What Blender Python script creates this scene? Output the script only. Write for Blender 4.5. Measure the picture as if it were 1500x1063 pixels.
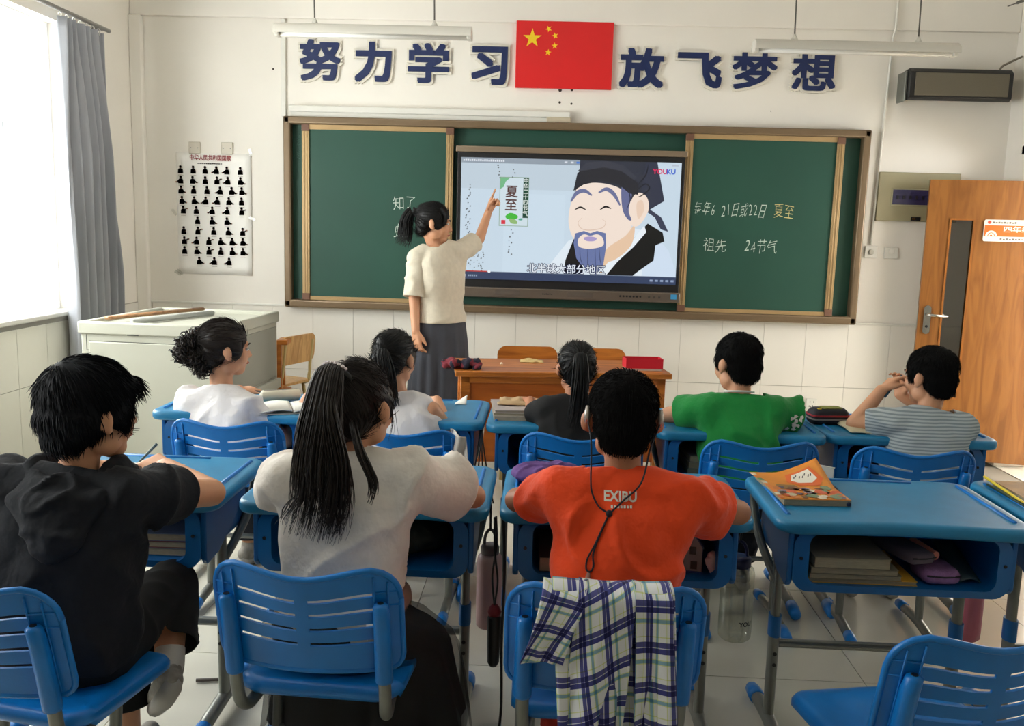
import bpy, bmesh, math, random
import numpy as np
from mathutils import Vector, Matrix, noise

for _o in list(bpy.data.objects):
    bpy.data.objects.remove(_o, do_unlink=True)
scene = bpy.context.scene
COL = scene.collection
random.seed(7)

# ------------------------------------------------------------------ camera
_R = Vector((0.99876685, 0.04087511, 0.02817793))      # camera right in world axes
_D = Vector((0.03387049, -0.14603563, -0.98869934))    # camera down
_F = Vector((-0.03629821, 0.98843453, -0.14724000))    # camera forward
cam_data = bpy.data.cameras.new('camera')
cam = bpy.data.objects.new('camera', cam_data)
COL.objects.link(cam)
cam.matrix_world = Matrix(((_R.x, -_D.x, -_F.x, 0.0), (_R.y, -_D.y, -_F.y, 0.0),
                           (_R.z, -_D.z, -_F.z, 1.50), (0, 0, 0, 1)))
cam_data.sensor_width = 36.0
cam_data.lens = 31.92
cam_data.clip_start = 0.05
scene.camera = cam

# ------------------------------------------------------------------ world, light, exposure
world = bpy.data.worlds.new('world')
scene.world = world
world.use_nodes = True
_bg = world.node_tree.nodes['Background']
_bg.inputs['Color'].default_value = (1.0, 0.99, 0.97, 1)
_bg.inputs['Strength'].default_value = 7.0
vs = scene.view_settings
vs.view_transform = 'Standard'
vs.look = 'None'
vs.gamma = 1.0
vs.use_curve_mapping = False
vs.exposure = 1.38
scene.cycles.use_denoising = True
scene.cycles.max_bounces = 9
scene.cycles.diffuse_bounces = 5
scene.cycles.glossy_bounces = 4
scene.cycles.transparent_max_bounces = 12
scene.cycles.caustics_reflective = False
scene.cycles.caustics_refractive = False


def portal(loc, rot, sx, sy):
    l = bpy.data.lights.new('window_portal', 'AREA')
    l.shape = 'RECTANGLE'
    l.size, l.size_y = sx, sy
    l.cycles.is_portal = True
    o = bpy.data.objects.new('window_portal', l)
    COL.objects.link(o)
    o.location = loc
    o.rotation_euler = rot
    return o


WIN_Y = [(1.25, 2.45), (3.40, 5.50)]     # window openings along the left wall
WIN_Z = (0.93, 2.62)
for _a, _b in WIN_Y:
    portal((-3.16, (_a + _b) / 2, sum(WIN_Z) / 2), (0, -math.pi / 2, 0), WIN_Z[1] - WIN_Z[0], _b - _a)
DOOR_Y = (5.05, 6.12)
portal((3.30, sum(DOOR_Y) / 2, 1.05), (0, math.pi / 2, 0), 2.1, DOOR_Y[1] - DOOR_Y[0])


# ------------------------------------------------------------------ materials
def lin(c):
    return tuple(((v / 255) / 12.92 if v / 255 <= 0.04045 else ((v / 255 + 0.055) / 1.055) ** 2.4) for v in c)


MATS = {}


def mat(name, rgb, rough=0.5, metal=0.0, var=0.0, vscale=6.0, bump=0.0, bscale=60.0, spec=0.5, coat=0.0,
        emit=0.0, alpha=1.0, trans=0.0, bdist=0.004, stretch=None, sheen=0.0, sss=0.0):
    if name in MATS:
        return MATS[name]
    m = bpy.data.materials.new(name)
    m.use_nodes = True
    nt = m.node_tree
    b = nt.nodes['Principled BSDF']
    c = lin(rgb)
    b.inputs['Base Color'].default_value = (*c, 1)
    b.inputs['Roughness'].default_value = rough
    b.inputs['Metallic'].default_value = metal
    b.inputs['Specular IOR Level'].default_value = spec
    b.inputs['Coat Weight'].default_value = coat
    b.inputs['Coat Roughness'].default_value = 0.15
    b.inputs['Sheen Weight'].default_value = sheen
    b.inputs['Alpha'].default_value = alpha
    b.inputs['Transmission Weight'].default_value = trans
    if sss:
        b.inputs['Subsurface Weight'].default_value = sss
        b.inputs['Subsurface Radius'].default_value = (0.012, 0.005, 0.003)
    if emit:
        b.inputs['Emission Color'].default_value = (*c, 1)
        b.inputs['Emission Strength'].default_value = emit
    if var or bump:
        tc = nt.nodes.new('ShaderNodeTexCoord')
        mp = nt.nodes.new('ShaderNodeMapping')
        nt.links.new(tc.outputs['Object'], mp.inputs['Vector'])
        if stretch:
            mp.inputs['Scale'].default_value = stretch
    if var:
        n = nt.nodes.new('ShaderNodeTexNoise')
        n.inputs['Scale'].default_value = vscale
        n.inputs['Detail'].default_value = 6
        nt.links.new(mp.outputs['Vector'], n.inputs['Vector'])
        r = nt.nodes.new('ShaderNodeValToRGB')
        r.color_ramp.elements[0].position = 0.3
        r.color_ramp.elements[1].position = 0.7
        r.color_ramp.elements[0].color = (*[max(0, v * (1 - var)) for v in c], 1)
        r.color_ramp.elements[1].color = (*[min(1, v * (1 + var)) for v in c], 1)
        nt.links.new(n.outputs['Fac'], r.inputs['Fac'])
        nt.links.new(r.outputs['Color'], b.inputs['Base Color'])
    if bump:
        n2 = nt.nodes.new('ShaderNodeTexNoise')
        n2.inputs['Scale'].default_value = bscale
        n2.inputs['Detail'].default_value = 4
        nt.links.new(mp.outputs['Vector'], n2.inputs['Vector'])
        bp = nt.nodes.new('ShaderNodeBump')
        bp.inputs['Strength'].default_value = bump
        bp.inputs['Distance'].default_value = bdist
        nt.links.new(n2.outputs['Fac'], bp.inputs['Height'])
        nt.links.new(bp.outputs['Normal'], b.inputs['Normal'])
    MATS[name] = m
    return m


def wood(name, rgb1, rgb2, axis=2, scale=9.0, rough=0.35):
    m = mat(name, rgb1, rough=rough)
    nt = m.node_tree
    b = nt.nodes['Principled BSDF']
    tc = nt.nodes.new('ShaderNodeTexCoord')
    mp = nt.nodes.new('ShaderNodeMapping')
    s = [scale, scale, scale]
    s[axis] = scale * 0.12
    mp.inputs['Scale'].default_value = s
    nt.links.new(tc.outputs['Object'], mp.inputs['Vector'])
    n = nt.nodes.new('ShaderNodeTexNoise')
    n.inputs['Scale'].default_value = 2.2
    n.inputs['Detail'].default_value = 8
    n.inputs['Distortion'].default_value = 1.6
    nt.links.new(mp.outputs['Vector'], n.inputs['Vector'])
    r = nt.nodes.new('ShaderNodeValToRGB')
    r.color_ramp.elements[0].position = 0.32
    r.color_ramp.elements[1].position = 0.62
    r.color_ramp.elements[0].color = (*lin(rgb2), 1)
    r.color_ramp.elements[1].color = (*lin(rgb1), 1)
    nt.links.new(n.outputs['Fac'], r.inputs['Fac'])
    nt.links.new(r.outputs['Color'], b.inputs['Base Color'])
    return m


def glass(name, tint=(1, 1, 1), gloss=0.08, rough=0.02):
    m = bpy.data.materials.new(name)
    m.use_nodes = True
    nt = m.node_tree
    nt.nodes.remove(nt.nodes['Principled BSDF'])
    out = nt.nodes['Material Output']
    t = nt.nodes.new('ShaderNodeBsdfTransparent')
    t.inputs['Color'].default_value = (*tint, 1)
    g = nt.nodes.new('ShaderNodeBsdfGlossy')
    g.inputs['Roughness'].default_value = rough
    mx = nt.nodes.new('ShaderNodeMixShader')
    mx.inputs['Fac'].default_value = gloss
    nt.links.new(t.outputs[0], mx.inputs[1])
    nt.links.new(g.outputs[0], mx.inputs[2])
    nt.links.new(mx.outputs[0], out.inputs['Surface'])
    MATS[name] = m
    return m


def attr_mat(name, rough=0.5, emit=0.0):
    """colour comes from the mesh's own print colours (attribute Col)"""
    m = bpy.data.materials.new(name)
    m.use_nodes = True
    nt = m.node_tree
    b = nt.nodes['Principled BSDF']
    a = nt.nodes.new('ShaderNodeAttribute')
    a.attribute_name = 'Col'
    nt.links.new(a.outputs['Color'], b.inputs['Base Color'])
    b.inputs['Roughness'].default_value = rough
    if emit:
        b.inputs['Base Color'].default_value = (0, 0, 0, 1)
        nt.links.remove(b.inputs['Base Color'].links[0])
        b.inputs['Base Color'].default_value = (0.01, 0.01, 0.01, 1)
        nt.links.new(a.outputs['Color'], b.inputs['Emission Color'])
        b.inputs['Emission Strength'].default_value = emit
    MATS[name] = m
    return m


# ------------------------------------------------------------------ mesh helpers
class MB:
    def __init__(self):
        self.v, self.f, self.c = [], [], []

    def add(self, verts, faces, col=None):
        o = len(self.v)
        self.v += [tuple(p) for p in verts]
        self.f += [tuple(i + o for i in q) for q in faces]
        self.c += [col] * len(faces)
        return self

    def box(self, c, s, rot=None):
        hx, hy, hz = s[0] / 2, s[1] / 2, s[2] / 2
        p = [Vector((x, y, z)) for x in (-hx, hx) for y in (-hy, hy) for z in (-hz, hz)]
        if rot is not None:
            p = [rot @ q for q in p]
        p = [q + Vector(c) for q in p]
        return self.add(p, [(0, 1, 3, 2), (4, 6, 7, 5), (0, 4, 5, 1), (2, 3, 7, 6), (0, 2, 6, 4), (1, 5, 7, 3)])

    def span(self, a, b):
        return self.box([(a[i] + b[i]) / 2 for i in range(3)], [abs(b[i] - a[i]) for i in range(3)])

    def loft(self, rings, cap=True, closed=True):
        n = len(rings[0])
        o = len(self.v)
        fs = []
        vs_ = []
        for r in rings:
            vs_ += [tuple(p) for p in r]
        for k in range(len(rings) - 1):
            for i in range(n if closed else n - 1):
                j = (i + 1) % n
                fs.append((k * n + i, k * n + j, (k + 1) * n + j, (k + 1) * n + i))
        if cap:
            fs.append(tuple(range(n - 1, -1, -1)))
            fs.append(tuple((len(rings) - 1) * n + i for i in range(n)))
        return self.add(vs_, fs)

    def tube(self, pts, r, n=10, cap=True, flat=1.0):
        pts = [Vector(p) for p in pts]
        rs = r if isinstance(r, (list, tuple)) else [r] * len(pts)
        rings = []
        up = None
        for i, p in enumerate(pts):
            if i == 0:
                t = pts[1] - p
            elif i == len(pts) - 1:
                t = p - pts[i - 1]
            else:
                t = (pts[i + 1] - p).normalized() + (p - pts[i - 1]).normalized()
            t.normalize()
            if up is None:
                a = Vector((0, 1, 0)) if abs(t.y) < 0.9 else Vector((1, 0, 0))
                up = (a - t * a.dot(t)).normalized()
            else:
                up = (up - t * up.dot(t))
                up = up.normalized() if up.length > 1e-6 else t.orthogonal().normalized()
            sd = t.cross(up)
            rings.append([p + (up * math.cos(q) + sd * math.sin(q) * flat) * rs[i]
                          for q in [2 * math.pi * k / n for k in range(n)]])
        return self.loft(rings, cap)

    def lathe(self, prof, c=(0, 0, 0), n=20, axis=None):
        rings = []
        for r, z in prof:
            ring = [Vector((r * math.cos(2 * math.pi * k / n), r * math.sin(2 * math.pi * k / n), z)) for k in range(n)]
            if axis is not None:
                ring = [axis @ p for p in ring]
            rings.append([p + Vector(c) for p in ring])
        return self.loft(rings, True)

    def prism(self, poly, z0, z1, fn=None, col=None):
        """poly in 2d, extruded; fn maps (u,v,w)->xyz"""
        fn = fn or (lambda u, v, w: (u, v, w))
        n = len(poly)
        vv = [fn(u, v, z0) for u, v in poly] + [fn(u, v, z1) for u, v in poly]
        fs = [tuple(range(n - 1, -1, -1)), tuple(range(n, 2 * n))]
        fs += [(i, (i + 1) % n, n + (i + 1) % n, n + i) for i in range(n)]
        return self.add(vv, fs, col)

    def ellipsoid(self, c, r, rot=None, nu=14, nv=9):
        rings = []
        for j in range(nv + 1):
            a = math.pi * (j + (0.15 if j == 0 else -0.15 if j == nv else 0)) / nv
            ring = []
            for i in range(nu):
                b = 2 * math.pi * i / nu
                p = Vector((r[0] * math.sin(a) * math.cos(b), r[1] * math.sin(a) * math.sin(b), -r[2] * math.cos(a)))
                if rot is not None:
                    p = rot @ p
                ring.append(p + Vector(c))
            rings.append(ring)
        return self.loft(rings, True)

    def mesh(self, name):
        me = bpy.data.meshes.new(name)
        me.from_pydata(self.v, [], self.f)
        me.validate()
        me.update()
        return me

    def build(self, name, m, parent=None, smooth=False, bevel=0.0, loc=None, rz=0.0, solid=0.0, auto=None, seg=2):
        me = self.mesh(name)
        fix_normals(me)
        if self.c and any(c is not None for c in self.c):
            at = me.color_attributes.new('Col', 'FLOAT_COLOR', 'CORNER')
            for p in me.polygons:
                c = self.c[p.index] or (1, 1, 1)
                for li in p.loop_indices:
                    at.data[li].color = (*c, 1)
        o = obj(name, me, m, parent)
        if smooth:
            me.shade_smooth()
        if auto:
            me.shade_smooth()
            mark_sharp(me, auto)
        if loc is not None:
            o.location = loc
        o.rotation_euler.z = rz
        if solid:
            s = o.modifiers.new('solid', 'SOLIDIFY')
            s.thickness = solid
            s.offset = 0
        if bevel:
            bv = o.modifiers.new('bevel', 'BEVEL')
            bv.width = bevel
            bv.segments = seg
            bv.limit_method = 'ANGLE'
            bv.angle_limit = math.radians(40)
            me.shade_smooth()
            mark_sharp(me, 40)
        return o


def fix_normals(me):
    bm = bmesh.new()
    bm.from_mesh(me)
    bmesh.ops.recalc_face_normals(bm, faces=bm.faces)
    bm.to_mesh(me)
    bm.free()


def mark_sharp(me, deg):
    bm = bmesh.new()
    bm.from_mesh(me)
    lim = math.radians(deg)
    for e in bm.edges:
        e.smooth = not (len(e.link_faces) != 2 or e.calc_face_angle(0) > lim)
    bm.to_mesh(me)
    bm.free()


def obj(name, me, m=None, parent=None):
    o = bpy.data.objects.new(name, me)
    COL.objects.link(o)
    if m is not None:
        for mm in (m if isinstance(m, (list, tuple)) else [m]):
            me.materials.append(mm)
    if parent is not None:
        o.parent = parent
    return o


def tag(o, label, cat, group=None):
    o['label'] = label
    o['category'] = cat
    if group:
        o['group'] = group
    return o


def thing(name, label, cat, loc=(0, 0, 0), rz=0.0, group=None):
    o = bpy.data.objects.new(name, None)
    o.empty_display_size = 0.1
    COL.objects.link(o)
    o.location = loc
    o.rotation_euler.z = rz
    return tag(o, label, cat, group)


def struct(o):
    o['kind'] = 'structure'
    return o


def copy_thing(root, loc, rz, label, group=None):
    def cp(o, parent):
        c = o.copy()
        COL.objects.link(c)
        c.parent = parent
        for ch in [x for x in KIDS.get(o, [])]:
            cp(ch, c)
        return c
    KIDS = {}
    for x in bpy.data.objects:
        if x.parent:
            KIDS.setdefault(x.parent, []).append(x)
    r = cp(root, None)
    r.location = loc
    r.rotation_euler.z = rz
    r['label'] = label
    if group:
        r['group'] = group
    return r


def rrect(x0, x1, y0, y1, r, n=5):
    p = []
    for cx, cy, a0 in ((x1 - r, y1 - r, 0), (x0 + r, y1 - r, 90), (x0 + r, y0 + r, 180), (x1 - r, y0 + r, 270)):
        for k in range(n + 1):
            a = math.radians(a0 + 90 * k / n)
            p.append((cx + r * math.cos(a), cy + r * math.sin(a)))
    return p


def smooth_path(pts, n=6):
    """Catmull-Rom through points"""
    P = [Vector(p) for p in pts]
    P = [P[0] * 2 - P[1]] + P + [P[-1] * 2 - P[-2]]
    out = []
    for i in range(1, len(P) - 2):
        for k in range(n):
            t = k / n
            a, b, c, d = P[i - 1], P[i], P[i + 1], P[i + 2]
            out.append(0.5 * ((2 * b) + (c - a) * t + (2 * a - 5 * b + 4 * c - d) * t * t + (3 * b - a - 3 * c + d) * t ** 3))
    out.append(P[-2])
    return out


def text_mesh(s, size=1.0, offset=0.0, extrude=0.0, align='CENTER', shear=0.0):
    cu = bpy.data.curves.new('lettering', 'FONT')
    cu.body = s
    cu.size = size
    cu.offset = offset
    cu.extrude = extrude
    cu.align_x = align
    cu.align_y = 'CENTER'
    cu.shear = shear
    cu.resolution_u = 3
    o = bpy.data.objects.new('lettering', cu)
    COL.objects.link(o)
    dg = bpy.context.evaluated_depsgraph_get()
    dg.update()
    me = bpy.data.meshes.new_from_object(o.evaluated_get(dg))
    bpy.data.objects.remove(o, do_unlink=True)
    me.name = 'lettering'
    me.materials.clear()
    return me


def mesh_to_mb(me, mb, fn, col=None):
    mb.add([fn(*v.co) for v in me.vertices], [tuple(p.vertices) for p in me.polygons], col)


# ------------------------------------------------------------------ common materials
M_wall = mat('wall_plaster', (240, 235, 226), rough=0.75, var=0.035, vscale=1.3, bump=0.12, bscale=35)
M_tile = mat('wall_tile', (237, 233, 224), rough=0.22, var=0.025, vscale=2.0)
M_grout = mat('grout', (176, 170, 158), rough=0.9)
M_floor = mat('floor_tile', (212, 208, 194), rough=0.16, var=0.05, vscale=2.2, spec=0.5)
M_floorbase = mat('floor_grout', (128, 122, 110), rough=0.8)
M_ceil = mat('ceiling_paint', (242, 240, 235), rough=0.8, var=0.02)
M_white = mat('white_plastic', (228, 226, 218), rough=0.4, var=0.02)
M_frame = mat('window_upvc', (244, 245, 246), rough=0.35)
_nt = M_frame.node_tree
_tr = _nt.nodes.new('ShaderNodeBsdfTranslucent')
_tr.inputs['Color'].default_value = (0.9, 0.92, 0.93, 1)
_mx = _nt.nodes.new('ShaderNodeMixShader')
_mx.inputs['Fac'].default_value = 0.3
_nt.links.new(_nt.nodes['Principled BSDF'].outputs[0], _mx.inputs[1])
_nt.links.new(_tr.outputs[0], _mx.inputs[2])
_nt.links.new(_mx.outputs[0], _nt.nodes['Material Output'].inputs['Surface'])
M_glass = glass('window_glass', (0.97, 0.99, 0.985), 0.05)
M_black = mat('black_plastic', (22, 22, 24), rough=0.45)
M_metal = mat('grey_metal', (128, 130, 124), rough=0.38, metal=0.55, var=0.06, vscale=25)
M_chrome = mat('chrome', (200, 200, 196), rough=0.18, metal=1.0)
M_bluetop = mat('blue_desk_plastic', (26, 126, 174), rough=0.40, var=0.10, vscale=9, bump=0.05, bscale=300)
M_bluebox = mat('blue_box_plastic', (4, 94, 160), rough=0.38, var=0.06, vscale=8)
M_bluechair = mat('blue_chair_plastic', (4, 116, 198), rough=0.36, var=0.10, vscale=11, bump=0.05, bscale=220)
M_door = wood('door_wood', (150, 97, 44), (124, 76, 30), axis=2, scale=7)
M_wood = wood('desk_wood', (196, 118, 44), (152, 82, 26), axis=0, scale=8)
M_lwood = wood('pale_wood', (214, 168, 104), (180, 130, 70), axis=2, scale=12)
# ================================================================== ROOM SHELL
XL, XR, YF, YB, ZC = -2.92, 3.06, 6.40, -3.2, 3.25

floor = struct(MB().span((XL - 0.3, YB - 0.1, -0.12), (XR + 1.9, YF + 2.0, -0.006)).build('floor', M_floorbase))
for ix in range(-3, 6):
    for iy in range(-3, 6):
        x0, y0 = -1.275 + 0.8 * (ix - 1), 2.95 + 0.8 * (iy - 1)
        x1, y1 = x0 + 0.8, y0 + 0.8
        x0, x1, y0, y1 = max(x0, XL), min(x1, XR), max(y0, 0.9), min(y1, YF)
        if x1 - x0 < 0.06 or y1 - y0 < 0.06:
            continue
        MB().span((x0 + 0.0016, y0 + 0.0016, -0.01), (x1 - 0.0016, y1 - 0.0016, 0.0)).build('tile', M_floor, floor)
MB().span((XL, YB, -0.01), (XR, 0.15, 0.0)).build('floor_tile_field', M_floor, floor)
MB().span((XR, 4.5, -0.01), (XR + 1.8, 8.3, 0.0)).build('threshold_tile', M_floor, floor)

ceiling = struct(MB().span((XL - 0.3, YB - 0.1, ZC), (XR + 0.3, YF + 0.3, ZC + 0.15)).build('ceiling', M_ceil))

# front wall, with a beam along its head and a wainscot of glazed tiles
wf = struct(MB().span((XL - 0.3, YF, 0), (XR + 0.3, YF + 0.25, ZC)).build('wall_front', M_wall))
MB().span((XL, YF - 0.022, 2.865), (XR, YF, ZC)).build('beam', M_wall, wf, bevel=0.006)
MB().span((XL, YF - 0.05, 0.0), (XL + 0.085, YF, 2.865)).build('corner_pilaster', M_wall, wf, bevel=0.008)
MB().span((XL + 0.085, YF - 0.004, 0.0), (XR, YF, 0.905)).build('grout_bed', M_grout, wf)
_t = MB().span((-0.1485, -0.010, 0.0), (0.1485, 0.0, 0.447)).mesh('tile')
_t.materials.append(M_tile)
for k in range(21):
    for r in range(2):
        xc = -2.68 + 0.29 * k + 0.0
        o = bpy.data.objects.new('tile', _t)
        COL.objects.link(o)
        o.parent = wf
        o.location = (xc, YF, 0.003 + 0.451 * r)
        o.scale = (0.288 / 0.297, 1, 1)
MB().span((XL + 0.085, YF - 0.016, 0.900), (XR, YF, 0.915)).build('wainscot_cap', M_white, wf, bevel=0.003)
# drill holes and stains left on the plaster
hb = MB()
for x, z, r in ((0.04, 2.437, 0.013), (0.12, 2.440, 0.010), (0.04, 2.354, 0.009), (0.12, 2.347, 0.008),
                (-1.936, 2.533, 0.007), (-1.875, 2.534, 0.006), (1.47, 2.33, 0.004)):
    hb.lathe([(r, -0.0015), (r * 0.7, 0.0015)], (x, YF - 0.001, z), 10, Matrix.Rotation(math.pi / 2, 3, 'X'))
hb.build('drill_hole', mat('hole_dark', (60, 54, 46), rough=0.9), wf)

# left wall with three window openings
mbw = MB()
ys = [YB] + [y for w in WIN_Y for y in w] + [YF]
T = 0.24
mbw.span((XL - T, YB, 0), (XL, YF, WIN_Z[0] - 0.02))
mbw.span((XL - T, YB, WIN_Z[1]), (XL, YF, ZC))
for k in range(0, len(ys), 2):
    mbw.span((XL - T, ys[k], WIN_Z[0] - 0.02), (XL, ys[k + 1], WIN_Z[1]))
wl = struct(mbw.build('wall_left', M_wall))
MB().span((XL, 0.9, 0), (XL + 0.004, YF - 0.05, 0.905)).build('grout_bed', M_grout, wl)
for k in range(17):
    ya = YF - 0.05 - 0.3 * (k + 1) + 0.002
    for z0, z1 in ((0.09, 0.535), (0.539, 0.90)):
        MB().span((XL, ya, z0), (XL + 0.010, ya + 0.2965, z1)).build('tile', M_tile, wl)
MB().span((XL, 0.9, 0.0), (XL + 0.010, YF - 0.05, 0.086)).build('skirting_tile', M_tile, wl)

for n, (a, b) in enumerate(WIN_Y):
    w = bpy.data.objects.new('window_%d' % (n + 1), None)
    COL.objects.link(w)
    struct(w)
    z0, z1 = WIN_Z
    xf = -3.05
    f = MB()
    f.span((xf - 0.035, a, z0), (xf + 0.035, b, z0 + 0.075)).span((xf - 0.035, a, z1 - 0.06), (xf + 0.035, b, z1))
    f.span((xf - 0.035, a, z0 + 0.0752), (xf + 0.035, a + 0.06, z1 - 0.0602)).span((xf - 0.035, b - 0.06, z0 + 0.0752), (xf + 0.035, b, z1 - 0.0602))
    f.build('window_frame', M_frame, w)
    zt = 2.03
    m1, m2 = b - 0.55, a + 0.55
    for mm in (m1, m2):
        MB().span((xf - 0.035, mm - 0.045, z0 + 0.0752), (xf + 0.035, mm + 0.045, z1 - 0.0602)).build('mullion', M_frame, w)
    for ya, yb in ((a + 0.0602, m2 - 0.0452), (m2 + 0.0452, m1 - 0.0452), (m1 + 0.0452, b - 0.0602)):
        MB().span((xf - 0.035, ya, zt - 0.03), (xf + 0.035, yb, zt + 0.03)).build('transom', M_frame, w)
    for ya, yb in ((a + 0.0603, m2 - 0.0453), (m2 + 0.0453, m1 - 0.0453), (m1 + 0.0453, b - 0.0603)):
        for za, zb in ((z0 + 0.0753, zt - 0.0303), (zt + 0.0303, z1 - 0.0603)):
            s = MB()
            e = 0.028
            s.span((xf - 0.02, ya, za), (xf + 0.02, yb, za + e)).span((xf - 0.02, ya, zb - e), (xf + 0.02, yb, zb))
            s.span((xf - 0.02, ya, za + e + 0.0002), (xf + 0.02, ya + e, zb - e - 0.0002)).span((xf - 0.02, yb - e, za + e + 0.0002), (xf + 0.02, yb, zb - e - 0.0002))
            sh = s.build('sash', M_frame, w)
            MB().span((xf - 0.003, ya + e, za + e), (xf + 0.003, yb - e, zb - e)).build('pane', M_glass, sh)
            if za < 1.5 and yb > m1:
                MB().span((xf + 0.021, ya + 0.012, za), (xf + 0.026, ya + 0.020, zb)).build(
                    'gasket', mat('gasket_grey', (96, 100, 108), rough=0.7), sh)
    MB().span((XL - 0.14, a - 0.04, z0 - 0.03), (XL + 0.045, b + 0.04, z0)).build(
        'window_sill', mat('sill_stone', (214, 212, 206), rough=0.25, var=0.04), w, bevel=0.008)
    MB().span((XL + 0.0, a - 0.03, z0 - 0.055), (XL + 0.035, b + 0.03, z0 - 0.03)).build(
        'sill_apron', mat('sill_apron', (126, 122, 116), rough=0.5), w)

# right wall with the doorway at the front end, back wall
mr = MB()
mr.span((XR, YB, 0), (XR + T, DOOR_Y[0], ZC)).span((XR, DOOR_Y[1], 0), (XR + T, YF, ZC))
mr.span((XR, DOOR_Y[0], 2.08), (XR + T, DOOR_Y[1], ZC))
wr = struct(mr.build('wall_right', M_wall))
MB().span((XL - 0.3, YB - 0.25, 0), (XR + 0.3, YB, ZC)).build('wall_back', M_wall)['kind'] = 'structure'
_nb = bpy.data.objects['wall_back']
MB().span((-2.2, YB, 0.9), (2.3, YB + 0.03, 2.3)).build('added_dark_panel', mat('added_panel_green', (30, 70, 58), rough=0.6), _nb)  # unseen dark panel, added to soak up bounce light and darken the foreground
fr = MB()
fr.span((XR - 0.012, DOOR_Y[1] - 0.02, 0), (XR + T + 0.01, DOOR_Y[1] + 0.05, 2.12))
fr.span((XR - 0.012, DOOR_Y[0] - 0.05, 0), (XR + T + 0.01, DOOR_Y[0] + 0.02, 2.12))
fr.span((XR - 0.012, DOOR_Y[0] - 0.05, 2.06), (XR + T + 0.01, DOOR_Y[1] + 0.05, 2.13))
struct(fr.build('trim_1', M_wall, None, bevel=0.004))
# corridor wall beyond the doorway
struct(MB().span((XR + 1.8, 3.0, 0), (XR + 1.9, 8.4, 1.30)).span((XR + 1.8, 3.0, 2.20), (XR + 1.9, 8.4, 3.0)).build('wall_corridor', M_wall))
struct(MB().span((XR + T, 3.0, 2.9), (XR + 1.9, 8.4, 3.0)).build('ceiling_corridor', M_ceil))
struct(MB().span((XR + T, 8.3, 0), (XR + 1.9, 8.4, 2.9)).span((XR + T, 3.0, 0), (XR + 1.9, 3.1, 2.9)).build('wall_corridor_end', M_wall))

# ------------------------------------------------------------------ the open door
dz0, dz1, DW = 0.03, 1.89, 0.86
door = bpy.data.objects.new('door_1', None)
COL.objects.link(door)
struct(door)
door['label'] = 'open orange wooden classroom door with narrow glass strip at right edge'
door.location = (3.335, 6.02, 0)
door.rotation_euler.z = math.radians(180 - 12)          # local +x runs from the hinge to the free edge
gx0, gx1, gz0, gz1 = DW - 0.285, DW - 0.145, 0.45, 1.635
dm = MB()
dm.span((0, -0.02, dz0), (gx0, 0.02, dz1)).span((gx1, -0.02, dz0), (DW, 0.02, dz1))
dm.span((gx0, -0.02, dz0), (gx1, 0.02, gz0)).span((gx0, -0.02, gz1), (gx1, 0.02, dz1))
dm.build('door_leaf', M_door, door)
bd = MB()
for s in (-1, 1):
    y = s * 0.021
    bd.span((gx0 - 0.008, y - 0.004, gz0 - 0.008), (gx0 + 0.004, y + 0.004, gz1 + 0.008))
    bd.span((gx1 - 0.004, y - 0.004, gz0 - 0.008), (gx1 + 0.008, y + 0.004, gz1 + 0.008))
    bd.span((gx0 - 0.008, y - 0.004, gz1 - 0.004), (gx1 + 0.008, y + 0.004, gz1 + 0.008))
    bd.span((gx0 - 0.008, y - 0.004, gz0 - 0.008), (gx1 + 0.008, y + 0.004, gz0 + 0.004))
bd.build('glazing_bead', wood('bead_wood', (168, 104, 44), (130, 78, 28), 2, 9), door)
MB().span((gx0, -0.003, gz0), (gx1, 0.003, gz1)).build('pane', glass('door_glass', (0.62, 0.62, 0.60), 0.10, 0.08), door)
hd = MB()
hx = DW - 0.055
hd.prism(rrect(hx - 0.022, hx + 0.022, 0.875, 1.065, 0.021, 6), 0.020, 0.030, lambda u, v, w: (u, w, v))
hp = hd.build('handle_plate', M_chrome, door, auto=40)
MB().tube([(hx, 0.03, 1.005), (hx, 0.062, 1.005), (hx - 0.02, 0.068, 1.005), (hx - 0.12, 0.066, 1.0)], [0.010, 0.010, 0.010, 0.008], 10).build(
    'lever', M_chrome, hp, smooth=True)
MB().lathe([(0.009, 0.028), (0.009, 0.034), (0.006, 0.035)], (hx, 0, 0.925), 12, Matrix.Rotation(-math.pi / 2, 3, 'X')).build(
    'keyhole', M_black, hp)
hb2 = MB()
hb2.prism(rrect(hx - 0.022, hx + 0.022, 0.875, 1.065, 0.021, 6), -0.030, -0.020, lambda u, v, w: (u, w, v))
hb2.tube([(hx, -0.03, 1.005), (hx, -0.062, 1.005), (hx - 0.12, -0.066, 1.0)], 0.009, 8)
hb2.build('rear_handle', M_chrome, door, auto=40)
MB().span((DW, -0.012, 0.90), (DW + 0.002, 0.012, 1.06)).build('lock_face', M_chrome, door)
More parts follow.
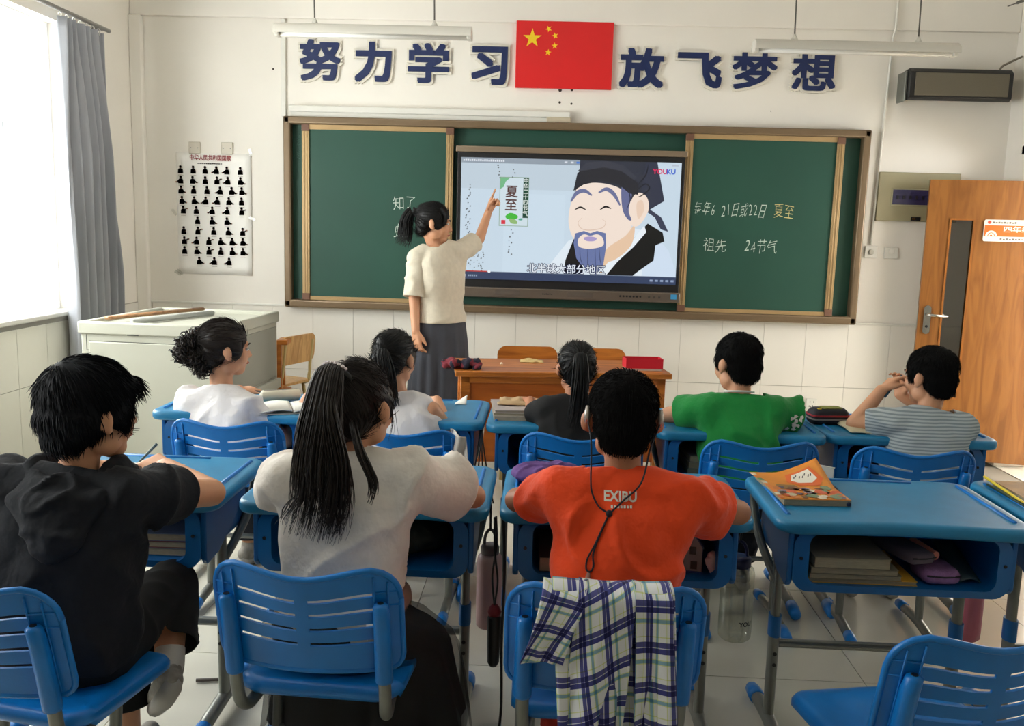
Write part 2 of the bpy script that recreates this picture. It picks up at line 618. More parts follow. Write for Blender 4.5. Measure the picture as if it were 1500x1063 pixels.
# the class sign on the door face that looks into the room
SGN = thing('class_sign', 'white and orange class sign on the face of the wooden door', 'sign', door.location, door.rotation_euler.z)
sx1, sz0, sz1 = DW - 0.345, 1.500, 1.640
MB().prism(rrect(sx1 - 0.34, sx1, sz0, sz1, 0.012), 0.0215, 0.030, lambda u, v, w: (u, w, v)).build(
    'sign_board', mat('sign_white', (232, 228, 220), rough=0.3), SGN, auto=40)
MB().span((sx1 - 0.335, 0.0302, sz0 + 0.033), (sx1 - 0.004, 0.0312, sz1 - 0.036)).build(
    'orange_band', mat('sign_orange', (226, 112, 44), rough=0.35), SGN)
arc = MB()
for rr, ww in ((0.034, 0.012), (0.017, 0.009)):
    poly = [(sx1 - 0.046 + math.cos(a) * rr, sz0 + 0.036 + math.sin(a) * rr) for a in [math.pi * k / 14 for k in range(15)]]
    poly += [(sx1 - 0.046 + math.cos(a) * (rr - ww), sz0 + 0.036 + math.sin(a) * (rr - ww)) for a in [math.pi * k / 14 for k in range(14, -1, -1)]]
    arc.prism(poly, 0.0313, 0.0318, lambda u, v, w: (u, w, v))
arc.build('swirl_mark', mat('sign_print_white', (246, 240, 228), rough=0.4), SGN)
tx = MB()
mesh_to_mb(text_mesh('四年级', 0.040, 0.0006), tx, lambda x, y, z: (sx1 - 0.195 - x * 1.35, 0.0316, sz0 + 0.077 + y))
tx.build('sign_lettering', MATS['sign_print_white'], SGN)
tx = MB()
for _k in range(9):                                   # fine print, unreadable at this size
    tx.span((sx1 - 0.062 - 0.016 * _k, 0.0302, sz1 - 0.024), (sx1 - 0.050 - 0.016 * _k, 0.0306, sz1 - 0.012 - 0.003 * (_k % 2)))
for _k in range(11):
    tx.span((sx1 - 0.112 - 0.018 * _k, 0.0302, sz0 + 0.012), (sx1 - 0.100 - 0.018 * _k, 0.0306, sz0 + 0.022 - 0.003 * (_k % 2)))
tx.build('fine_print', mat('sign_print_grey', (120, 112, 106), rough=0.5), SGN)
MB().lathe([(0.011, 0), (0.011, 0.0008)], (sx1 - 0.030, 0.0302, sz1 - 0.017), 14, Matrix.Rotation(-math.pi / 2, 3, 'X')).build(
    'round_logo', mat('sign_red', (214, 70, 44), rough=0.4), SGN)
# ================================================================== CHALKBOARD AND THINGS ON THE FRONT WALL
M_alu = mat('board_bronze', (126, 106, 82), rough=0.35, metal=0.35, var=0.05, vscale=8)
M_alu2 = mat('board_gold', (186, 156, 112), rough=0.32, metal=0.35, var=0.05, vscale=8, stretch=(1, 1, 0.1))
M_corner = mat('board_corner', (112, 78, 60), rough=0.5)
M_green = mat('board_green', (26, 74, 60), rough=0.55, var=0.10, vscale=1.6)
M_chalk = mat('chalk', (205, 216, 206), rough=0.95)
M_chalky = mat('chalk_yellow', (214, 200, 140), rough=0.95)
BX0, BX1, BZ0, BZ1 = -1.845, 2.128, 0.905, 2.212
bd_root = thing('sliding_chalkboard', 'long green sliding chalkboard with bronze frame around the display', 'chalkboard', (0, 0, 0))
f = MB()
f.span((BX0, YF - 0.095, BZ1 - 0.052), (BX1, YF, BZ1)).span((BX0, YF - 0.095, BZ0), (BX1, YF, BZ0 + 0.055))
f.span((BX0, YF - 0.095, BZ0), (BX0 + 0.05, YF, BZ1)).span((BX1 - 0.05, YF - 0.095, BZ0), (BX1, YF, BZ1))
f.build('frame', M_alu, bd_root, bevel=0.012, seg=3)
MB().span((BX0 + 0.04, YF - 0.03, BZ0 + 0.04), (BX1 - 0.04, YF - 0.01, BZ1 - 0.04)).build('back_board', M_green, bd_root)
for (a, b, wl_, wr_) in ((-1.715, -0.672, 0.050, 0.050), (0.900, 1.962, 0.052, 0.055)):
    z0, z1 = BZ0 + 0.056, BZ1 - 0.053
    p = MB().span((a + 0.03, YF - 0.080, z0 + 0.02), (b - 0.03, YF - 0.066, z1 - 0.02)).build('sliding_panel', M_green, bd_root)
    for k, xa in enumerate((a, b - wr_)):
        e = MB().span((xa, YF - 0.092, z0), (xa + 0.05, YF - 0.060, z1))
        for q in (0.012, 0.030):
            e.span((xa + q, YF - 0.096, z0 + 0.04), (xa + q + 0.008, YF - 0.090, z1 - 0.04))
        e.build('stile', M_alu2, p, bevel=0.002)
    MB().span((a + 0.05, YF - 0.088, z1 - 0.032), (b - wr_, YF - 0.062, z1)).build('rail', M_alu2, p)
    MB().span((a + 0.05, YF - 0.088, z0), (b - wr_, YF - 0.062, z0 + 0.026)).build('rail', M_alu2, p)
    for xa in (a, b - wr_):
        for zz in (z0, z1 - 0.045):
            MB().span((xa - 0.001, YF - 0.098, zz), (xa + 0.051, YF - 0.058, zz + 0.045)).build('corner_piece', M_corner, p, bevel=0.003)


def chalk(s, x, z, size, m=M_chalk, sx=1.0, rot=0.0, seed=0):
    rr = random.Random(seed)
    mb = MB()
    adv = 0.0
    for ch in s:
        if ch == ' ':
            adv += size * 0.35
            continue
        wide = ord(ch) > 0x2000
        me = text_mesh(ch, size * rr.uniform(0.92, 1.1), -0.012 * size, 0.0)
        sh, an, dz = rr.uniform(-0.22, 0.05), rr.uniform(-0.10, 0.10), rr.uniform(-0.08, 0.08) * size
        w = size * (0.95 if wide else 0.55) * sx
        cx = x + adv + w / 2

        def fn(u, v, q, cx=cx, sh=sh, an=an, dz=dz):
            u, v = u * math.cos(an) - v * math.sin(an), u * math.sin(an) + v * math.cos(an)
            u += 0.10 * size * noise.noise((u * 9, v * 9, seed * 3.1))
            v += 0.10 * size * noise.noise((u * 9 + 7, v * 9, seed * 3.1))
            return (cx + u * sx * 0.95 - sh * v, YF - 0.0812, z + dz + v)
        mesh_to_mb(me, mb, fn)
        adv += w
    return mb.build('chalk_writing', m, bd_root)


chalk('每年6 21日或22日', 0.975, 1.655, 0.105, seed=3, sx=0.58)
chalk('夏至', 1.515, 1.650, 0.105, M_chalky, seed=5, sx=0.70)
chalk('祖先', 1.055, 1.415, 0.095, seed=8, sx=0.90)
chalk('24节气', 1.335, 1.415, 0.105, seed=9, sx=0.70)
chalk('知了', -1.085, 1.645, 0.105, seed=12, sx=0.80)
chalk('蝉', -1.075, 1.455, 0.105, seed=15, sx=0.85)
sm = MB()
for k in range(5):
    pts = [(-1.755 + 0.012 * math.sin(t * 2.1 + k), YF - 0.0315, 2.10 - 0.035 * k - 0.006 * t) for t in range(6)]
    sm.tube(pts, 0.0018, 4)
sm.build('chalk_smear', mat('chalk_faint', (84, 122, 110), rough=0.95), bd_root)

# ------------------------------------------------------------------ interactive display
tv = thing('interactive_display', 'large wall display showing a cartoon bearded scholar video', 'display', (0, 0, 0))
DX0, DX1 = -0.640, 0.898
DY = YF - 0.125
MB().span((DX0, DY, 1.085), (DX1, YF - 0.032, 2.000)).build('bezel', M_black, tv, bevel=0.006)
MB().span((DX0 - 0.012, DY - 0.006, 2.000), (DX1 + 0.012, YF - 0.032, 2.040)).build('upper_trim', mat('tv_trim', (150, 132, 112), rough=0.35, metal=0.5), tv, bevel=0.006)
cb = MB().span((DX0 - 0.012, DY - 0.010, 1.020), (DX1 + 0.012, YF - 0.032, 1.090)).build('control_bar', mat('tv_bar', (112, 100, 90), rough=0.35, metal=0.4), tv, bevel=0.008)
for xa in (-0.36, 0.14):
    MB().span((xa, DY - 0.0125, 1.040), (xa + 0.17, DY - 0.009, 1.072)).build('speaker_grille', mat('tv_grille', (92, 82, 74), rough=0.6), cb)
for k in range(7):
    MB().lathe([(0.007, 0), (0.007, 0.004)], (0.50 + 0.023 * k, DY - 0.010, 1.056), 10, Matrix.Rotation(math.pi / 2, 3, 'X')).build('button', M_black, cb)
for k in range(3):
    MB().span((0.69 + 0.035 * k, DY - 0.0125, 1.048), (0.705 + 0.035 * k, DY - 0.009, 1.062)).build('socket', mat('tv_socket', (70, 64, 60), rough=0.5), cb)
MB().span((0.845, DY - 0.0125, 1.045), (0.885, DY - 0.009, 1.078)).build('blue_sticker', mat('sticker_blue', (60, 150, 205), rough=0.5), cb)
mk = MB()
for _k in range(6):
    mk.span((-0.035 + 0.012 * _k, DY - 0.0110, 1.049), (-0.026 + 0.012 * _k, DY - 0.0095, 1.060 - 0.002 * (_k % 2)))
mk.build('maker_mark', mat('tv_mark', (70, 62, 56), rough=0.5), cb)

# the picture on the screen: flat print, laid out in screen units 0..100 x 0..56
SX0, SX1, SZ0, SZ1 = DX0 + 0.028, DX1 - 0.025, 1.145, 1.963
M_scr = attr_mat('screen_picture', rough=0.3, emit=0.35)
pic = MB()
_lay = [0]


def SP(u, v, w=0):
    return (SX0 + (SX1 - SX0) * u / 100.0, DY - 0.0010 - 0.00012 * w, SZ0 + (SZ1 - SZ0) * v / 56.0)


def shape(pts, rgb, smooth=True):
    _lay[0] += 1
    if smooth:
        P = [Vector((p[0], p[1], 0)) for p in pts]
        n = len(P)
        q = []
        for i in range(n):
            a, b, c, d = P[i - 1], P[i], P[(i + 1) % n], P[(i + 2) % n]
            for k in range(5):
                t = k / 5
                q.append(0.5 * ((2 * b) + (c - a) * t + (2 * a - 5 * b + 4 * c - d) * t * t + (3 * b - a - 3 * c + d) * t ** 3))
        pts = [(p.x, p.y) for p in q]
    pts = [(min(100, max(0, u)), min(56, max(0, v))) for u, v in pts]
    pic.add([SP(u, v, _lay[0]) for u, v in pts], [tuple(range(len(pts)))], lin(rgb))


def stroke(pts, w, rgb):
    _lay[0] += 1
    P = smooth_path([(a, b, 0) for a, b in pts], 5)
    L, R = [], []
    for i, p in enumerate(P):
        t = (P[min(i + 1, len(P) - 1)] - P[max(i - 1, 0)]).normalized()
        ww = w * (0.35 + 0.65 * math.sin(math.pi * i / (len(P) - 1)))
        L.append((p.x - t.y * ww, p.y + t.x * ww))
        R.append((p.x + t.y * ww, p.y - t.x * ww))
    n = len(L)
    pic.add([SP(u, v, _lay[0]) for u, v in L + R], [(i, i + 1, n + i + 1, n + i) for i in range(n - 1)], lin(rgb))


def words(s, u, v, size, rgb, off=0.0, vert=False, sx=1.0):
    _lay[0] += 1
    k = size * (SZ1 - SZ0) / 56.0
    if vert:
        for i, ch in enumerate(s):
            me = text_mesh(ch, k, off * k)
            c = SP(u, v - i * size * 0.98, _lay[0])
            mesh_to_mb(me, pic, lambda x, y, z: (c[0] + x, c[1], c[2] + y), lin(rgb))
    else:
        me = text_mesh(s, k, off * k)
        c = SP(u, v, _lay[0])
        mesh_to_mb(me, pic, lambda x, y, z: (c[0] + x * sx, c[1], c[2] + y), lin(rgb))


def rect(u0, v0, u1, v1, rgb):
    shape([(u0, v0), (u1, v0), (u1, v1), (u0, v1)], rgb, False)


rect(0, 0, 100, 56, (206, 224, 238))
rect(0, 42, 60, 56, (198, 214, 226))
rect(20, 0, 48, 40, (210, 228, 242))
# robe
shape([(33, 0), (42, 8), (50, 19), (58, 22), (78, 26), (88, 24), (97, 12), (100, 0)], (232, 243, 252), False)
shape([(86, 26), (96, 16), (100, 6), (100, 0), (84, 0)], (214, 230, 248), False)
# far and near lapels
shape([(52.5, 20), (49, 10), (48, 0), (58, 0), (57, 9), (55.5, 18)], (14, 14, 16), False)
shape([(57, 14), (63, 2), (69, 0), (75, 12), (68, 22), (60, 22)], (240, 205, 170), False)
shape([(64, 0), (69, 9), (79, 20), (86, 28), (93, 24), (94, 20), (90, 18), (89.5, 11), (83, 6), (76, 0)], (12, 12, 14), False)
shape([(66, 6), (72, 14), (80, 21), (84.5, 27), (85.5, 24), (80, 17), (73, 10), (66.5, 1.5)], (240, 248, 255), False)
# hat tails
shape([(86, 35), (92, 31), (95.5, 24.5), (92, 25.5), (89, 31), (85, 33.5)], (58, 62, 84), False)
shape([(52, 41), (54, 50), (54, 56), (86, 56), (88, 52), (92, 38), (84, 34), (78, 37)], (46, 50, 64), False)
shape([(82, 38), (84, 56), (89, 56), (93, 38.5), (86, 34)], (50, 54, 72), False)
# head
shape([(50, 26), (50.5, 36), (54, 44), (62, 46), (72, 44), (78, 38), (79, 30), (77, 20), (70, 14), (62, 13), (54, 18)], (250, 232, 218))
shape([(68, 16), (76, 22), (80, 27), (79, 18), (72, 11), (66, 10)], (238, 204, 172))
shape([(78, 38), (81, 42), (85, 40), (86, 34), (82, 27), (78, 28)], (250, 230, 214))
shape([(80.5, 37), (83, 38.5), (84, 34), (81.5, 30)], (240, 212, 190))
# hair in front of the ear, hat brim
shape([(73.5, 45), (78, 42), (77, 34), (78.5, 29.5), (76.5, 30), (74, 35)], (104, 110, 152))
shape([(51.5, 42), (53, 50), (57, 54), (66, 55), (75, 52), (81, 46), (81, 41), (77, 41.5), (72, 45.5), (64, 47), (56, 45)], (38, 38, 46), False)
shape([(53, 51), (57, 55), (66, 56), (74, 54), (80, 49), (79, 47.5), (73, 51.5), (65, 53.2), (57, 51.5)], (58, 60, 72), False)
stroke([(81, 46), (84, 50), (85, 55)], 0.25, (20, 20, 28))
stroke([(80, 43), (84, 46), (86, 44), (83, 41), (81, 40)], 0.3, (20, 20, 28))
stroke([(76, 44), (77.5, 39), (76, 34)], 0.25, (40, 44, 70))
# brows, eyes, nose, moustache, mouth, beard
stroke([(50.5, 37), (53, 41), (56.5, 42.2), (60, 40.2)], 0.95, (112, 118, 158))
stroke([(63, 41.5), (66.5, 43.2), (70, 41), (73, 36)], 0.95, (112, 118, 158))
stroke([(52.5, 33.5), (55, 34.6), (57.5, 33.6)], 0.42, (24, 22, 24))
stroke([(64, 33.8), (66.5, 35.2), (69, 34.4)], 0.42, (24, 22, 24))
stroke([(56, 30), (54.2, 27.5), (55.6, 25), (58.5, 24.2), (62, 24.5), (65.6, 25.6), (66.8, 28), (65, 29.6)], 0.22, (226, 200, 182))
shape([(52.5, 18), (53, 22.5), (57, 23.8), (60, 22.8), (63, 24), (67, 23), (67.5, 17), (66.5, 8), (63, 3), (58, 6), (54, 11)], (108, 122, 170), False)
shape([(54.6, 20), (57, 22.2), (60, 21.6), (63, 22.4), (65.6, 21), (66, 17.2), (60, 15.6), (55, 16.5)], (250, 232, 218))
shape([(57, 20.6), (60, 21.3), (63, 20.6), (61.8, 19.2), (58.4, 19.2)], (176, 160, 208))
for a, b, c in ((55.5, 11, 57.5), (59, 8, 60.5), (62.5, 8, 63.0), (64.5, 11, 66.0)):
    stroke([(a, 15.5), (a + 0.4, b), (c, b - 4)], 0.22, (78, 88, 130))
# the 24 solar terms card
rect(17.8, 25, 31.2, 47.6, (150, 176, 156))
rect(18.1, 25.3, 30.9, 47.3, (214, 230, 238))
rect(28.6, 29, 31.0, 47.4, (34, 74, 58))
shape([(18.1, 47.3), (22.5, 47.3), (20.5, 45.4), (19.6, 43), (18.1, 42)], (120, 190, 140), False)
words('中华二十四节气', 29.8, 45.9, 2.55, (235, 244, 238), 0.01, True)
for _a in range(4):
    words('夏', 23.4 + 0.12 * math.cos(_a * 1.57), 40.6 + 0.12 * math.sin(_a * 1.57), 5.9, (92, 62, 58))
for _a in range(4):
    words('至', 23.2 + 0.12 * math.cos(_a * 1.57), 34.4 + 0.12 * math.sin(_a * 1.57), 5.9, (92, 62, 58))
shape([(20.8, 29.6), (23.2, 31.2), (26.4, 29.8), (25.6, 28.4), (22, 28.2)], (70, 190, 60))
shape([(22.6, 28.5), (25.6, 27.9), (26.2, 26.2), (23.4, 26.4)], (150, 190, 120))
shape([(27, 28.6), (28.6, 28.8), (28.4, 27.9), (27, 27.9)], (90, 170, 150))
rect(18.9, 25.9, 20.8, 27.8, (220, 56, 74))
rr = random.Random(4)
for cu_, va, vb in ((3.4, 6, 44), (6.2, 4, 12), (10.5, 4, 14), (17.2, 47, 54), (23.6, 12, 24), (3.6, 22, 34), (8.0, 6, 13), (24, 47.5, 51)):
    v = va
    while v < vb:
        u = cu_ + rr.uniform(-1.1, 1.1)
        shape([(u - rr.uniform(0.2, 0.5), v), (u, v + rr.uniform(0.3, 0.6)), (u + rr.uniform(0.2, 0.5), v + 0.1), (u, v - rr.uniform(0.2, 0.4))], (98, 100, 102), False)
        v += rr.uniform(0.7, 1.9)
# player bars and captions
rect(0, 0, 100, 3.4, (52, 66, 98))
rect(0, 3.4, 100, 3.7, (120, 132, 150))
rect(0, 3.4, 13, 3.9, (196, 60, 48))
shape([(13.2, 3.6), (13.9, 4.2), (14.6, 3.6), (13.9, 3.0)], (244, 248, 252))
rect(1.6, 1.0, 2.1, 2.2, (230, 236, 244))
rect(2.5, 1.0, 3.0, 2.2, (230, 236, 244))
for k in range(5):
    rect(4.2 + 0.9 * k, 1.2, 4.8 + 0.9 * k, 2.0, (150, 166, 190))
    rect(88 + 2.4 * k, 1.2, 89.4 + 2.4 * k, 2.1, (150, 166, 196))
for _a in range(8):
    words('北半球大部分地区', 49.5 + 0.28 * math.cos(_a * math.pi / 4), 5.6 + 0.28 * math.sin(_a * math.pi / 4), 4.6, (30, 36, 76), 0.012)
words('北半球大部分地区', 49.5, 5.6, 4.6, (236, 244, 252), 0.012)
rect(0, 53.6, 54, 56, (150, 162, 174))
for k in range(20):
    rect(1 + 0.95 * k, 54.3, 1.7 + 0.95 * k, 55.2 - 0.2 * (k % 3 == 0), (232, 238, 246))
rect(47, 54.4, 48.3, 55.2, (226, 232, 240))
rect(49.8, 54.4, 51.1, 55.2, (226, 232, 240))
rect(52.4, 54.4, 53.8, 55.2, (70, 130, 226))
rect(95.5, 54.2, 98.5, 55.0, (190, 200, 214))
words('YOU', 90.3, 51.6, 3.1, (226, 44, 96), 0.03)
words('KU', 95.2, 51.6, 3.1, (44, 96, 214), 0.03)
pic.build('screen_picture', M_scr, tv)

# ------------------------------------------------------------------ slogan characters
M_navy = mat('letter_navy', (16, 36, 86), rough=0.45)
M_cream = mat('letter_foam', (232, 226, 212), rough=0.8)
SLOT = {'努': 'first of the slogan, nearest the poster', '力': 'second of the slogan, under the lamp rod', '学': 'third of the slogan, left of the flag', '习': 'right beside the left edge of the flag',
        '放': 'right beside the right edge of the flag', '飞': 'second to the right of the flag', '梦': 'third to the right of the flag', '想': 'last of the slogan, nearest the wall speaker'}
for ch, x0, x1, z0, z1 in (('努', -1.75, -1.46, 2.455, 2.735), ('力', -1.37, -1.11, 2.455, 2.725), ('学', -1.005, -0.715, 2.455, 2.725), ('习', -0.57, -0.32, 2.455, 2.71),
                           ('放', 0.433, 0.735, 2.458, 2.72), ('飞', 0.82, 1.125, 2.465, 2.70), ('梦', 1.185, 1.495, 2.462, 2.71), ('想', 1.583, 1.885, 2.462, 2.715)):
    t = thing('slogan_character', 'dark blue wall character %s, %s' % (ch, SLOT[ch]), 'wall lettering', ((x0 + x1) / 2, YF, (z0 + z1) / 2), 0, 'slogan characters above the chalkboard')
    RW = 0.0092 if ch in '力习飞放' else 0.0066 if ch in '想梦' else 0.0078
    me = text_mesh(ch, 0.30, 0.0, 0.0)
    bm0 = bmesh.new()
    bm0.from_mesh(me)
    bmesh.ops.remove_doubles(bm0, verts=bm0.verts, dist=1e-5)
    xs = [v.co.x for v in bm0.verts]
    zs = [v.co.y for v in bm0.verts]
    cx, cz = (max(xs) + min(xs)) / 2, (max(zs) + min(zs)) / 2
    for nm, m, rad, ya, yb in (('backing', M_cream, RW + 0.014, 0.002, 0.016), ('letter_face', M_navy, RW, 0.016, 0.024)):
        e = rad - 0.0115
        kx = (x1 - x0 - 0.023) / (max(xs) - min(xs))
        kz = (z1 - z0 - 0.023) / (max(zs) - min(zs))
        g_ = MB()
        # stroke weight: the outline swept round a small circle
        for q in range(9):
            bm = bm0.copy()
            dx, dz = [(a_ * rad, b_ * rad) for a_ in (-1, 0, 1) for b_ in (-1, 0, 1)][q]
            for v in bm.verts:
                v.co = ((v.co.x - cx) * kx + dx, -yb - 0.00003 * q, (v.co.y - cz) * kz + dz)
            g = bmesh.ops.extrude_face_region(bm, geom=bm.faces[:])
            for v in g['geom']:
                if isinstance(v, bmesh.types.BMVert):
                    v.co.y = -ya
            tmp = bpy.data.meshes.new('tmp')
            bm.to_mesh(tmp)
            bm.free()
            mesh_to_mb(tmp, g_, lambda a_, b_, c_: (a_, b_, c_))
            bpy.data.meshes.remove(tmp)
        g_.build(nm, m, t)
    bm0.free()

# ------------------------------------------------------------------ flag panel
fl = thing('flag_panel', 'red national flag board with five yellow stars above the chalkboard', 'flag', (0, 0, 0))
FX0, FX1, FZ0, FZ1 = -0.268, 0.385, 2.442, 2.878
MB().span((FX0, YF - 0.030, FZ0), (FX1, YF - 0.002, FZ1)).build('board', mat('flag_red', (222, 28, 30), rough=0.35), fl, bevel=0.003)
st = mat('flag_yellow', (244, 208, 30), rough=0.4)
U = (FX1 - FX0) / 30.0


def star(cx, cz, r, a0):
    pts = []
    for k in range(10):
        a = a0 + math.pi / 2 + k * math.pi / 5
        q = r if k % 2 == 0 else r * 0.382
        pts.append((cx + q * math.cos(a), cz + q * math.sin(a)))
    MB().prism(pts, YF - 0.0312, YF - 0.0300, lambda u, v, w: (u, w, v)).build('star', st, fl)


star(FX0 + 5 * U, FZ1 - 5.2 * U, 3 * U, 0.0)
for gx, gz in ((10, 2), (12, 4), (12, 7), (10, 9)):
    star(FX0 + gx * U, FZ1 - (gz + 0.3) * U, 1.05 * U, math.atan2(5 - gz, gx - 5) * 0.5 + 0.2)

# ------------------------------------------------------------------ hanging tube lamps in front of the board
M_lampw = mat('lamp_white', (214, 210, 200), rough=0.4, var=0.03)


def tube_lamp(x0, x1, y, z, label):
    t = thing('tube_lamp', label, 'lamp', (0, 0, 0), 0, 'hanging tube lamps over the chalkboard')
    L = MB()
    prof = [(-0.075, -0.010), (-0.070, 0.022), (-0.028, 0.050), (0.028, 0.050), (0.070, 0.022), (0.075, -0.010), (0.066, -0.010), (0.040, 0.030), (-0.040, 0.030), (-0.066, -0.010)]
    L.loft([[(x, y + p, z + q) for p, q in prof] for x in (x0, x1)], True)
    L.build('reflector', M_lampw, t, auto=50)
    for xe in (x0 + 0.012, x1 - 0.012):
        MB().span((xe - 0.012, y - 0.035, z - 0.022), (xe + 0.012, y + 0.035, z + 0.032)).build('end_holder', M_lampw, t, bevel=0.004)
    MB().tube([(x0 + 0.02, y, z - 0.006), (x1 - 0.02, y, z - 0.006)], 0.014, 12).build('tube', mat('lamp_tube', (236, 234, 228), rough=0.2), t, smooth=True)
    for q in (0.2, 0.81):
        xr_ = x0 + (x1 - x0) * q
        MB().tube([(xr_, y, z + 0.045), (xr_ - 0.012, y, ZC)], 0.0045, 8).build('hanging_rod', mat('rod_dark', (92, 88, 80), rough=0.5), t, smooth=True)
        MB().lathe([(0.006, 0.085), (0.022, 0.05), (0.006, 0.046)], (xr_, y, z), 12).build('rod_cup', M_lampw, t, smooth=True)


tube_lamp(-1.645, -0.490, 5.50, 2.595, 'white hanging tube lamp over the left half of the chalkboard')
tube_lamp(1.140, 2.290, 5.50, 2.560, 'white hanging tube lamp over the right half of the chalkboard')

# ------------------------------------------------------------------ trunking, conduit, sockets, boxes
t = thing('screen_housing', 'long white horizontal casing fixed above the left part of the chalkboard', 'trunking', (0, 0, 0))
MB().span((-1.815, YF - 0.055, 2.245), (0.115, YF - 0.001, 2.290)).build('casing', M_white, t, bevel=0.008)
MB().span((-1.805, YF - 0.045, 2.214), (0.0, YF - 0.001, 2.246)).build('lower_lip', M_white, t, bevel=0.004)
MB().span((-0.045, YF - 0.060, 2.214), (0.118, YF - 0.001, 2.250)).build('end_bracket', mat('casing_end', (196, 184, 160), rough=0.5), t, bevel=0.004)
tag(MB().span((-1.875, YF - 0.022, 2.214), (-1.845, YF - 0.001, 2.86)).build('cable_duct', M_white, None, bevel=0.004),
    'white vertical cable duct rising from the chalkboard left end', 'cable duct')
c = MB().tube([(2.243, YF - 0.036, ZC - 0.02), (2.243, YF - 0.036, 2.87), (2.238, YF - 0.013, 2.82), (2.208, YF - 0.013, 1.455)], 0.008, 10)
tag(c.build('conduit', M_white, None, smooth=True), 'white conduit pipe running down the wall right of the chalkboard', 'pipe')


def wall_plate(x0, x1, z0, z1, label, kind):
    t = thing('wall_switch' if kind != 'outlet' else 'power_outlet', label, 'switch' if kind != 'outlet' else 'outlet', (0, 0, 0))
    yy = YF - (0.012 if z1 < 0.9 else 0.001)
    MB().span((x0, yy - 0.012, z0), (x1, yy, z1)).build('plate', M_white if kind != 'blank' else mat('plate_beige', (204, 196, 180), rough=0.4), t, bevel=0.004)
    cx, cz = (x0 + x1) / 2, (z0 + z1) / 2
    if kind == 'knob':
        MB().lathe([(0.020, 0), (0.019, 0.008), (0.012, 0.010)], (cx, yy - 0.012, cz), 18, Matrix.Rotation(math.pi / 2, 3, 'X')).build('dial', mat('dial_grey', (190, 186, 174), rough=0.4), t, smooth=True)
    elif kind == 'outlet':
        for dx, dz in ((-0.014, 0.016), (0.012, 0.016), (-0.018, -0.016), (0.006, -0.014), (-0.006, -0.020)):
            MB().span((cx + dx, yy - 0.0135, cz + dz - 0.006), (cx + dx + 0.004, yy - 0.011, cz + dz + 0.006)).build('slot', M_black, t)
    elif kind == 'blank':
        for s in (-1, 1):
            MB().lathe([(0.004, 0), (0.004, 0.002)], (cx + s * 0.025, yy - 0.012, cz), 10, Matrix.Rotation(math.pi / 2, 3, 'X')).build('screw', M_metal, t)
    else:
        MB().span((cx - 0.020, yy - 0.016, cz - 0.006), (cx + 0.020, yy - 0.010, cz + 0.030)).build('rocker', M_white, t, bevel=0.003)


wall_plate(2.172, 2.258, 1.362, 1.446, 'white square wall switch with round dial under the conduit', 'knob')
wall_plate(2.305, 2.400, 1.362, 1.440, 'white rocker wall switch beside the open door', 'rocker')
wall_plate(1.850, 1.926, 0.292, 0.368, 'white power outlet low on the tiled front wall', 'outlet')
wall_plate(-2.535, -2.452, 1.948, 2.030, 'beige blank wall plate above the left half of the poster', 'blank')
wall_plate(-2.305, -2.222, 1.950, 2.032, 'beige blank wall plate above the right half of the poster', 'blank')

eb = thing('electric_box', 'olive metal electric box with dark breaker window behind the door', 'electric box', (0, 0, 0))
MB().span((2.222, YF - 0.030, 1.618), (2.765, YF - 0.001, 1.945)).build('cover', mat('box_olive', (158, 150, 118), rough=0.5, var=0.04), eb, bevel=0.004)
MB().span((2.312, YF - 0.036, 1.722), (2.700, YF - 0.029, 1.838)).build('window_rim', mat('box_rim', (178, 170, 136), rough=0.4), eb, bevel=0.002)
bw = MB().span((2.320, YF - 0.039, 1.730), (2.692, YF - 0.034, 1.830)).build('breaker_window', mat('box_window', (58, 54, 92), rough=0.2), eb)
for k in range(8):
    MB().span((2.345 + 0.042 * k, YF - 0.0425, 1.765), (2.360 + 0.042 * k, YF - 0.038, 1.790)).build('breaker', mat('breaker_dark', (30, 28, 40), rough=0.4), bw)
MB().span((2.455, YF - 0.034, 1.624), (2.520, YF - 0.029, 1.650)).build('latch', M_black, eb)
MB().span((2.464, YF - 0.036, 1.630), (2.484, YF - 0.033, 1.644)).build('latch_key', M_chrome, eb)

sp = thing('wall_speaker', 'black wedge wall speaker with grey grille near the right corner', 'speaker', (0, 0, 0))
b = MB()
b.loft([[(x, YF - 0.02, 2.420), (x, YF - 0.02, 2.590), (x, YF - 0.17, 2.602), (x, YF - 0.20, 2.575), (x, YF - 0.20, 2.415), (x, YF - 0.17, 2.398)] for x in (2.305, 2.965)], True)
b.build('cabinet', M_black, sp, bevel=0.006)
MB().span((2.338, YF - 0.208, 2.425), (2.935, YF - 0.199, 2.570)).build('grille', mat('grille_grey', (104, 98, 84), rough=0.7, var=0.12, vscale=260), sp, bevel=0.003)
MB().span((2.290, YF - 0.16, 2.395), (2.305, YF - 0.02, 2.585)).build('bracket', M_metal, sp, bevel=0.004)
wr_ = MB().tube(smooth_path([(2.90, YF - 0.12, 2.595), (2.915, YF - 0.13, 2.63), (2.96, YF - 0.12, 2.655), (3.05, YF - 0.10, 2.70)], 6), 0.007, 8)
tag(wr_.build('speaker_cable', mat('cable_grey', (120, 112, 100), rough=0.6), None, smooth=True), 'grey cable looping from the wall speaker to the corner', 'cable')
bk = MB().tube(smooth_path([(3.055, 6.20, 3.02), (3.00, 6.22, 3.035), (2.955, 6.24, 3.02), (2.90, 6.25, 3.00)], 5), [0.012] * 6 + [0.010] * 5 + [0.004] * 5, 8)
tag(bk.build('wall_hook', mat('hook_grey', (110, 106, 100), rough=0.5), None, smooth=True), 'small grey metal hook high in the right front corner', 'hook')

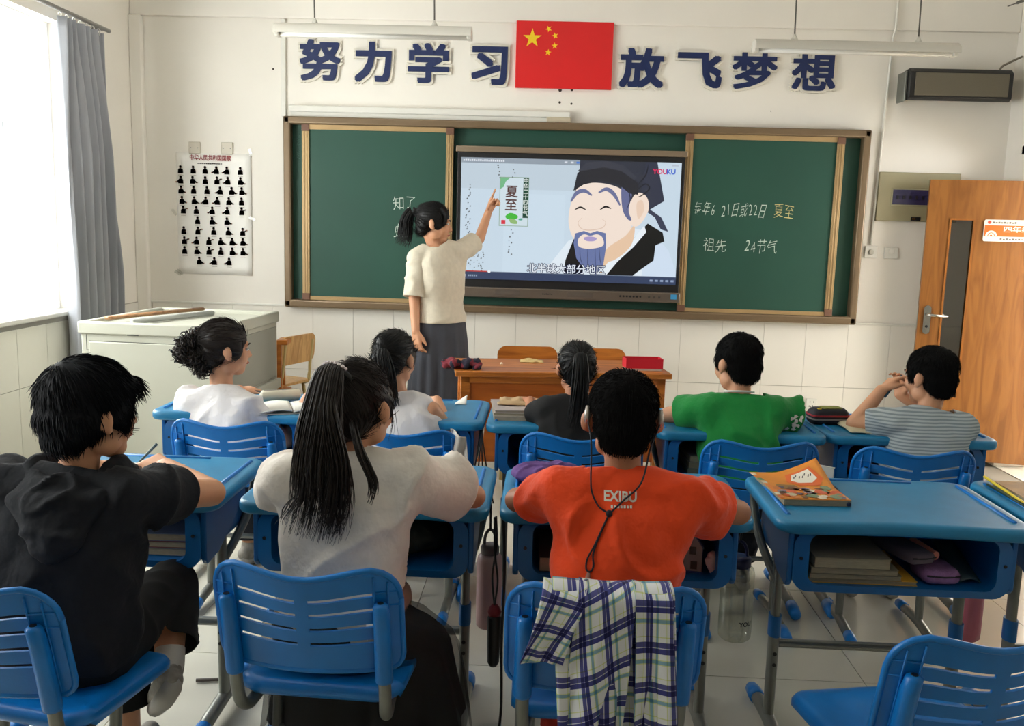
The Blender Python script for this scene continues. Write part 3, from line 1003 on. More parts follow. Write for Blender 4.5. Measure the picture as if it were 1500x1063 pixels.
# ------------------------------------------------------------------ sign language poster
po = thing('poster', 'white paper chart of sign language figures on the left front wall', 'poster', (0, 0, 0))
PX0, PX1, PZ0, PZ1 = -2.628, -2.098, 1.112, 1.955
g = MB()
nx, nz = 10, 14
for j in range(nz + 1):
    for i in range(nx + 1):
        u, v = i / nx, j / nz
        g.v.append((PX0 + (PX1 - PX0) * u, YF - 0.003 - 0.006 * (u ** 6) - 0.002 * abs(math.sin(u * 5 + v * 3)), PZ0 + (PZ1 - PZ0) * v))
for j in range(nz):
    for i in range(nx):
        a = j * (nx + 1) + i
        g.f.append((a, a + 1, a + nx + 2, a + nx + 1))
g.c = [None] * len(g.f)
g.build('sheet', mat('poster_paper', (250, 248, 243), rough=0.6), po, smooth=True, solid=0.0012)
pr = MB()
rows = [(0.855, (0.06, 0.23, 0.39, 0.54, 0.68, 0.86)), (0.772, (0.06, 0.22, 0.39, 0.545, 0.69, 0.86)), (0.690, (0.06, 0.23, 0.41, 0.585, 0.74, 0.875)),
        (0.605, (0.07, 0.235, 0.39, 0.545, 0.70, 0.87)), (0.525, (0.085, 0.26, 0.475, 0.675, 0.87)), (0.440, (0.275, 0.47, 0.67)),
        (0.355, (0.085, 0.275, 0.49, 0.685, 0.88)), (0.272, (0.09, 0.255, 0.42, 0.58, 0.735, 0.88)), (0.190, (0.09, 0.255, 0.42, 0.58, 0.735, 0.88)), (0.105, (0.285, 0.49, 0.69))]
rr = random.Random(11)


def pp(u, v, s, q):
    return lambda a, b, w: (PX0 + (PX1 - PX0) * u + a * s, YF - 0.0118 - 0.00015 * q, PZ0 + (PZ1 - PZ0) * v + b * s)


for v, us in rows:
    for u in us:
        s = 0.034
        ar = rr.choice((0, 1, 2, 3))
        body = [(-0.55, -0.6), (0.55, -0.6), (0.5, 0.1), (0.35, 0.35), (-0.35, 0.35), (-0.5, 0.1)]
        pr.prism(body, 0, 1, pp(u, v, s, 1), lin((34, 32, 38)))
        arms = {0: [(0.4, 0.2), (0.95, -0.35), (0.75, -0.5), (0.3, -0.1)], 1: [(-0.4, 0.2), (-0.95, -0.3), (-0.8, -0.5), (-0.3, -0.1)],
                2: [(0.35, 0.1), (0.9, 0.45), (0.8, 0.6), (0.3, 0.3)], 3: [(-0.5, 0.0), (0.2, -0.2), (0.25, 0.0), (-0.4, 0.25)]}[ar]
        pr.prism(arms, 0, 1, pp(u, v, s, 3), lin((34, 32, 38)))
        hx_, hz_ = arms[1] if ar != 3 else (0.3, -0.05)
        pr.prism([(hx_ + 0.16 * math.cos(a), hz_ + 0.16 * math.sin(a)) for a in [k * math.pi / 3 for k in range(6)]], 0, 1, pp(u, v, s, 4), lin((206, 150, 124)))
        pr.prism([(0.24 * math.cos(a), 0.62 + 0.30 * math.sin(a)) for a in [k * math.pi / 4 for k in range(8)]], 0, 1, pp(u, v, s, 2), lin((204, 150, 126)))
        pr.prism([(-0.26, 0.62), (0.26, 0.62), (0.22, 0.92), (0, 1.0), (-0.22, 0.92)], 0, 1, pp(u, v, s, 5), lin((30, 26, 28)))
        pr.prism([(-0.5, -1.0), (0.6, -1.0), (0.6, -0.95), (-0.5, -0.95)], 0, 1, pp(u, v, s, 1), lin((150, 146, 142)))
mesh_to_mb(text_mesh('中华人民共和国国歌', 0.042, 0.001), pr, lambda x, y, z: ((PX0 + PX1) / 2 - 0.02 + x * 0.78, YF - 0.0121, PZ0 + (PZ1 - PZ0) * 0.958 + y), lin((150, 58, 62)))
for k in range(12):
    pr.prism([(-0.4, -0.3), (0.4, -0.3), (0.4, 0.3), (-0.4, 0.3)], 0, 1, pp(0.30 + 0.028 * k, 0.915, 0.012, 1), lin((120, 118, 120)))
pr.build('printed_figures', attr_mat('poster_print', 0.6), po)['kind'] = 'stuff'
for x, z, a in ((PX0 + 0.01, PZ0 + 0.01, 0.6), (PX1 - 0.0, PZ1 + 0.012, 1.3), (PX1 + 0.005, PZ0 + 0.40, 0.4), (PX0 - 0.02, PZ0 + 0.43, 0.9), (PX0 - 0.005, PZ0 + 0.004, 0.5)):
    MB().box((x, YF - 0.0125, z), (0.05, 0.0008, 0.020), Matrix.Rotation(a, 3, 'Y')).build('tape', glass('tape_%d' % int(a * 10), (0.97, 0.97, 0.95), 0.12, 0.3), po)
# ================================================================== FURNITURE
# ---- student desk (local: +y towards the board, student sits at -y)
DWD, DDP, DZT = 0.69, 0.48, 0.745


def desk_outline(inset):
    hw, hd, r = DWD / 2 - inset, DDP / 2 - inset, 0.055 - inset * 0.5
    p = rrect(-hw, hw, -hd, hd, r, 6)
    out = []
    for x, y in p:
        out.append((x, y))
    # shallow concave bay on the student's side
    res = []
    n = len(out)
    for i in range(n):
        res.append(out[i])
        a, b = out[i], out[(i + 1) % n]
        if abs(b[0] - a[0]) > 0.3 and a[1] < 0:
            for k in range(1, 14):
                t = k / 14
                res.append((a[0] + (b[0] - a[0]) * t, a[1] + 0.018 * math.sin(math.pi * t) ** 1.5))
        elif abs(b[0] - a[0]) > 0.3:
            for k in range(1, 14):
                t = k / 14
                res.append((a[0] + (b[0] - a[0]) * t, a[1]))
    return res


def make_desk(loc, rz, label):
    root = thing('student_desk', label, 'desk', loc, rz, 'blue student desks')
    m = MB()
    m.loft([[(x, y, z) for x, y in desk_outline(i)] for i, z in
            ((0.016, 0.708), (0.004, 0.711), (0.0, 0.718), (0.0, 0.734), (0.003, 0.741), (0.010, DZT), (0.022, DZT))], True)
    top = m.build('desk_top', M_bluetop, root, auto=50)
    for s in (-1, 1):
        MB().tube([(s * 0.305, -0.17, DZT), (s * 0.305, 0.19, DZT)], 0.006, 8).build('edge_ridge', M_bluechair, top, smooth=True)
    MB().tube([(-0.17, 0.205, DZT), (0.17, 0.205, DZT)], 0.005, 8).build('pencil_ridge', M_bluechair, top, smooth=True)
    # storage box: a tray with rounded mouth, open to the student
    yo, yi, yb = -0.205, -0.19, 0.17
    outer = rrect(-0.292, 0.292, 0.540, 0.712, 0.045, 6)
    inner = rrect(-0.252, 0.252, 0.562, 0.706, 0.030, 6)
    n = len(outer)
    v = [(x, yo, z) for x, z in outer] + [(x, yo - 0.006, z) for x, z in inner] + [(x, yb - 0.012, z) for x, z in inner] + [(x, yb, z) for x, z in outer]
    f = []
    for i in range(n):
        j = (i + 1) % n
        f += [(i, j, n + j, n + i), (n + i, n + j, 2 * n + j, 2 * n + i), (i, 3 * n + i, 3 * n + j, j)]
    f += [tuple(2 * n + i for i in range(n)), tuple(3 * n + i for i in range(n))]
    box = MB().add(v, f).build('storage_box', M_bluebox, root, auto=45)
    for s in (-1, 1):
        MB().lathe([(0.005, 0), (0.005, 0.003)], (s * 0.272, yo - 0.002, 0.635), 10, Matrix.Rotation(math.pi / 2, 3, 'X')).build('screw', M_black, box)
        sd = MB()
        sd.loft([[(s * (0.292 + a), yy, z) for yy, z in ((-0.20, 0.712), (-0.20, 0.565), (-0.185, 0.548), (-0.10, 0.555), (0.06, 0.625), (0.15, 0.690), (0.16, 0.712))] for a in (-0.002, 0.014)], True)
        sd.build('side_gusset', M_bluebox, root, bevel=0.004)
    # legs: bracket, telescopic post with collar, foot with caps, cross bar
    for s in (-1, 1):
        x = s * 0.268
        lg = MB()
        lg.tube([(x, 0.02, 0.56), (x, 0.02, 0.30)], 0.022, 12, flat=0.62)
        leg = lg.build('leg', M_metal, root, smooth=False, auto=50)
        MB().tube(smooth_path([(s * 0.316, 0.190, 0.705), (s * 0.314, 0.180, 0.66), (s * 0.305, 0.140, 0.585), (s * 0.288, 0.080, 0.525), (x, 0.025, 0.475)], 5), 0.017, 10, flat=0.75).build('bracket', M_metal, leg, smooth=True)
        MB().tube([(x, 0.02, 0.375), (x, 0.02, 0.31)], 0.0275, 12, flat=0.68).build('collar', M_bluebox, leg, auto=50)
        MB().tube([(x, 0.02, 0.32), (x, 0.02, 0.03)], 0.0255, 12, flat=0.62).build('lower_post', M_metal, leg, auto=50)
        for zz in (0.225, 0.26):
            MB().lathe([(0.006, 0), (0.006, 0.002)], (x - s * 0.0, -0.006, zz), 10, Matrix.Rotation(math.pi / 2, 3, 'X')).build('adjust_hole', M_black, leg)
        MB().tube([(x, -0.20, 0.026), (x, -0.12, 0.038), (x, 0.02, 0.044), (x, 0.12, 0.038), (x, 0.20, 0.026)], 0.021, 10).build('foot', M_metal, leg, smooth=True)
        for e in (-1, 1):
            MB().tube([(x, e * 0.150, 0.034), (x, e * 0.19, 0.030), (x, e * 0.232, 0.024), (x, e * 0.240, 0.022)], [0.024, 0.025, 0.022, 0.012], 10).build('foot_cap', M_bluechair, leg, smooth=True)
    MB().tube([(-0.26, 0.03, 0.280), (0.26, 0.03, 0.280)], 0.020, 10, flat=0.6).build('cross_bar', M_metal, root, auto=50)
    MB().tube([(-0.25, 0.10, 0.535), (0.25, 0.10, 0.535)], 0.016, 10, flat=0.7).build('under_rail', M_metal, root, auto=50)
    return root


desk0 = make_desk((0.985, 2.60, 0), 0.0, 'blue student desk with orange workbook on it, nobody sitting there')
DESKS = {'right': desk0}
for key, x, y, rz, lab in (
        ('left', -1.225, 2.575, 0.0, 'blue student desk where the boy in the black hooded shirt sits'),
        ('girl', -0.485, 2.585, 0.0, 'blue student desk where the long ponytail girl in white sits'),
        ('orange', 0.235, 2.590, 0.0, 'blue student desk where the boy in the orange shirt sits'),
        ('far', 1.70, 2.64, 0.0, 'blue student desk cut off by the right edge, with book and pencil'),
        ('curly', -1.230, 3.69, 0.0, 'blue student desk where the curly haired girl sits, with open book'),
        ('sleeveless', -0.560, 3.69, 0.0, 'blue student desk of the front row girl in sleeveless white top'),
        ('black', 0.105, 3.67, 0.0, 'blue student desk of the girl in black, with newspapers stacked on it'),
        ('green', 0.765, 3.66, 0.0, 'blue student desk where the boy in the green shirt sits'),
        ('grey', 1.425, 3.69, 0.0, 'blue student desk where the boy in grey stripes sits, with pencil case')):
    DESKS[key] = copy_thing(desk0, (x, y, 0), rz, lab)
    if y > 3:
        DESKS[key].scale.x = 0.95


# ---- student chair (local: +y is where the sitter faces)
def make_chair(loc, rz, label):
    root = thing('student_chair', label, 'chair', loc, rz, 'blue student chairs')
    hw = 0.207
    slots_z = [0.30, 0.46, 0.615, 0.765]     # fractions up the back

    def ztop(x):
        u = abs(x) / hw
        w = 0.775 - 0.024 * (0.5 + 0.5 * math.cos(math.pi * min(1, u * 1.25)))
        if u > 0.68:
            t = (u - 0.68) / 0.32
            w -= 0.072 * (1 - math.sqrt(max(0, 1 - t * t)))
        return w

    def zbot(x):
        u = abs(x) / hw
        w = 0.525
        if u > 0.86:
            t = (u - 0.86) / 0.14
            w += 0.035 * (1 - math.sqrt(max(0, 1 - t * t)))
        return w

    def yy(x, z):
        u = x / hw
        return -0.225 + 0.050 * u * u - 0.055 * (z - 0.525) / 0.25

    xs = [-hw, -0.204, -0.197, -0.186, -0.172, -0.150, -0.120, -0.090, -0.060, -0.035, -0.014, 0.014, 0.035, 0.060, 0.090, 0.120, 0.150, 0.172, 0.186, 0.197, 0.204, hw]
    vs_ = [0.0, 0.03]
    for s in slots_z:
        vs_ += [s - 0.019, s + 0.019]
    vs_ += [0.86, 0.94, 0.985, 1.0]
    vs_ = sorted(vs_)
    b = MB()
    for v in vs_:
        for x in xs:
            z = zbot(x) + (ztop(x) - zbot(x)) * v
            b.v.append((x, yy(x, z), z))
    n = len(xs)
    for j in range(len(vs_) - 1):
        vm = (vs_[j] + vs_[j + 1]) / 2
        slot = any(abs(vm - s) < 0.018 for s in slots_z)
        for i in range(n - 1):
            xm = (xs[i] + xs[i + 1]) / 2
            if slot and 0.014 < abs(xm) < 0.150:
                continue
            b.f.append((j * n + i, j * n + i + 1, (j + 1) * n + i + 1, (j + 1) * n + i))
    b.c = [None] * len(b.f)
    back = b.build('backrest', M_bluechair, root, solid=0.006, auto=50)
    rb = back.modifiers.new('bevel', 'BEVEL')
    rb.width = 0.001
    rb.segments = 1
    # rolled rim round the back and moulded ribs on its rear face
    rim = [(x, yy(x, zbot(x)), zbot(x)) for x in xs] + [(x, yy(x, ztop(x)), ztop(x)) for x in reversed(xs)]
    rim = rim[n:] + rim[:n]
    MB().tube(rim + [rim[0]], 0.0068, 8).build('rim', M_bluechair, back, smooth=True)
    for x in (-0.183, -0.155, 0.155, 0.183):
        q = [(x, yy(x, z) - 0.0065, z) for z in [zbot(x) + (ztop(x) - zbot(x)) * t for t in (0.04, 0.3, 0.6, 0.94)]]
        MB().tube(q, 0.0022, 6).build('rib', M_bluechair, back, smooth=True)
    for z, v in ((0.587, 0), (0.62, 0)):
        for s in (-1, 1):
            MB().tube([(s * 0.155, yy(0.155, z + 0.1) - 0.0065, z + 0.1), (s * 0.205, yy(0.205, z + 0.1) - 0.004, z + 0.1)], 0.0018, 6).build('rib', M_bluechair, back, smooth=True)
    # sockets, posts and seat frame
    for s in (-1, 1):
        x = s * 0.170
        y0, y1 = yy(x, 0.70) - 0.019, yy(x, 0.50) - 0.021
        sk = MB()
        sk.tube([(x, y0, 0.700), (x, y0, 0.694), (x, y0 + 0.01, 0.665), (x, y1, 0.508), (x, y1, 0.500)], [0.010, 0.0165, 0.0185, 0.0205, 0.0185], 12)
        so = sk.build('post_socket', M_bluechair, root, smooth=True)
        MB().lathe([(0.0075, 0.0), (0.0070, 0.004)], (x, y0, 0.6975), 10).build('socket_hole', M_black, so)
        MB().lathe([(0.0055, 0), (0.005, 0.003), (0.002, 0.0035)], (x, y1 - 0.0185, 0.545), 10, Matrix.Rotation(math.pi / 2, 3, 'X')).build('screw', M_chrome, so)
        path = [(x, y0 + 0.012, 0.67), (x, y1, 0.52), (x, y1 + 0.010, 0.46), (x * 0.985, y1 + 0.025, 0.415), (x * 0.96, y1 + 0.060, 0.392), (x * 0.93, y1 + 0.105, 0.395), (x * 0.90, -0.02, 0.405), (x * 0.90, 0.15, 0.405)]
        MB().tube(smooth_path(path, 5), 0.0145, 12).build('back_post', M_metal, root, smooth=True)
        xl = s * 0.150
        lg = MB().tube([(xl, 0.02, 0.40), (xl, 0.0, 0.20)], 0.016, 12, flat=0.8).build('leg', M_metal, root, auto=50)
        MB().tube([(xl, 0.006, 0.235), (xl, 0.003, 0.19)], 0.0225, 12, flat=0.8).build('collar', M_bluechair, lg, auto=50)
        MB().tube([(xl, 0.0, 0.21), (xl, -0.005, 0.03)], 0.019, 12, flat=0.8).build('lower_post', M_metal, lg, auto=50)
        MB().tube([(xl, -0.19, 0.024), (xl, -0.10, 0.034), (xl, 0.0, 0.040), (xl, 0.10, 0.034), (xl, 0.19, 0.024)], 0.018, 10).build('foot', M_metal, lg, smooth=True)
        for e in (-1, 1):
            MB().tube([(xl, e * 0.145, 0.030), (xl, e * 0.18, 0.027), (xl, e * 0.215, 0.022), (xl, e * 0.222, 0.020)], [0.020, 0.021, 0.019, 0.010], 10).build('foot_cap', M_bluechair, lg, smooth=True)
    MB().tube([(-0.15, 0.0, 0.25), (0.15, 0.0, 0.25)], 0.013, 10, flat=0.7).build('cross_bar', M_metal, root, auto=50)
    # dished seat with rolled edges
    sm_ = MB()
    ol = []
    for i, z in ((0.012, 0.405), (0.0, 0.418), (0.0, 0.430), (0.006, 0.440), (0.020, 0.444)):
        ring = rrect(-0.195 + i, 0.195 - i, -0.155 + i, 0.205 - i, 0.055 - i * 0.5, 5)
        ol.append([(x, y, z + 0.012 * (y < -0.1) * (abs(x) / 0.19) - 0.012 * max(0, (y - 0.12) / 0.085)) for x, y in ring])
    for i, dz in ((0.05, 0.440), (0.09, 0.434), (0.13, 0.431)):
        ring = rrect(-0.195 + i, 0.195 - i, -0.155 + i, 0.205 - i, 0.04, 5)
        ol.append([(x, y, dz) for x, y in ring])
    sm_.loft(ol, True)
    sm_.build('seat', M_bluechair, root, smooth=True)
    return root


chair0 = make_chair((-0.490, 2.085, 0), math.radians(-3), 'blue plastic chair the long ponytail girl in white sits on')
CHAIRS = {'girl': chair0}
for key, x, y, rz, lab in (
        ('left', -1.112, 1.925, -10, 'blue plastic chair of the boy in the black hooded shirt'),
        ('orange', 0.142, 2.045, 1, 'blue plastic chair with a plaid shirt hung over its back'),
        ('right', 0.825, 1.890, 11, 'empty blue plastic chair in front of the orange workbook desk'),
        ('curly', -1.165, 3.450, 1, 'blue plastic chair under the curly haired girl in white'),
        ('sleeveless', -0.500, 3.420, -2, 'blue plastic chair under the front row girl in sleeveless white top'),
        ('black', 0.130, 3.440, 0, 'blue plastic chair under the girl in the black shirt'),
        ('green', 0.775, 3.430, 2, 'blue plastic chair under the boy in the green shirt'),
        ('grey', 1.325, 3.400, -3, 'blue plastic chair under the boy in grey stripes')):
    CHAIRS[key] = copy_thing(chair0, (x, y, 0), math.radians(rz), lab)

# ---- multimedia podium
M_pod = mat('podium_grey', (186, 186, 172), rough=0.45, var=0.03, vscale=3)
M_podin = mat('podium_gap', (70, 70, 64), rough=0.7)
pod = thing('multimedia_podium', 'pale grey steel multimedia podium cabinet beside the curtain', 'cabinet', (-2.04, 5.05, 0), math.radians(-3))
px, py, pt = 0.37, 0.44, 0.955
MB().span((-px, -py, 0.03), (px, py, pt - 0.06)).build('body', M_pod, pod, bevel=0.006)
lip = MB()
lip.span((-px - 0.012, -py - 0.014, pt - 0.065), (px + 0.012, -py + 0.03, pt)).span((-px - 0.012, py - 0.03, pt - 0.065), (px + 0.012, py + 0.014, pt))
lip.span((-px - 0.012, -py, pt - 0.065), (-px + 0.03, py, pt)).span((px - 0.03, -py, pt - 0.065), (px + 0.012, py, pt))
lip.build('top_rim', M_pod, pod, bevel=0.008)
MB().span((-px + 0.02, -py + 0.02, pt - 0.065), (px - 0.02, py - 0.02, pt - 0.022)).build('top_panel', M_pod, pod)
fd = MB().span((-px + 0.045, -py - 0.006, 0.08), (px - 0.03, -py + 0.004, pt - 0.105)).build('front_panel', M_pod, pod, bevel=0.004)
gp = MB()
gp.span((-px + 0.028, -py - 0.0012, pt - 0.150), (-px + 0.031, -py + 0.002, pt - 0.068)).span((-px + 0.028, -py - 0.0012, pt - 0.152), (-px + 0.060, -py + 0.002, pt - 0.149))
gp.span((-px + 0.042, -py - 0.0012, pt - 0.105), (px - 0.028, -py + 0.002, pt - 0.1015))
gp.span((-px + 0.26, -py - 0.0145, pt - 0.066), (-px + 0.32, -py - 0.008, pt - 0.060))
gp.build('seam', M_podin, pod)
for cx0 in (-px + 0.115, px - 0.20):
    for k in range(16):
        z = 0.17 + 0.016 * k
        MB().box((cx0 + 0.04, -py - 0.009, z), (0.085, 0.008, 0.008), Matrix.Rotation(0.5, 3, 'X')).build('vent_louvre', M_pod, fd)
# the side that faces the middle of the room
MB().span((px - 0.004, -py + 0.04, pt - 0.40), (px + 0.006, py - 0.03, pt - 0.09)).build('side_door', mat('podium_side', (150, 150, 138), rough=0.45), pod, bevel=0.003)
MB().span((px - 0.004, -py, pt - 0.47), (px + 0.022, py + 0.005, pt - 0.41)).build('side_ledge', M_pod, pod, bevel=0.006)
sdw = MB().span((px - 0.004, -py + 0.04, 0.10), (px + 0.008, 0.08, pt - 0.50)).build('drawer', mat('podium_drawer', (168, 168, 154), rough=0.45), pod, bevel=0.003)
MB().tube([(px + 0.008, -0.10, 0.40), (px + 0.028, -0.09, 0.40), (px + 0.028, -0.03, 0.40), (px + 0.008, -0.02, 0.40)], 0.005, 8).build('handle', M_chrome, sdw, smooth=True)
MB().span((px - 0.004, 0.10, 0.10), (px + 0.008, py - 0.03, pt - 0.50)).build('drawer', MATS['podium_drawer'], pod, bevel=0.003)
MB().span((-px + 0.03, -py + 0.03, 0.0), (px - 0.03, py - 0.03, 0.035)).build('plinth', M_podin, pod)
bs = MB().tube([(-2.35, 4.75, 0.962), (-2.08, 5.40, 0.962)], 0.020, 10, flat=0.55).build('pointer_stick', wood('stick_wood', (164, 122, 84), (120, 84, 54), 1, 14), None, smooth=True)
tag(bs, 'brown wooden stick lying along the podium top rim', 'stick')
gs = MB().tube([(-2.20, 4.72, 0.950), (-1.98, 5.30, 0.950)], 0.015, 10).build('pointer_rod', mat('rod_grey', (170, 172, 168), rough=0.4), None, smooth=True)
tag(gs, 'grey rod lying beside the brown stick on the podium top', 'rod')

# ---- teacher's desk
td = thing('teacher_desk', 'orange wooden teacher desk standing in front of the display', 'desk', (0.075, 4.90, 0), math.radians(7.5))
tw, tdp = 0.570, 0.24
MB().span((-tw, -tdp, 0.735), (tw, tdp, 0.765)).build('desk_top', M_wood, td, bevel=0.006)
MB().span((-tw + 0.05, -tdp + 0.03, 0.28), (tw - 0.05, -tdp + 0.045, 0.715)).build('front_panel', wood('desk_panel', (186, 100, 36), (150, 76, 24), 0, 5), td)
MB().span((-tw + 0.03, -tdp + 0.02, 0.700), (tw - 0.03, -tdp + 0.05, 0.736)).build('apron_rail', M_wood, td, bevel=0.003)
for sx in (-1, 1):
    for sy in (-1, 1):
        MB().span((sx * (tw - 0.055) - 0.025, sy * (tdp - 0.045) - 0.025, 0), (sx * (tw - 0.055) + 0.025, sy * (tdp - 0.045) + 0.025, 0.736)).build('leg', M_wood, td, bevel=0.004)
    MB().span((sx * (tw - 0.05) - 0.01, -tdp + 0.05, 0.28), (sx * (tw - 0.05) + 0.01, tdp - 0.05, 0.715)).build('side_panel', M_wood, td)


# ---- wooden chairs behind the teacher's desk and beside the podium
def wooden_chair(loc, rz, label, group, pale=False, topz=0.80):
    c = thing('wooden_chair', label, 'chair', loc, rz, group)
    w = M_lwood if pale else M_wood
    b = MB()
    rings = []
    for t, hw_, y in ((topz - 0.19, 0.165, -0.19), (topz - 0.17, 0.182, -0.193), (topz - 0.06, 0.188, -0.205), (topz - 0.015, 0.165, -0.21), (topz, 0.11, -0.212)):
        pass
    poly = rrect(-0.188, 0.188, topz - 0.19, topz, 0.055, 6)
    b.prism(poly, -0.008, 0.008, lambda u, v, q: (u, -0.20 + q + 0.16 * u * u * 4 * 0.25 - (v - 0.6) * 0.10, v))
    b.build('backrest', w, c, auto=50)
    MB().prism(rrect(-0.19, 0.19, -0.18, 0.19, 0.05), 0.425, 0.442).build('seat', w, c, auto=50)
    for s in (-1, 1):
        f = MB().tube(smooth_path([(s * 0.150, -0.215, topz - 0.04), (s * 0.150, -0.195, topz - 0.20), (s * 0.155, -0.185, 0.48), (s * 0.16, -0.14, 0.415), (s * 0.16, 0.14, 0.415), (s * 0.165, 0.17, 0.38), (s * 0.17, 0.18, 0.02)], 5), 0.011, 8)
        f.build('side_frame', mat('cream_tube', (196, 176, 120), rough=0.4, metal=0.3), c, smooth=True)
        MB().tube([(s * 0.16, -0.13, 0.415), (s * 0.17, -0.19, 0.02)], 0.011, 8).build('rear_leg', MATS['cream_tube'], c, smooth=True)
    return c


wooden_chair((-0.09, 5.42, 0), math.radians(186), 'wooden chair behind the left part of the teacher desk', 'wooden chairs at the front', topz=0.770)
wooden_chair((0.345, 5.47, 0), math.radians(187), 'wooden chair behind the right part of the teacher desk', 'wooden chairs at the front', topz=0.765)
wooden_chair((-1.83, 5.97, 0), math.radians(70), 'pale wooden chair with cream tube frame beside the podium', 'wooden chairs at the front', pale=True, topz=0.76)
st_ = thing('wooden_stool', 'orange wooden frame standing half hidden behind the podium edge', 'stool', (-1.70, 5.74, 0), 0.1)
for a, b in (((-0.02, -0.06), (0.0, -0.04)), ((-0.02, 0.06), (0.0, 0.08))):
    MB().span((a[0], a[1], 0), (b[0] + 0.01, b[1], 0.735)).build('upright', M_wood, st_, bevel=0.003)
MB().span((-0.02, -0.07, 0.72), (0.05, 0.09, 0.752)).build('top_rail', M_wood, st_, bevel=0.004)
MB().span((-0.02, -0.06, 0.40), (0.05, 0.08, 0.425)).build('seat_rail', M_wood, st_, bevel=0.004)

# ---- curtain on its rail at the end of the window
M_curt = mat('curtain_grey', (158, 160, 166), rough=0.85, var=0.06, vscale=3, bump=0.1, bscale=400)
rl = thing('curtain_rail', 'grey metal curtain rail above the window on the left wall', 'curtain rail', (0, 0, 0))
MB().tube([(XL + 0.075, 3.0, 2.665), (XL + 0.075, 5.92, 2.665)], 0.013, 10).build('rail', mat('rail_grey', (150, 148, 146), rough=0.4, metal=0.4), rl, smooth=True)
for y in (3.2, 4.5, 5.85):
    MB().span((XL, y - 0.012, 2.655), (XL + 0.075, y + 0.012, 2.678)).build('bracket', MATS['rail_grey'], rl)
cur = thing('curtain', 'grey pleated curtain gathered at the front end of the window', 'curtain', (0, 0, 0))
g = MB()
nu, nv = 120, 40
for j in range(nv + 1):
    v = j / nv
    z = 2.628 - v * (2.628 - 0.10)
    fall = min(1, v / 0.30)
    for i in range(nu + 1):
        u = i / nu
        ya, yb = 5.315 - 0.05 * v, 5.80 + 0.10 * math.sin(math.pi * min(1, v * 1.35) * 0.5)
        if v > 0.72:
            yb -= 0.16 * (v - 0.72) / 0.28
        y = ya + (yb - ya) * (u + 0.018 * math.sin(u * 40 + 2 * v))
        amp = 0.020 + 0.036 * fall * (0.75 + 0.5 * noise.noise((u * 5.0, 0.3, 2.2)))
        ph = 2 * math.pi * (6.5 * u + 0.35 * math.sin(v * 2.2 + u * 4) + 0.5 * noise.noise((u * 4.0, v * 1.5, 7.7)))
        x = XL + 0.085 + amp * math.sin(ph) + 0.012 * math.sin(ph * 2.1 + v * 5) * fall
        if v < 0.12:                                     # pinch pleats under the heading tape
            k = 1 - v / 0.12
            x += 0.010 * k * math.sin(ph * 2)
        x += 0.02 * fall * noise.noise((u * 3, v * 2.5, 1.7))
        g.v.append((x, y, z))
for j in range(nv):
    for i in range(nu):
        a = j * (nu + 1) + i
        g.f.append((a, a + 1, a + nu + 2, a + nu + 1))
g.c = [None] * len(g.f)
g.build('cloth', M_curt, cur, smooth=True, solid=0.002)
for k in range(7):
    y = 5.33 + 0.075 * k
    MB().tube([(XL + 0.080, y, 2.612), (XL + 0.085, y, 2.640), (XL + 0.075, y, 2.655), (XL + 0.066, y, 2.640)], 0.004, 6).build('hook', M_white, cur, smooth=True)
# ================================================================== PEOPLE
def V(*a):
    return Vector(a)


def capsule(mb, p, q, r1, r2, n=14, k=4):
    p, q = Vector(p), Vector(q)
    t = (q - p)
    L = t.length
    t = t.normalized() if L > 1e-6 else Vector((0, 0, 1))
    u = t.orthogonal().normalized()
    w = t.cross(u)
    rings = []

    def ring(c, r):
        return [c + (u * math.cos(a) + w * math.sin(a)) * r for a in [2 * math.pi * i / n for i in range(n)]]
    for i in range(k + 1):
        a = math.pi / 2 * (1 - i / k)
        a = min(a, 1.45)
        rings.append(ring(p - t * r1 * math.sin(a), r1 * math.cos(a)))
    for i in range(k + 1):
        a = min(math.pi / 2 * i / k, 1.45)
        rings.append(ring(q + t * r2 * math.sin(a), r2 * math.cos(a)))
    mb.loft(rings, True)


def chain(mb, pts, rs):
    for i in range(len(pts) - 1):
        capsule(mb, pts[i], pts[i + 1], rs[i], rs[i + 1])


def ering(c, side, fwd, a, b, n=24, p=2.3):
    out = []
    for i in range(n):
        t = 2 * math.pi * i / n
        ct, st = math.cos(t), math.sin(t)
        x = math.copysign(abs(ct) ** (2 / p), ct)
        y = math.copysign(abs(st) ** (2 / p), st)
        out.append(c + side * a * x + fwd * b * y)
    return out


def remesh(mb, voxel, smooth=4, name='body'):
    me = mb.mesh('tmp')
    fix_normals(me)
    o = bpy.data.objects.new('tmp', me)
    COL.objects.link(o)
    m = o.modifiers.new('r', 'REMESH')
    m.mode = 'VOXEL'
    m.voxel_size = voxel
    m.use_smooth_shade = True
    dg = bpy.context.evaluated_depsgraph_get()
    dg.update()
    out = bpy.data.meshes.new_from_object(o.evaluated_get(dg))
    bpy.data.objects.remove(o, do_unlink=True)
    bpy.data.meshes.remove(me)
    out.name = name
    lap(out, smooth)
    return out


def lap(me, it, f=0.5):
    n = len(me.vertices)
    co = np.empty(n * 3)
    me.vertices.foreach_get('co', co)
    co = co.reshape(-1, 3)
    ed = np.empty(len(me.edges) * 2, dtype=np.int32)
    me.edges.foreach_get('vertices', ed)
    ed = ed.reshape(-1, 2)
    deg = np.bincount(ed.ravel(), minlength=n).astype(float)
    deg[deg == 0] = 1
    for _ in range(it):
        acc = np.zeros_like(co)
        for k in range(3):
            acc[:, k] = np.bincount(ed[:, 0], co[ed[:, 1], k], n) + np.bincount(ed[:, 1], co[ed[:, 0], k], n)
        co += f * (acc / deg[:, None] - co)
    me.vertices.foreach_set('co', co.ravel())
    me.update()


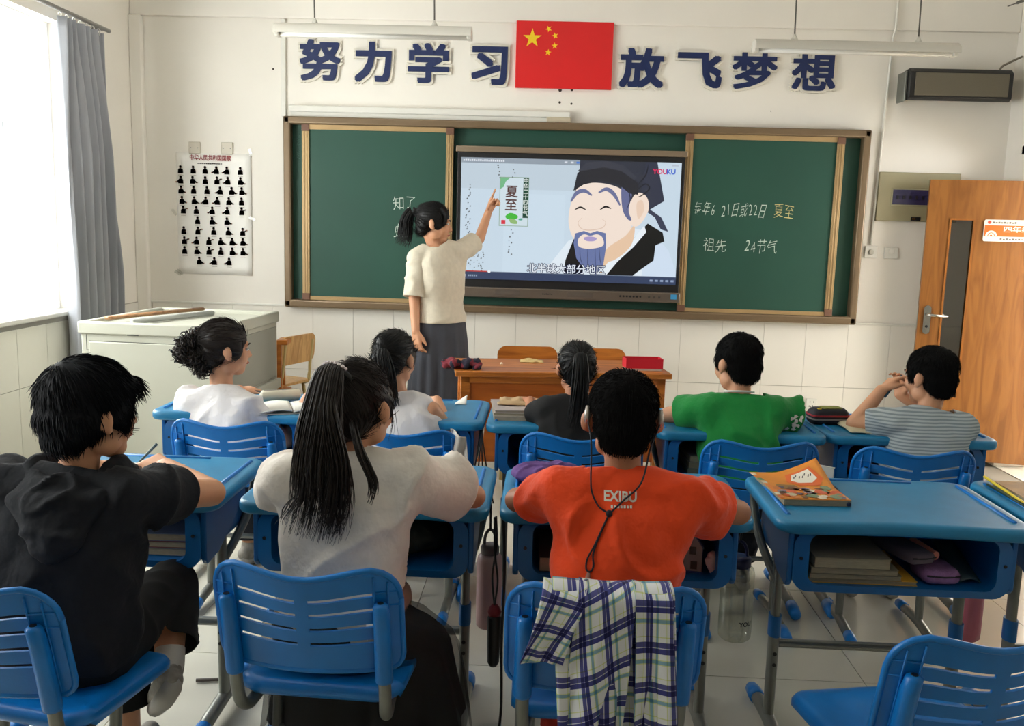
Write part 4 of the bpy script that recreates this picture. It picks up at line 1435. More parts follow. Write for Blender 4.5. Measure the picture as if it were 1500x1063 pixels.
def wrinkle(me, amp, scale, stretch=(1, 1, 1), seed=0.0, calm=None):
    me.update()
    nr = [v.normal.copy() for v in me.vertices]
    for v, n_ in zip(me.vertices, nr):
        c = v.co
        q = noise.noise((c.x * scale * stretch[0] + seed, c.y * scale * stretch[1], c.z * scale * stretch[2] - seed))
        q2 = noise.noise((c.x * scale * 2.3 * stretch[0] + seed + 5, c.y * scale * 2.3 * stretch[1], c.z * scale * 2.3 * stretch[2]))
        q3 = noise.noise((c.x * scale * 0.45 + seed + 9, c.y * scale * 0.45, c.z * scale * 0.45))
        am = amp
        if calm is not None:
            am *= min(1.0, max(0.12, ((c - calm).length - 0.085) / 0.08))
        v.co = c + n_ * am * (((1 - min(1, abs(q) * 3.2)) ** 2) * 1.1 * (0.4 + abs(q3) * 1.6) + q2 * 0.45 + q3 * 0.6)
    me.update()


def cut(me, cuts):
    """cuts: list of (point, normal, radius): remove what lies on the normal's side within the radius"""
    bm = bmesh.new()
    bm.from_mesh(me)
    for p, n_, r in cuts:
        p, n_ = Vector(p), Vector(n_).normalized()
        fs = [f for f in bm.faces if (f.calc_center_median() - p).length < r]
        vs_, es_ = set(), set()
        for f in fs:
            vs_.update(f.verts)
            es_.update(f.edges)
        bmesh.ops.bisect_plane(bm, geom=list(vs_) + list(es_) + fs, plane_co=p, plane_no=n_, clear_outer=True)
    # keep the largest island
    for f in bm.faces:
        f.tag = False
    best = []
    for f in bm.faces:
        if f.tag:
            continue
        st, isl = [f], []
        f.tag = True
        while st:
            q = st.pop()
            isl.append(q)
            for e in q.edges:
                for g_ in e.link_faces:
                    if not g_.tag:
                        g_.tag = True
                        st.append(g_)
        if len(isl) > len(best):
            best = isl
    keep = set(best)
    bmesh.ops.delete(bm, geom=[f for f in bm.faces if f not in keep], context='FACES')
    bm.to_mesh(me)
    bm.free()
    me.shade_smooth()


def hand(mb, W, d, nrm, thumb_side, curl=(0.5, 0.5, 0.5, 0.55), s=1.0, thumb=0.5, spread=0.10):
    """W wrist, d finger direction, nrm back-of-hand normal, thumb_side +-1 along d x nrm"""
    W, d, nrm = Vector(W), Vector(d).normalized(), Vector(nrm)
    nrm = (nrm - d * nrm.dot(d)).normalized()
    sd = d.cross(nrm) * thumb_side
    # palm
    pl = 0.070 * s
    for k in (-1.5, -0.5, 0.5, 1.5):
        capsule(mb, W + d * 0.008 * s + sd * k * 0.008 * s, W + d * pl + sd * k * 0.0165 * s, 0.014 * s, 0.0115 * s, 10, 3)
    lens = (0.060, 0.068, 0.063, 0.050)
    for i in range(4):
        k = 1.5 - i                                   # index is next to the thumb
        base = W + d * pl + sd * k * 0.0170 * s
        fd = (d + sd * k * spread).normalized()
        ang = curl[i]
        p = base
        r = 0.0086 * s * (0.88 if i == 3 else 1)
        rot_ax = fd.cross(nrm).normalized()
        cur_ = fd.copy()
        for j, fr in enumerate((0.46, 0.30, 0.24)):
            cur_ = Matrix.Rotation(-ang * (0.9 if j == 0 else 1.1), 3, rot_ax) @ cur_
            q = p + cur_ * lens[i] * s * fr * 1.15
            capsule(mb, p, q, r, r * 0.92, 9, 3)
            p, r = q, r * 0.92
    tb = W + d * 0.018 * s + sd * 0.022 * s - nrm * 0.004 * s
    td_ = (d * 0.75 + sd * 0.75 * (1 - thumb * 0.6) - nrm * 0.45 * thumb).normalized()
    t1 = tb + td_ * 0.030 * s
    td2 = (td_ + d * 0.5 - sd * 0.25 * thumb - nrm * 0.15 * thumb).normalized()
    t2 = t1 + td2 * 0.026 * s
    chain(mb, [tb, t1, t2, t2 + td2 * 0.016 * s], [0.0125 * s, 0.0105 * s, 0.0092 * s, 0.0078 * s])


def head_shapes(mb, HM, s, ear=1.0):
    def P(x, y, z):
        return HM @ Vector((x * s, y * s, z * s))
    R3 = HM.to_3x3()

    def E(c, r, rot=None):
        mb.ellipsoid(P(*c), [q * s for q in r], R3 @ rot if rot is not None else R3, 20, 12)
    E((0, -0.012, 0.024), (0.073, 0.091, 0.082))
    E((0, 0.030, -0.028), (0.060, 0.056, 0.074))
    E((0, 0.048, -0.084), (0.034, 0.032, 0.026))
    for q in (-1, 1):
        E((q * 0.034, 0.052, -0.030), (0.028, 0.026, 0.032))
        E((q * 0.046, 0.012, -0.066), (0.018, 0.034, 0.028))
        E((q * (0.080 + 0.020 * (ear - 1.0)), -0.010, -0.008), (0.0085 * ear, 0.018, 0.029), Matrix.Rotation(-q * (0.42 + 0.8 * (ear - 1.0)), 3, 'Z') @ Matrix.Rotation(0.15, 3, 'X'))
        E((q * 0.077, 0.000, -0.030), (0.008 * ear, 0.011, 0.012))
    E((0, 0.072, 0.020), (0.046, 0.014, 0.012))
    capsule(mb, P(0, 0.078, 0.002), P(0, 0.094, -0.028), 0.007 * s, 0.0115 * s)
    for q in (-1, 1):
        E((q * 0.011, 0.087, -0.031), (0.008, 0.009, 0.007))
    E((0, 0.078, -0.054), (0.021, 0.012, 0.007))
    E((0, 0.075, -0.065), (0.018, 0.012, 0.007))


M_skin = mat('skin', (206, 152, 118), rough=0.5, var=0.04, vscale=14, spec=0.35, sss=0.12)
M_skin2 = mat('skin_tan', (176, 118, 86), rough=0.5, var=0.04, vscale=14, spec=0.35, sss=0.12)
M_hair = mat('hair_black', (12, 11, 12), rough=0.55, var=0.25, vscale=30, spec=0.35)
M_hairb = mat('hair_brown', (32, 23, 19), rough=0.5, var=0.25, vscale=30, spec=0.4)
M_eyew = mat('eye_white', (226, 220, 212), rough=0.3)
M_eyed = mat('eye_dark', (26, 18, 14), rough=0.2)
M_lip = mat('lip', (178, 96, 86), rough=0.5)


def rot_head(yaw, pitch=0.0, roll=0.0):
    return Matrix.Rotation(math.radians(yaw), 4, 'Z') @ Matrix.Rotation(math.radians(pitch), 4, 'X') @ Matrix.Rotation(math.radians(roll), 4, 'Y')


def face_parts(root, HM, s, hairm):
    def P(x, y, z):
        return HM @ Vector((x * s, y * s, z * s))
    R3 = HM.to_3x3()
    for q in (-1, 1):
        e = MB().ellipsoid(P(q * 0.030, 0.0745, 0.002), (0.0125 * s, 0.0075 * s, 0.0065 * s), R3, 12, 8).build('eye', M_eyew, root, smooth=True)
        MB().ellipsoid(P(q * 0.030, 0.0800, 0.002), (0.0058 * s, 0.003 * s, 0.0058 * s), R3, 10, 6).build('iris', M_eyed, e, smooth=True)
        MB().tube([P(q * 0.014, 0.086, 0.020), P(q * 0.030, 0.0845, 0.025), P(q * 0.046, 0.074, 0.021)], [0.0028 * s, 0.0032 * s, 0.0018 * s], 6).build('eyebrow', hairm, root, smooth=True)
    MB().tube([P(-0.018, 0.0815, -0.0595), P(-0.006, 0.0888, -0.0575), P(0.006, 0.0888, -0.0575), P(0.018, 0.0815, -0.0595)], [0.0015 * s, 0.0042 * s, 0.0042 * s, 0.0015 * s], 6).build('lips', M_lip, root, smooth=True)


def strand(mb, pts, r, n=3):
    """tapered strand"""
    k = len(pts)
    mb.tube(pts, [r * (1 - 0.85 * (i / (k - 1)) ** 1.5) for i in range(k)], n, False)


def hair_cap(root, HM, s, hairm, style, seed, whorl=(0.01, -0.055, 0.085), name='hair', tufts=1100):
    """style: 'short' boys, 'tied' girls with the hair pulled to a tie"""
    def P(x, y, z):
        return HM @ Vector((x * s, y * s, z * s))
    R3 = HM.to_3x3()
    mb = MB()

    def E(c, r):
        mb.ellipsoid(P(*c), [q * s for q in r], R3, 22, 14)
    if style == 'short':
        E((0, -0.018, 0.038), (0.082, 0.098, 0.082))
        E((0, -0.046, -0.010), (0.073, 0.062, 0.058))
        E((0, -0.052, -0.045), (0.060, 0.046, 0.040))
        for q in (-1, 1):
            E((q * 0.064, 0.020, 0.012), (0.016, 0.030, 0.036))
    elif style == 'thick':
        E((0, -0.016, 0.038), (0.090, 0.103, 0.086))
        E((0, -0.040, -0.008), (0.088, 0.078, 0.066))
        E((0, -0.056, -0.046), (0.068, 0.052, 0.044))
        E((0, 0.062, 0.055), (0.066, 0.038, 0.030))
        for q in (-1, 1):
            E((q * 0.066, 0.026, 0.010), (0.020, 0.034, 0.044))
    else:
        E((0, -0.016, 0.032), (0.081, 0.096, 0.083))
        E((0, -0.048, -0.010), (0.074, 0.060, 0.060))
        E((0, -0.058, -0.050), (0.056, 0.040, 0.034))
        for q in (-1, 1):
            E((q * 0.062, 0.022, 0.004), (0.015, 0.032, 0.044))
    me = remesh(mb, 0.0055, 5, name)
    rnd = random.Random(seed)
    inv = HM.inverted()
    tris = [p for p in me.polygons]
    w = [p.area for p in tris]
    out = MB()
    out.v = [tuple(v.co) for v in me.vertices]
    out.f = [tuple(p.vertices) for p in me.polygons]
    out.c = [None] * len(out.f)
    wh = Vector(whorl) * s
    for p in rnd.choices(tris, w, k=tufts):
        c, nn = p.center.copy(), p.normal.copy()
        lc = inv @ c
        if lc.y > 0.055 * s and lc.z < 0.03 * s:
            continue
        if style in ('short', 'thick'):
            d = (lc - wh)
            d = d.normalized() + Vector((0, 0.15, -0.75))
            L = rnd.uniform(0.020, 0.034) * (1.35 if style == 'thick' else 0.60) * s
            lift = rnd.uniform(0.0, 0.07) if style == 'thick' else rnd.uniform(0.12, 0.40)
            r = rnd.uniform(0.0013, 0.0024) if style == 'thick' else rnd.uniform(0.0007, 0.0013)
        else:
            d = (wh - lc).normalized()
            L = rnd.uniform(0.035, 0.060) * s
            lift = rnd.uniform(0.0, 0.02)
            r = rnd.uniform(0.0010, 0.0020)
        d = R3 @ d
        d = d - nn * d.dot(nn)
        if d.length < 1e-4:
            continue
        d.normalize()
        d = (d + Vector((rnd.uniform(-1, 1), rnd.uniform(-1, 1), rnd.uniform(-1, 1))) * (0.07 if style == 'tied' else 0.09 if style == 'thick' else 0.14)).normalized()
        p0 = c - nn * 0.002
        p1 = p0 + d * L * 0.5 + nn * (0.003 + L * lift * 0.5)
        p2 = p0 + d * L + nn * (0.001 + L * lift * (0.9 if style != 'tied' else 0.2)) + Vector((0, 0, -0.003))
        strand(out, [p0, p1, p2], r)
    return out.build(name, hairm, root, smooth=True)


def lock(out, guide, n, r0, r1, spread0, spread1, rnd, jag=0.25, wave=0.0, flat=None):
    """n strands following a guide path, spread growing from spread0 to spread1"""
    G = smooth_path(guide, 5)
    m = len(G)
    for _ in range(n):
        a, q = rnd.uniform(0, 2 * math.pi), math.sqrt(rnd.random())
        end = 1 - jag * rnd.random()
        k = max(4, int(m * end))
        pts = []
        ph = rnd.uniform(0, 6.28)
        for i in range(0, k, 1):
            t = i / (m - 1)
            tg = (G[min(i + 1, m - 1)] - G[max(i - 1, 0)]).normalized()
            u = (Vector((1, 0, 0)) - tg * tg.x)
            u = u.normalized() if u.length > 1e-3 else Vector((0, 1, 0))
            w = tg.cross(u)
            sp = spread0 + (spread1 - spread0) * math.sin(min(1, t * 1.15) * math.pi / 2)
            fx = flat if flat else 1.0
            pts.append(G[i] + u * math.cos(a) * q * sp + w * math.sin(a) * q * sp * fx
                       + Vector((math.sin(ph + t * 9), math.cos(ph * 1.3 + t * 7), 0)) * wave * t)
        strand(out, pts, rnd.uniform(r0, r1), 4)


def torso_rings(J, k, grow=0.0):
    """elliptical rings from the seat up to the neck; J: pelvis, chest, neck, side, fwd; k radii dict"""
    P, C, N, sd, fw = J['pelvis'], J['chest'], J['neck'], J['side'], J['fwd']
    up1 = (C - P)
    g = grow
    rings = [ering(P + Vector((0, 0, -0.075)), sd, fw, k['hip'] * 0.80 + g, k['hipd'] * 0.75 + g),
             ering(P + Vector((0, 0, -0.045)), sd, fw, k['hip'] + g, k['hipd'] + g),
             ering(P + up1 * 0.12, sd, fw, k['hip'] + g, k['hipd'] + g),
             ering(P + up1 * 0.45, sd, fw, k['waist'] + g, k['waistd'] + g),
             ering(P + up1 * 0.80, sd, fw, k['chest'] + g, k['chestd'] + g),
             ering(C, sd, fw, k['chest'] + g, k['chestd'] + g),
             ering(C + (N - C) * 0.45, sd, fw, k['chest'] * 0.98 + g, k['chestd'] * 0.88 + g),
             ering(C + (N - C) * 0.80, sd, fw, k['chest'] * 0.72 + g, k['chestd'] * 0.62 + g),
             ering(N, sd, fw, k['neck'] * 1.35 + g * 0.6, k['neck'] * 1.2 + g * 0.6)]
    return rings


CHILD = dict(hip=0.135, hipd=0.095, waist=0.122, waistd=0.085, chest=0.138, chestd=0.088, neck=0.044)


def person(label, J, yaw, cfg):
    """J: world joints (tuples). cfg: looks"""
    J = {k: Vector(v) for k, v in J.items()}
    base = Vector((J['pelvis'].x, J['pelvis'].y, 0))
    root = thing('person', label, 'person', base)
    for k in J:
        J[k] = J[k] - base
    a = math.radians(yaw)
    J['side'] = Vector((math.cos(a), math.sin(a), 0))
    J['fwd'] = Vector((-math.sin(a), math.cos(a), 0))
    k = dict(CHILD)
    k.update(cfg.get('k', {}))
    s = cfg.get('s', 1.0)
    hs = cfg.get('hs', 1.0)
    HM = Matrix.Translation(J['head']) @ rot_head(*cfg['head'])
    mb = MB()
    mb.loft(torso_rings(J, k), True)
    for q in ('L', 'R'):
        chain(mb, [J['sh' + q], J['el' + q], J['wr' + q]], [0.042 * s, 0.034 * s, 0.024 * s])
        capsule(mb, J['neck'] + Vector((0, 0, -0.02)), J['sh' + q], 0.040 * s, 0.040 * s)
        capsule(mb, J['chest'] + (J['sh' + q] - J['neck']) * 0.45, J['sh' + q], 0.060 * s, 0.042 * s)
        fd = J['wr' + q] - J['el' + q]
        if 0.76 < J['wr' + q].z < 0.81:
            fd.z = 0.0
        h = cfg.get('hand' + q, {})
        hand(mb, J['wr' + q], h.get('d', fd), h.get('n', (0, 0, 1)), h.get('t', -1 if q == 'R' else 1), h.get('curl', (0.35, 0.35, 0.4, 0.45)), h.get('s', 0.88 * s), h.get('thumb', 0.4), h.get('spread', 0.12))
        hip = J['pelvis'] + J['side'] * (0.075 * s if q == 'R' else -0.075 * s) + Vector((0, 0, -0.02))
        chain(mb, [hip, J['kn' + q], J['an' + q]], [0.072 * s, 0.050 * s, 0.032 * s])
    capsule(mb, J['neck'] + Vector((0, 0, -0.04)), HM @ Vector((0, -0.022 * hs, -0.055 * hs)), k['neck'] * 1.08, k['neck'] * 0.98)
    head_shapes(mb, HM, hs, cfg.get('ear', 1.0))
    bme = remesh(mb, cfg.get('voxel', 0.0060), 3, 'body')
    obj('body', bme, cfg.get('skin', M_skin), root)
    bme.shade_smooth()
    face_parts(root, HM, hs, cfg.get('hairm', M_hair))
    # ---- top
    t = cfg['top']
    g = t.get('grow', 0.016)
    mb = MB()
    mb.loft(torso_rings(J, k, g), True)
    cuts, seps = [], []
    for q in ('L', 'R'):
        sh, el = J['sh' + q], J['el' + q]
        d = el - sh
        fr = t.get('sleeve', 0.6)
        if fr > 0:
            fr = t.get('sleeve' + q, fr)
            r1, r2 = t.get('r1', 0.060) * s, t.get('r2', 0.060) * s
            e = sh + d * fr
            if t.get('sep' + q):
                mb2 = MB()
                capsule(mb2, sh, e + d.normalized() * 0.04, r1, r2)
                sme_ = remesh(mb2, t.get('voxel', 0.0085), 3, 'sleeve')
                wrinkle(sme_, 0.006, 9.0, seed=5.5)
                cut(sme_, [(e, d, 0.3)])
                seps.append(sme_)
                capsule(mb, J['chest'] + (sh - J['neck']) * 0.45, sh, 0.070 * s + g * 0.5, r1 * 0.9)
                capsule(mb, J['neck'] + Vector((0, 0, -0.015)), sh, (0.046 * s + g * 0.6), 0.046 * s + g * 0.8)
                continue
            capsule(mb, J['chest'] + (sh - J['neck']) * 0.45, sh, 0.070 * s + g * 0.5, r1)
            capsule(mb, sh, e + d.normalized() * 0.04, r1, r2)
            capsule(mb, J['neck'] + Vector((0, 0, -0.015)), sh, (0.046 * s + g * 0.6), 0.046 * s + g * 0.8)
            cuts.append((e, d, r2 * 1.6 + 0.01))
            if fr > 1.0:
                pass
        else:
            capsule(mb, J['neck'] + Vector((0, 0, -0.015)), J['neck'] + (sh - J['neck']) * 0.72, 0.044 * s + g * 0.5, 0.046 * s + g * 0.4)
            capsule(mb, J['chest'] + (sh - J['neck']) * 0.35, J['neck'] + (sh - J['neck']) * 0.72, 0.055 * s + g * 0.4, 0.045 * s + g * 0.4)
    nk = t.get('neckcut', (0.030, 0.0))
    nr_ = t.get('neckr', 0.090)
    up = (HM @ Vector((0, -0.02 * hs, -0.05 * hs)) - J['neck']).normalized()
    cuts.append((J['neck'] + up * nk[0] + J['fwd'] * 0.0, up + J['fwd'] * t.get('neckfwd', 0.25), nr_))
    hem = t.get('hem', None)
    if hem is not None:
        cuts.append(((J['pelvis'].x, J['pelvis'].y, hem), (0, 0, -1), 0.6))
    tme = remesh(mb, t.get('voxel', 0.0085), t.get('smooth', 6), t.get('name', 'shirt'))
    wrinkle(tme, t.get('wr', 0.020), t.get('wsc', 6.5), t.get('wst', (1, 1, 0.75)), seed=cfg.get('seed', 1) * 3.7, calm=J['neck'])
    cut(tme, cuts)
    if seps:
        mj = MB()
        for q_ in [tme] + seps:
            mesh_to_mb(q_, mj, lambda a_, b_, c_: (a_, b_, c_))
        tme = mj.mesh(t.get('name', 'shirt'))
        tme.shade_smooth()
    shirt = obj(t.get('name', 'shirt'), tme, t['mat'], root)
    so = shirt.modifiers.new('solid', 'SOLIDIFY')
    so.thickness = 0.004
    so.offset = 0
    # ---- trousers
    b = cfg.get('legs')
    if b:
        mb = MB()
        P = J['pelvis']
        mb.loft([ering(P + Vector((0, 0, z)), J['side'], J['fwd'], k['hip'] + e + 0.008, k['hipd'] + e + 0.008) for z, e in ((-0.085, -0.02), (-0.05, 0), (0.0, 0), (0.07, -0.002))], True)
        cu_ = []
        for q in ('L', 'R'):
            hip = P + J['side'] * (0.075 * s if q == 'R' else -0.075 * s) + Vector((0, 0, -0.02))
            kn, an = J['kn' + q], J['an' + q]
            fr = b.get('len', 0.9)
            e = kn + (an - kn) * fr
            chain(mb, [hip, kn, e + (an - kn).normalized() * 0.03], [0.086 * s, 0.070 * s, b.get('r', 0.058) * s])
            cu_.append((e, an - kn, 0.10))
        pme = remesh(mb, 0.009, 5, 'trousers')
        wrinkle(pme, 0.006, 10, seed=cfg.get('seed', 1) * 1.3)
        cut(pme, cu_)
        po_ = obj('trousers', pme, b['mat'], root)
        so = po_.modifiers.new('solid', 'SOLIDIFY')
        so.thickness = 0.004
    # ---- shoes
    for q in ('L', 'R'):
        fdir = cfg.get('foot' + q)
        if fdir is None:
            fdir = J['fwd']
        fdir = Vector(fdir).normalized()
        an = J['an' + q]
        dn = (an - J['kn' + q]).normalized()
        dn = (dn - fdir * dn.dot(fdir)).normalized()
        mb = MB()
        heel = an + dn * 0.035 - fdir * 0.030
        toe = heel + fdir * 0.17
        chain(mb, [heel, heel + fdir * 0.08, toe], [0.034, 0.036, 0.030])
        capsule(mb, an + dn * 0.0, heel + fdir * 0.05, 0.038, 0.034)
        sme = remesh(mb, 0.006, 3, 'shoe')
        shoe = obj('shoe', sme, cfg.get('shoe', mat('shoe_grey', (150, 144, 134), rough=0.7, var=0.2, vscale=60)), root)
        sme.shade_smooth()
        MB().tube([heel + dn * 0.026 - fdir * 0.03, heel + dn * 0.030 + fdir * 0.06, toe + dn * 0.022 + fdir * 0.022], [0.028, 0.030, 0.026], 10, flat=0.9).build('sole', mat('sole_white', (176, 172, 164), rough=0.7), shoe, smooth=True)
        sk_ = cfg.get('sock')
        if sk_:
            MB().tube([an - dn * 0.055, an - dn * 0.01, an + dn * 0.01], [0.037, 0.038, 0.036], 12).build('sock', sk_, root, smooth=True)
    return root, J, HM


M_crop = mat('hair_cropped', (13, 12, 12), rough=0.9, spec=0.15)


def hair_short(root, HM, hs, seed, style='short', hairm=None, tufts=1200):
    return hair_cap(root, HM, hs, hairm or M_crop, style, seed, tufts=tufts * 2)


LEGS = lambda x, y, dx=0.085: dict(knL=(x - dx, y + 0.34, 0.455), knR=(x + dx, y + 0.34, 0.455), anL=(x - dx, y + 0.33, 0.09), anR=(x + dx, y + 0.33, 0.09))
M_jean = mat('trousers_dark', (34, 36, 44), rough=0.85, var=0.15, vscale=20)
M_blackcloth = mat('black_cotton', (11, 11, 13), rough=0.9, var=0.2, vscale=12)
# ------------------------------------------------------------------ boy in orange
M_orange = mat('orange_cotton', (250, 74, 10), rough=0.85, bump=0.7, bscale=11, bdist=0.022, var=0.06, vscale=8, sheen=0.15)
J = dict(pelvis=(0.165, 2.045, 0.505), chest=(0.190, 2.125, 0.760), neck=(0.200, 2.150, 0.915), head=(0.193, 2.180, 1.050),
         shL=(0.062, 2.130, 0.865), shR=(0.345, 2.130, 0.860), elL=(-0.062, 2.335, 0.785), elR=(0.515, 2.300, 0.785),
         wrL=(0.070, 2.480, 0.782), wrR=(0.350, 2.470, 0.782), **LEGS(0.165, 2.045))
r, Jo, HMo = person('boy in orange shirt with hearing aids, back to us, seated on the plaid shirt chair', J, -1,
                    dict(head=(2, -4, 0), top=dict(mat=M_orange, sleeve=0.52, r1=0.062, r2=0.066, neckcut=(0.018, 0), hem=0.50, grow=0.018, name='orange_shirt'),
                         legs=dict(mat=mat('red_trousers', (190, 52, 36), rough=0.85)), seed=2, skin=M_skin2, ear=1.4))
ORANGE = r
hair_short(r, HMo, 1.0, 21, tufts=2200)
tx = MB()


def on_back(me, fn, mb, target, depth=0.0022, col=None):
    """lay a flat print on the rear of a garment: (x,z) -> y found on the mesh itself"""
    from mathutils.bvhtree import BVHTree
    tb = BVHTree.FromPolygons([v.co.copy() for v in target.vertices], [tuple(p.vertices) for p in target.polygons])

    def f(x, y, z):
        X, Z = fn(x, y)
        hit = tb.ray_cast(Vector((X, -2, Z)), Vector((0, 1, 0)))
        return (X, hit[0].y - depth, Z) if hit[0] is not None else None
    pts = [f(*v.co) for v in me.vertices]
    o_ = len(mb.v)
    mb.v += [p if p is not None else (0, 0, 0) for p in pts]
    for p in me.polygons:
        q = [pts[i] for i in p.vertices]
        if None in q or max(a[1] for a in q) - min(a[1] for a in q) > 0.02:
            continue
        mb.f.append(tuple(o_ + i for i in p.vertices))
        mb.c.append(col)


def subdiv_mesh(me, cuts=1, maxlen=0.012):
    bm = bmesh.new()
    bm.from_mesh(me)
    bmesh.ops.triangulate(bm, faces=bm.faces[:])
    for _ in range(3):
        es = [e for e in bm.edges if e.calc_length() > maxlen]
        if not es:
            break
        bmesh.ops.subdivide_edges(bm, edges=es, cuts=1)
        bmesh.ops.triangulate(bm, faces=bm.faces[:])
    bm.to_mesh(me)
    bm.free()
    return me


sh = [c for c in r.children if c.name.startswith('orange_shirt')][0]
on_back(subdiv_mesh(text_mesh('EXIBU', 0.036, 0.0010)), lambda x, y: (0.022 + x * 0.80, 0.884 + y * 0.85), tx, sh.data, 0.0042)
for _k in range(7):                                    # second line, too small to read
    me = bpy.data.meshes.new('p')
    me.from_pydata([(-0.0024, -0.003, 0), (0.0024, -0.003, 0), (0.0024, 0.003 - 0.001 * (_k % 2), 0), (-0.0024, 0.003, 0)], [], [(0, 1, 2, 3)])
    on_back(me, lambda x, y: (0.002 + 0.0075 * _k + x, 0.864 + y), tx, sh.data, 0.0042)
tx.build('shirt_lettering', mat('print_white', (238, 228, 216), rough=0.7), sh)
# hearing aids with their cord and clear clip
ha = thing('hearing_aid_cord', 'dark cord of the hearing aids hanging down the orange shirt', 'cord', ORANGE.location)
from mathutils.bvhtree import BVHTree
tb = BVHTree.FromPolygons([v.co.copy() for v in sh.data.vertices], [tuple(p.vertices) for p in sh.data.polygons])


def backpt(x, z, off=0.006):
    h = tb.ray_cast(Vector((x, -2, z)), Vector((0, 1, 0)))
    return Vector((x, (h[0].y if h[0] is not None else 0.0) - off, z))


M_cord = mat('cord_navy', (26, 26, 40), rough=0.6)
earL, earR = HMo @ Vector((-0.088, -0.030, 0.010)), HMo @ Vector((0.088, -0.030, 0.004))
knot = backpt(-0.004, 0.850)
pa = smooth_path([earL + Vector((0, -0.004, -0.01)), earL + Vector((0.010, -0.035, -0.06)), Vector((-0.048, backpt(-0.048, 0.915).y - 0.006, 0.920)), backpt(-0.044, 0.89), backpt(-0.028, 0.862), knot], 6)
pb = smooth_path([earR + Vector((0, -0.004, -0.01)), earR + Vector((-0.025, -0.045, -0.06)), Vector((0.070, backpt(0.070, 0.91).y - 0.010, 0.920)), backpt(0.030, 0.878), knot], 6)
pc = smooth_path([knot, backpt(-0.018, 0.82), backpt(-0.036, 0.78), backpt(-0.052, 0.748), backpt(-0.054, 0.728), backpt(-0.045, 0.724), backpt(-0.038, 0.736), backpt(-0.038, 0.765), backpt(-0.018, 0.818), knot], 6)
for p in (pa, pb, pc):
    MB().tube(p, 0.0022, 6).build('cord', M_cord, ha, smooth=True)
MB().ellipsoid(knot, (0.008, 0.006, 0.009)).build('knot', M_cord, ha, smooth=True)
cp = backpt(-0.052, 0.692, 0.008)
MB().tube([cp + Vector((0.004, 0, 0.032)), cp + Vector((0.001, -0.002, 0.010)), cp + Vector((-0.002, 0, -0.020))], [0.003, 0.007, 0.005], 8).build('clip', mat('clear_clip', (226, 160, 140), rough=0.2, trans=0.4), ha, smooth=True)
for e in (earL, earR):
    MB().tube([e + Vector((0, 0.0, -0.020)), e + Vector((0, -0.007, 0.0)), e + Vector((0, 0.002, 0.020))], [0.006, 0.008, 0.005], 8).build('hearing_aid', mat('aid_silver', (190, 180, 172), rough=0.25, metal=0.6), ha, smooth=True)

# ------------------------------------------------------------------ girl in white with the long ponytail
M_whitecot = mat('white_cotton', (236, 228, 218), rough=0.85, bump=0.7, bscale=11, bdist=0.022, var=0.03, vscale=10, sheen=0.1)
J = dict(pelvis=(-0.495, 2.110, 0.505), chest=(-0.480, 2.150, 0.770), neck=(-0.470, 2.165, 0.925), head=(-0.455, 2.195, 1.055),
         shL=(-0.605, 2.150, 0.875), shR=(-0.330, 2.160, 0.880), elL=(-0.715, 2.345, 0.790), elR=(-0.178, 2.335, 0.790),
         wrL=(-0.580, 2.490, 0.782), wrR=(-0.320, 2.500, 0.782), **LEGS(-0.49, 2.11))
r, Jg, HMg = person('girl in white blouse with long dark ponytail, back to us', J, -4,
                    dict(head=(-24, -3, 0), top=dict(mat=M_whitecot, sleeve=0.62, sleeveR=0.66, r1=0.066, r2=0.076, neckcut=(0.034, 0), hem=0.52, grow=0.022, wr=0.017, name='white_blouse'), seed=3))
hair_cap(r, HMg, 1.0, M_hairb, 'tied', 31, whorl=(0.0, -0.085, 0.085), tufts=1500)
rnd = random.Random(5)
pt = MB()
tie = HMg @ Vector((-0.006, -0.088, 0.082))
b0 = Vector((-0.495, 2.11, 0))


def W2(x, y, z, b=b0):
    return Vector((x, y, z)) - b


lock(pt, [tie + Vector((0, 0.01, 0.0)), tie + Vector((-0.010, -0.035, 0.010)), W2(-0.512, 2.035, 1.06), W2(-0.520, 2.025, 0.96), W2(-0.515, 2.010, 0.86), W2(-0.535, 1.995, 0.755)], 620, 0.0012, 0.0028, 0.018, 0.064, rnd, 0.30, 0.007, flat=0.45)
lock(pt, [tie + Vector((0, 0.01, 0)), W2(-0.500, 2.03, 1.08), W2(-0.475, 2.020, 0.95), W2(-0.475, 2.015, 0.84), W2(-0.490, 2.010, 0.765)], 220, 0.0012, 0.0024, 0.014, 0.042, rnd, 0.35, 0.008, flat=0.5)
lock(pt, [HMg @ Vector((0.03, -0.08, -0.01)), W2(-0.425, 2.06, 0.97), W2(-0.393, 2.045, 0.90), W2(-0.400, 2.035, 0.84)], 30, 0.002, 0.003, 0.008, 0.012, rnd, 0.2, 0.004)
lock(pt, [W2(-0.53, 2.03, 0.90), W2(-0.580, 2.02, 0.84), W2(-0.600, 2.015, 0.79)], 16, 0.0016, 0.0026, 0.008, 0.022, rnd, 0.4, 0.006)
pt.build('ponytail', M_hairb, r, smooth=True)
fw_ = MB()
lock(fw_, [HMg @ Vector((0.070, 0.030, 0.02)), HMg @ Vector((0.082, 0.032, -0.04)), HMg @ Vector((0.080, 0.028, -0.10))], 8, 0.0008, 0.0012, 0.003, 0.012, rnd, 0.4, 0.004)
fw_.build('loose_hair', M_hairb, r, smooth=True)
hc = thing('hair_clip', 'black and silver jewelled hair clip on the long ponytail', 'hair clip', r.location)
RR = HMg.to_3x3()
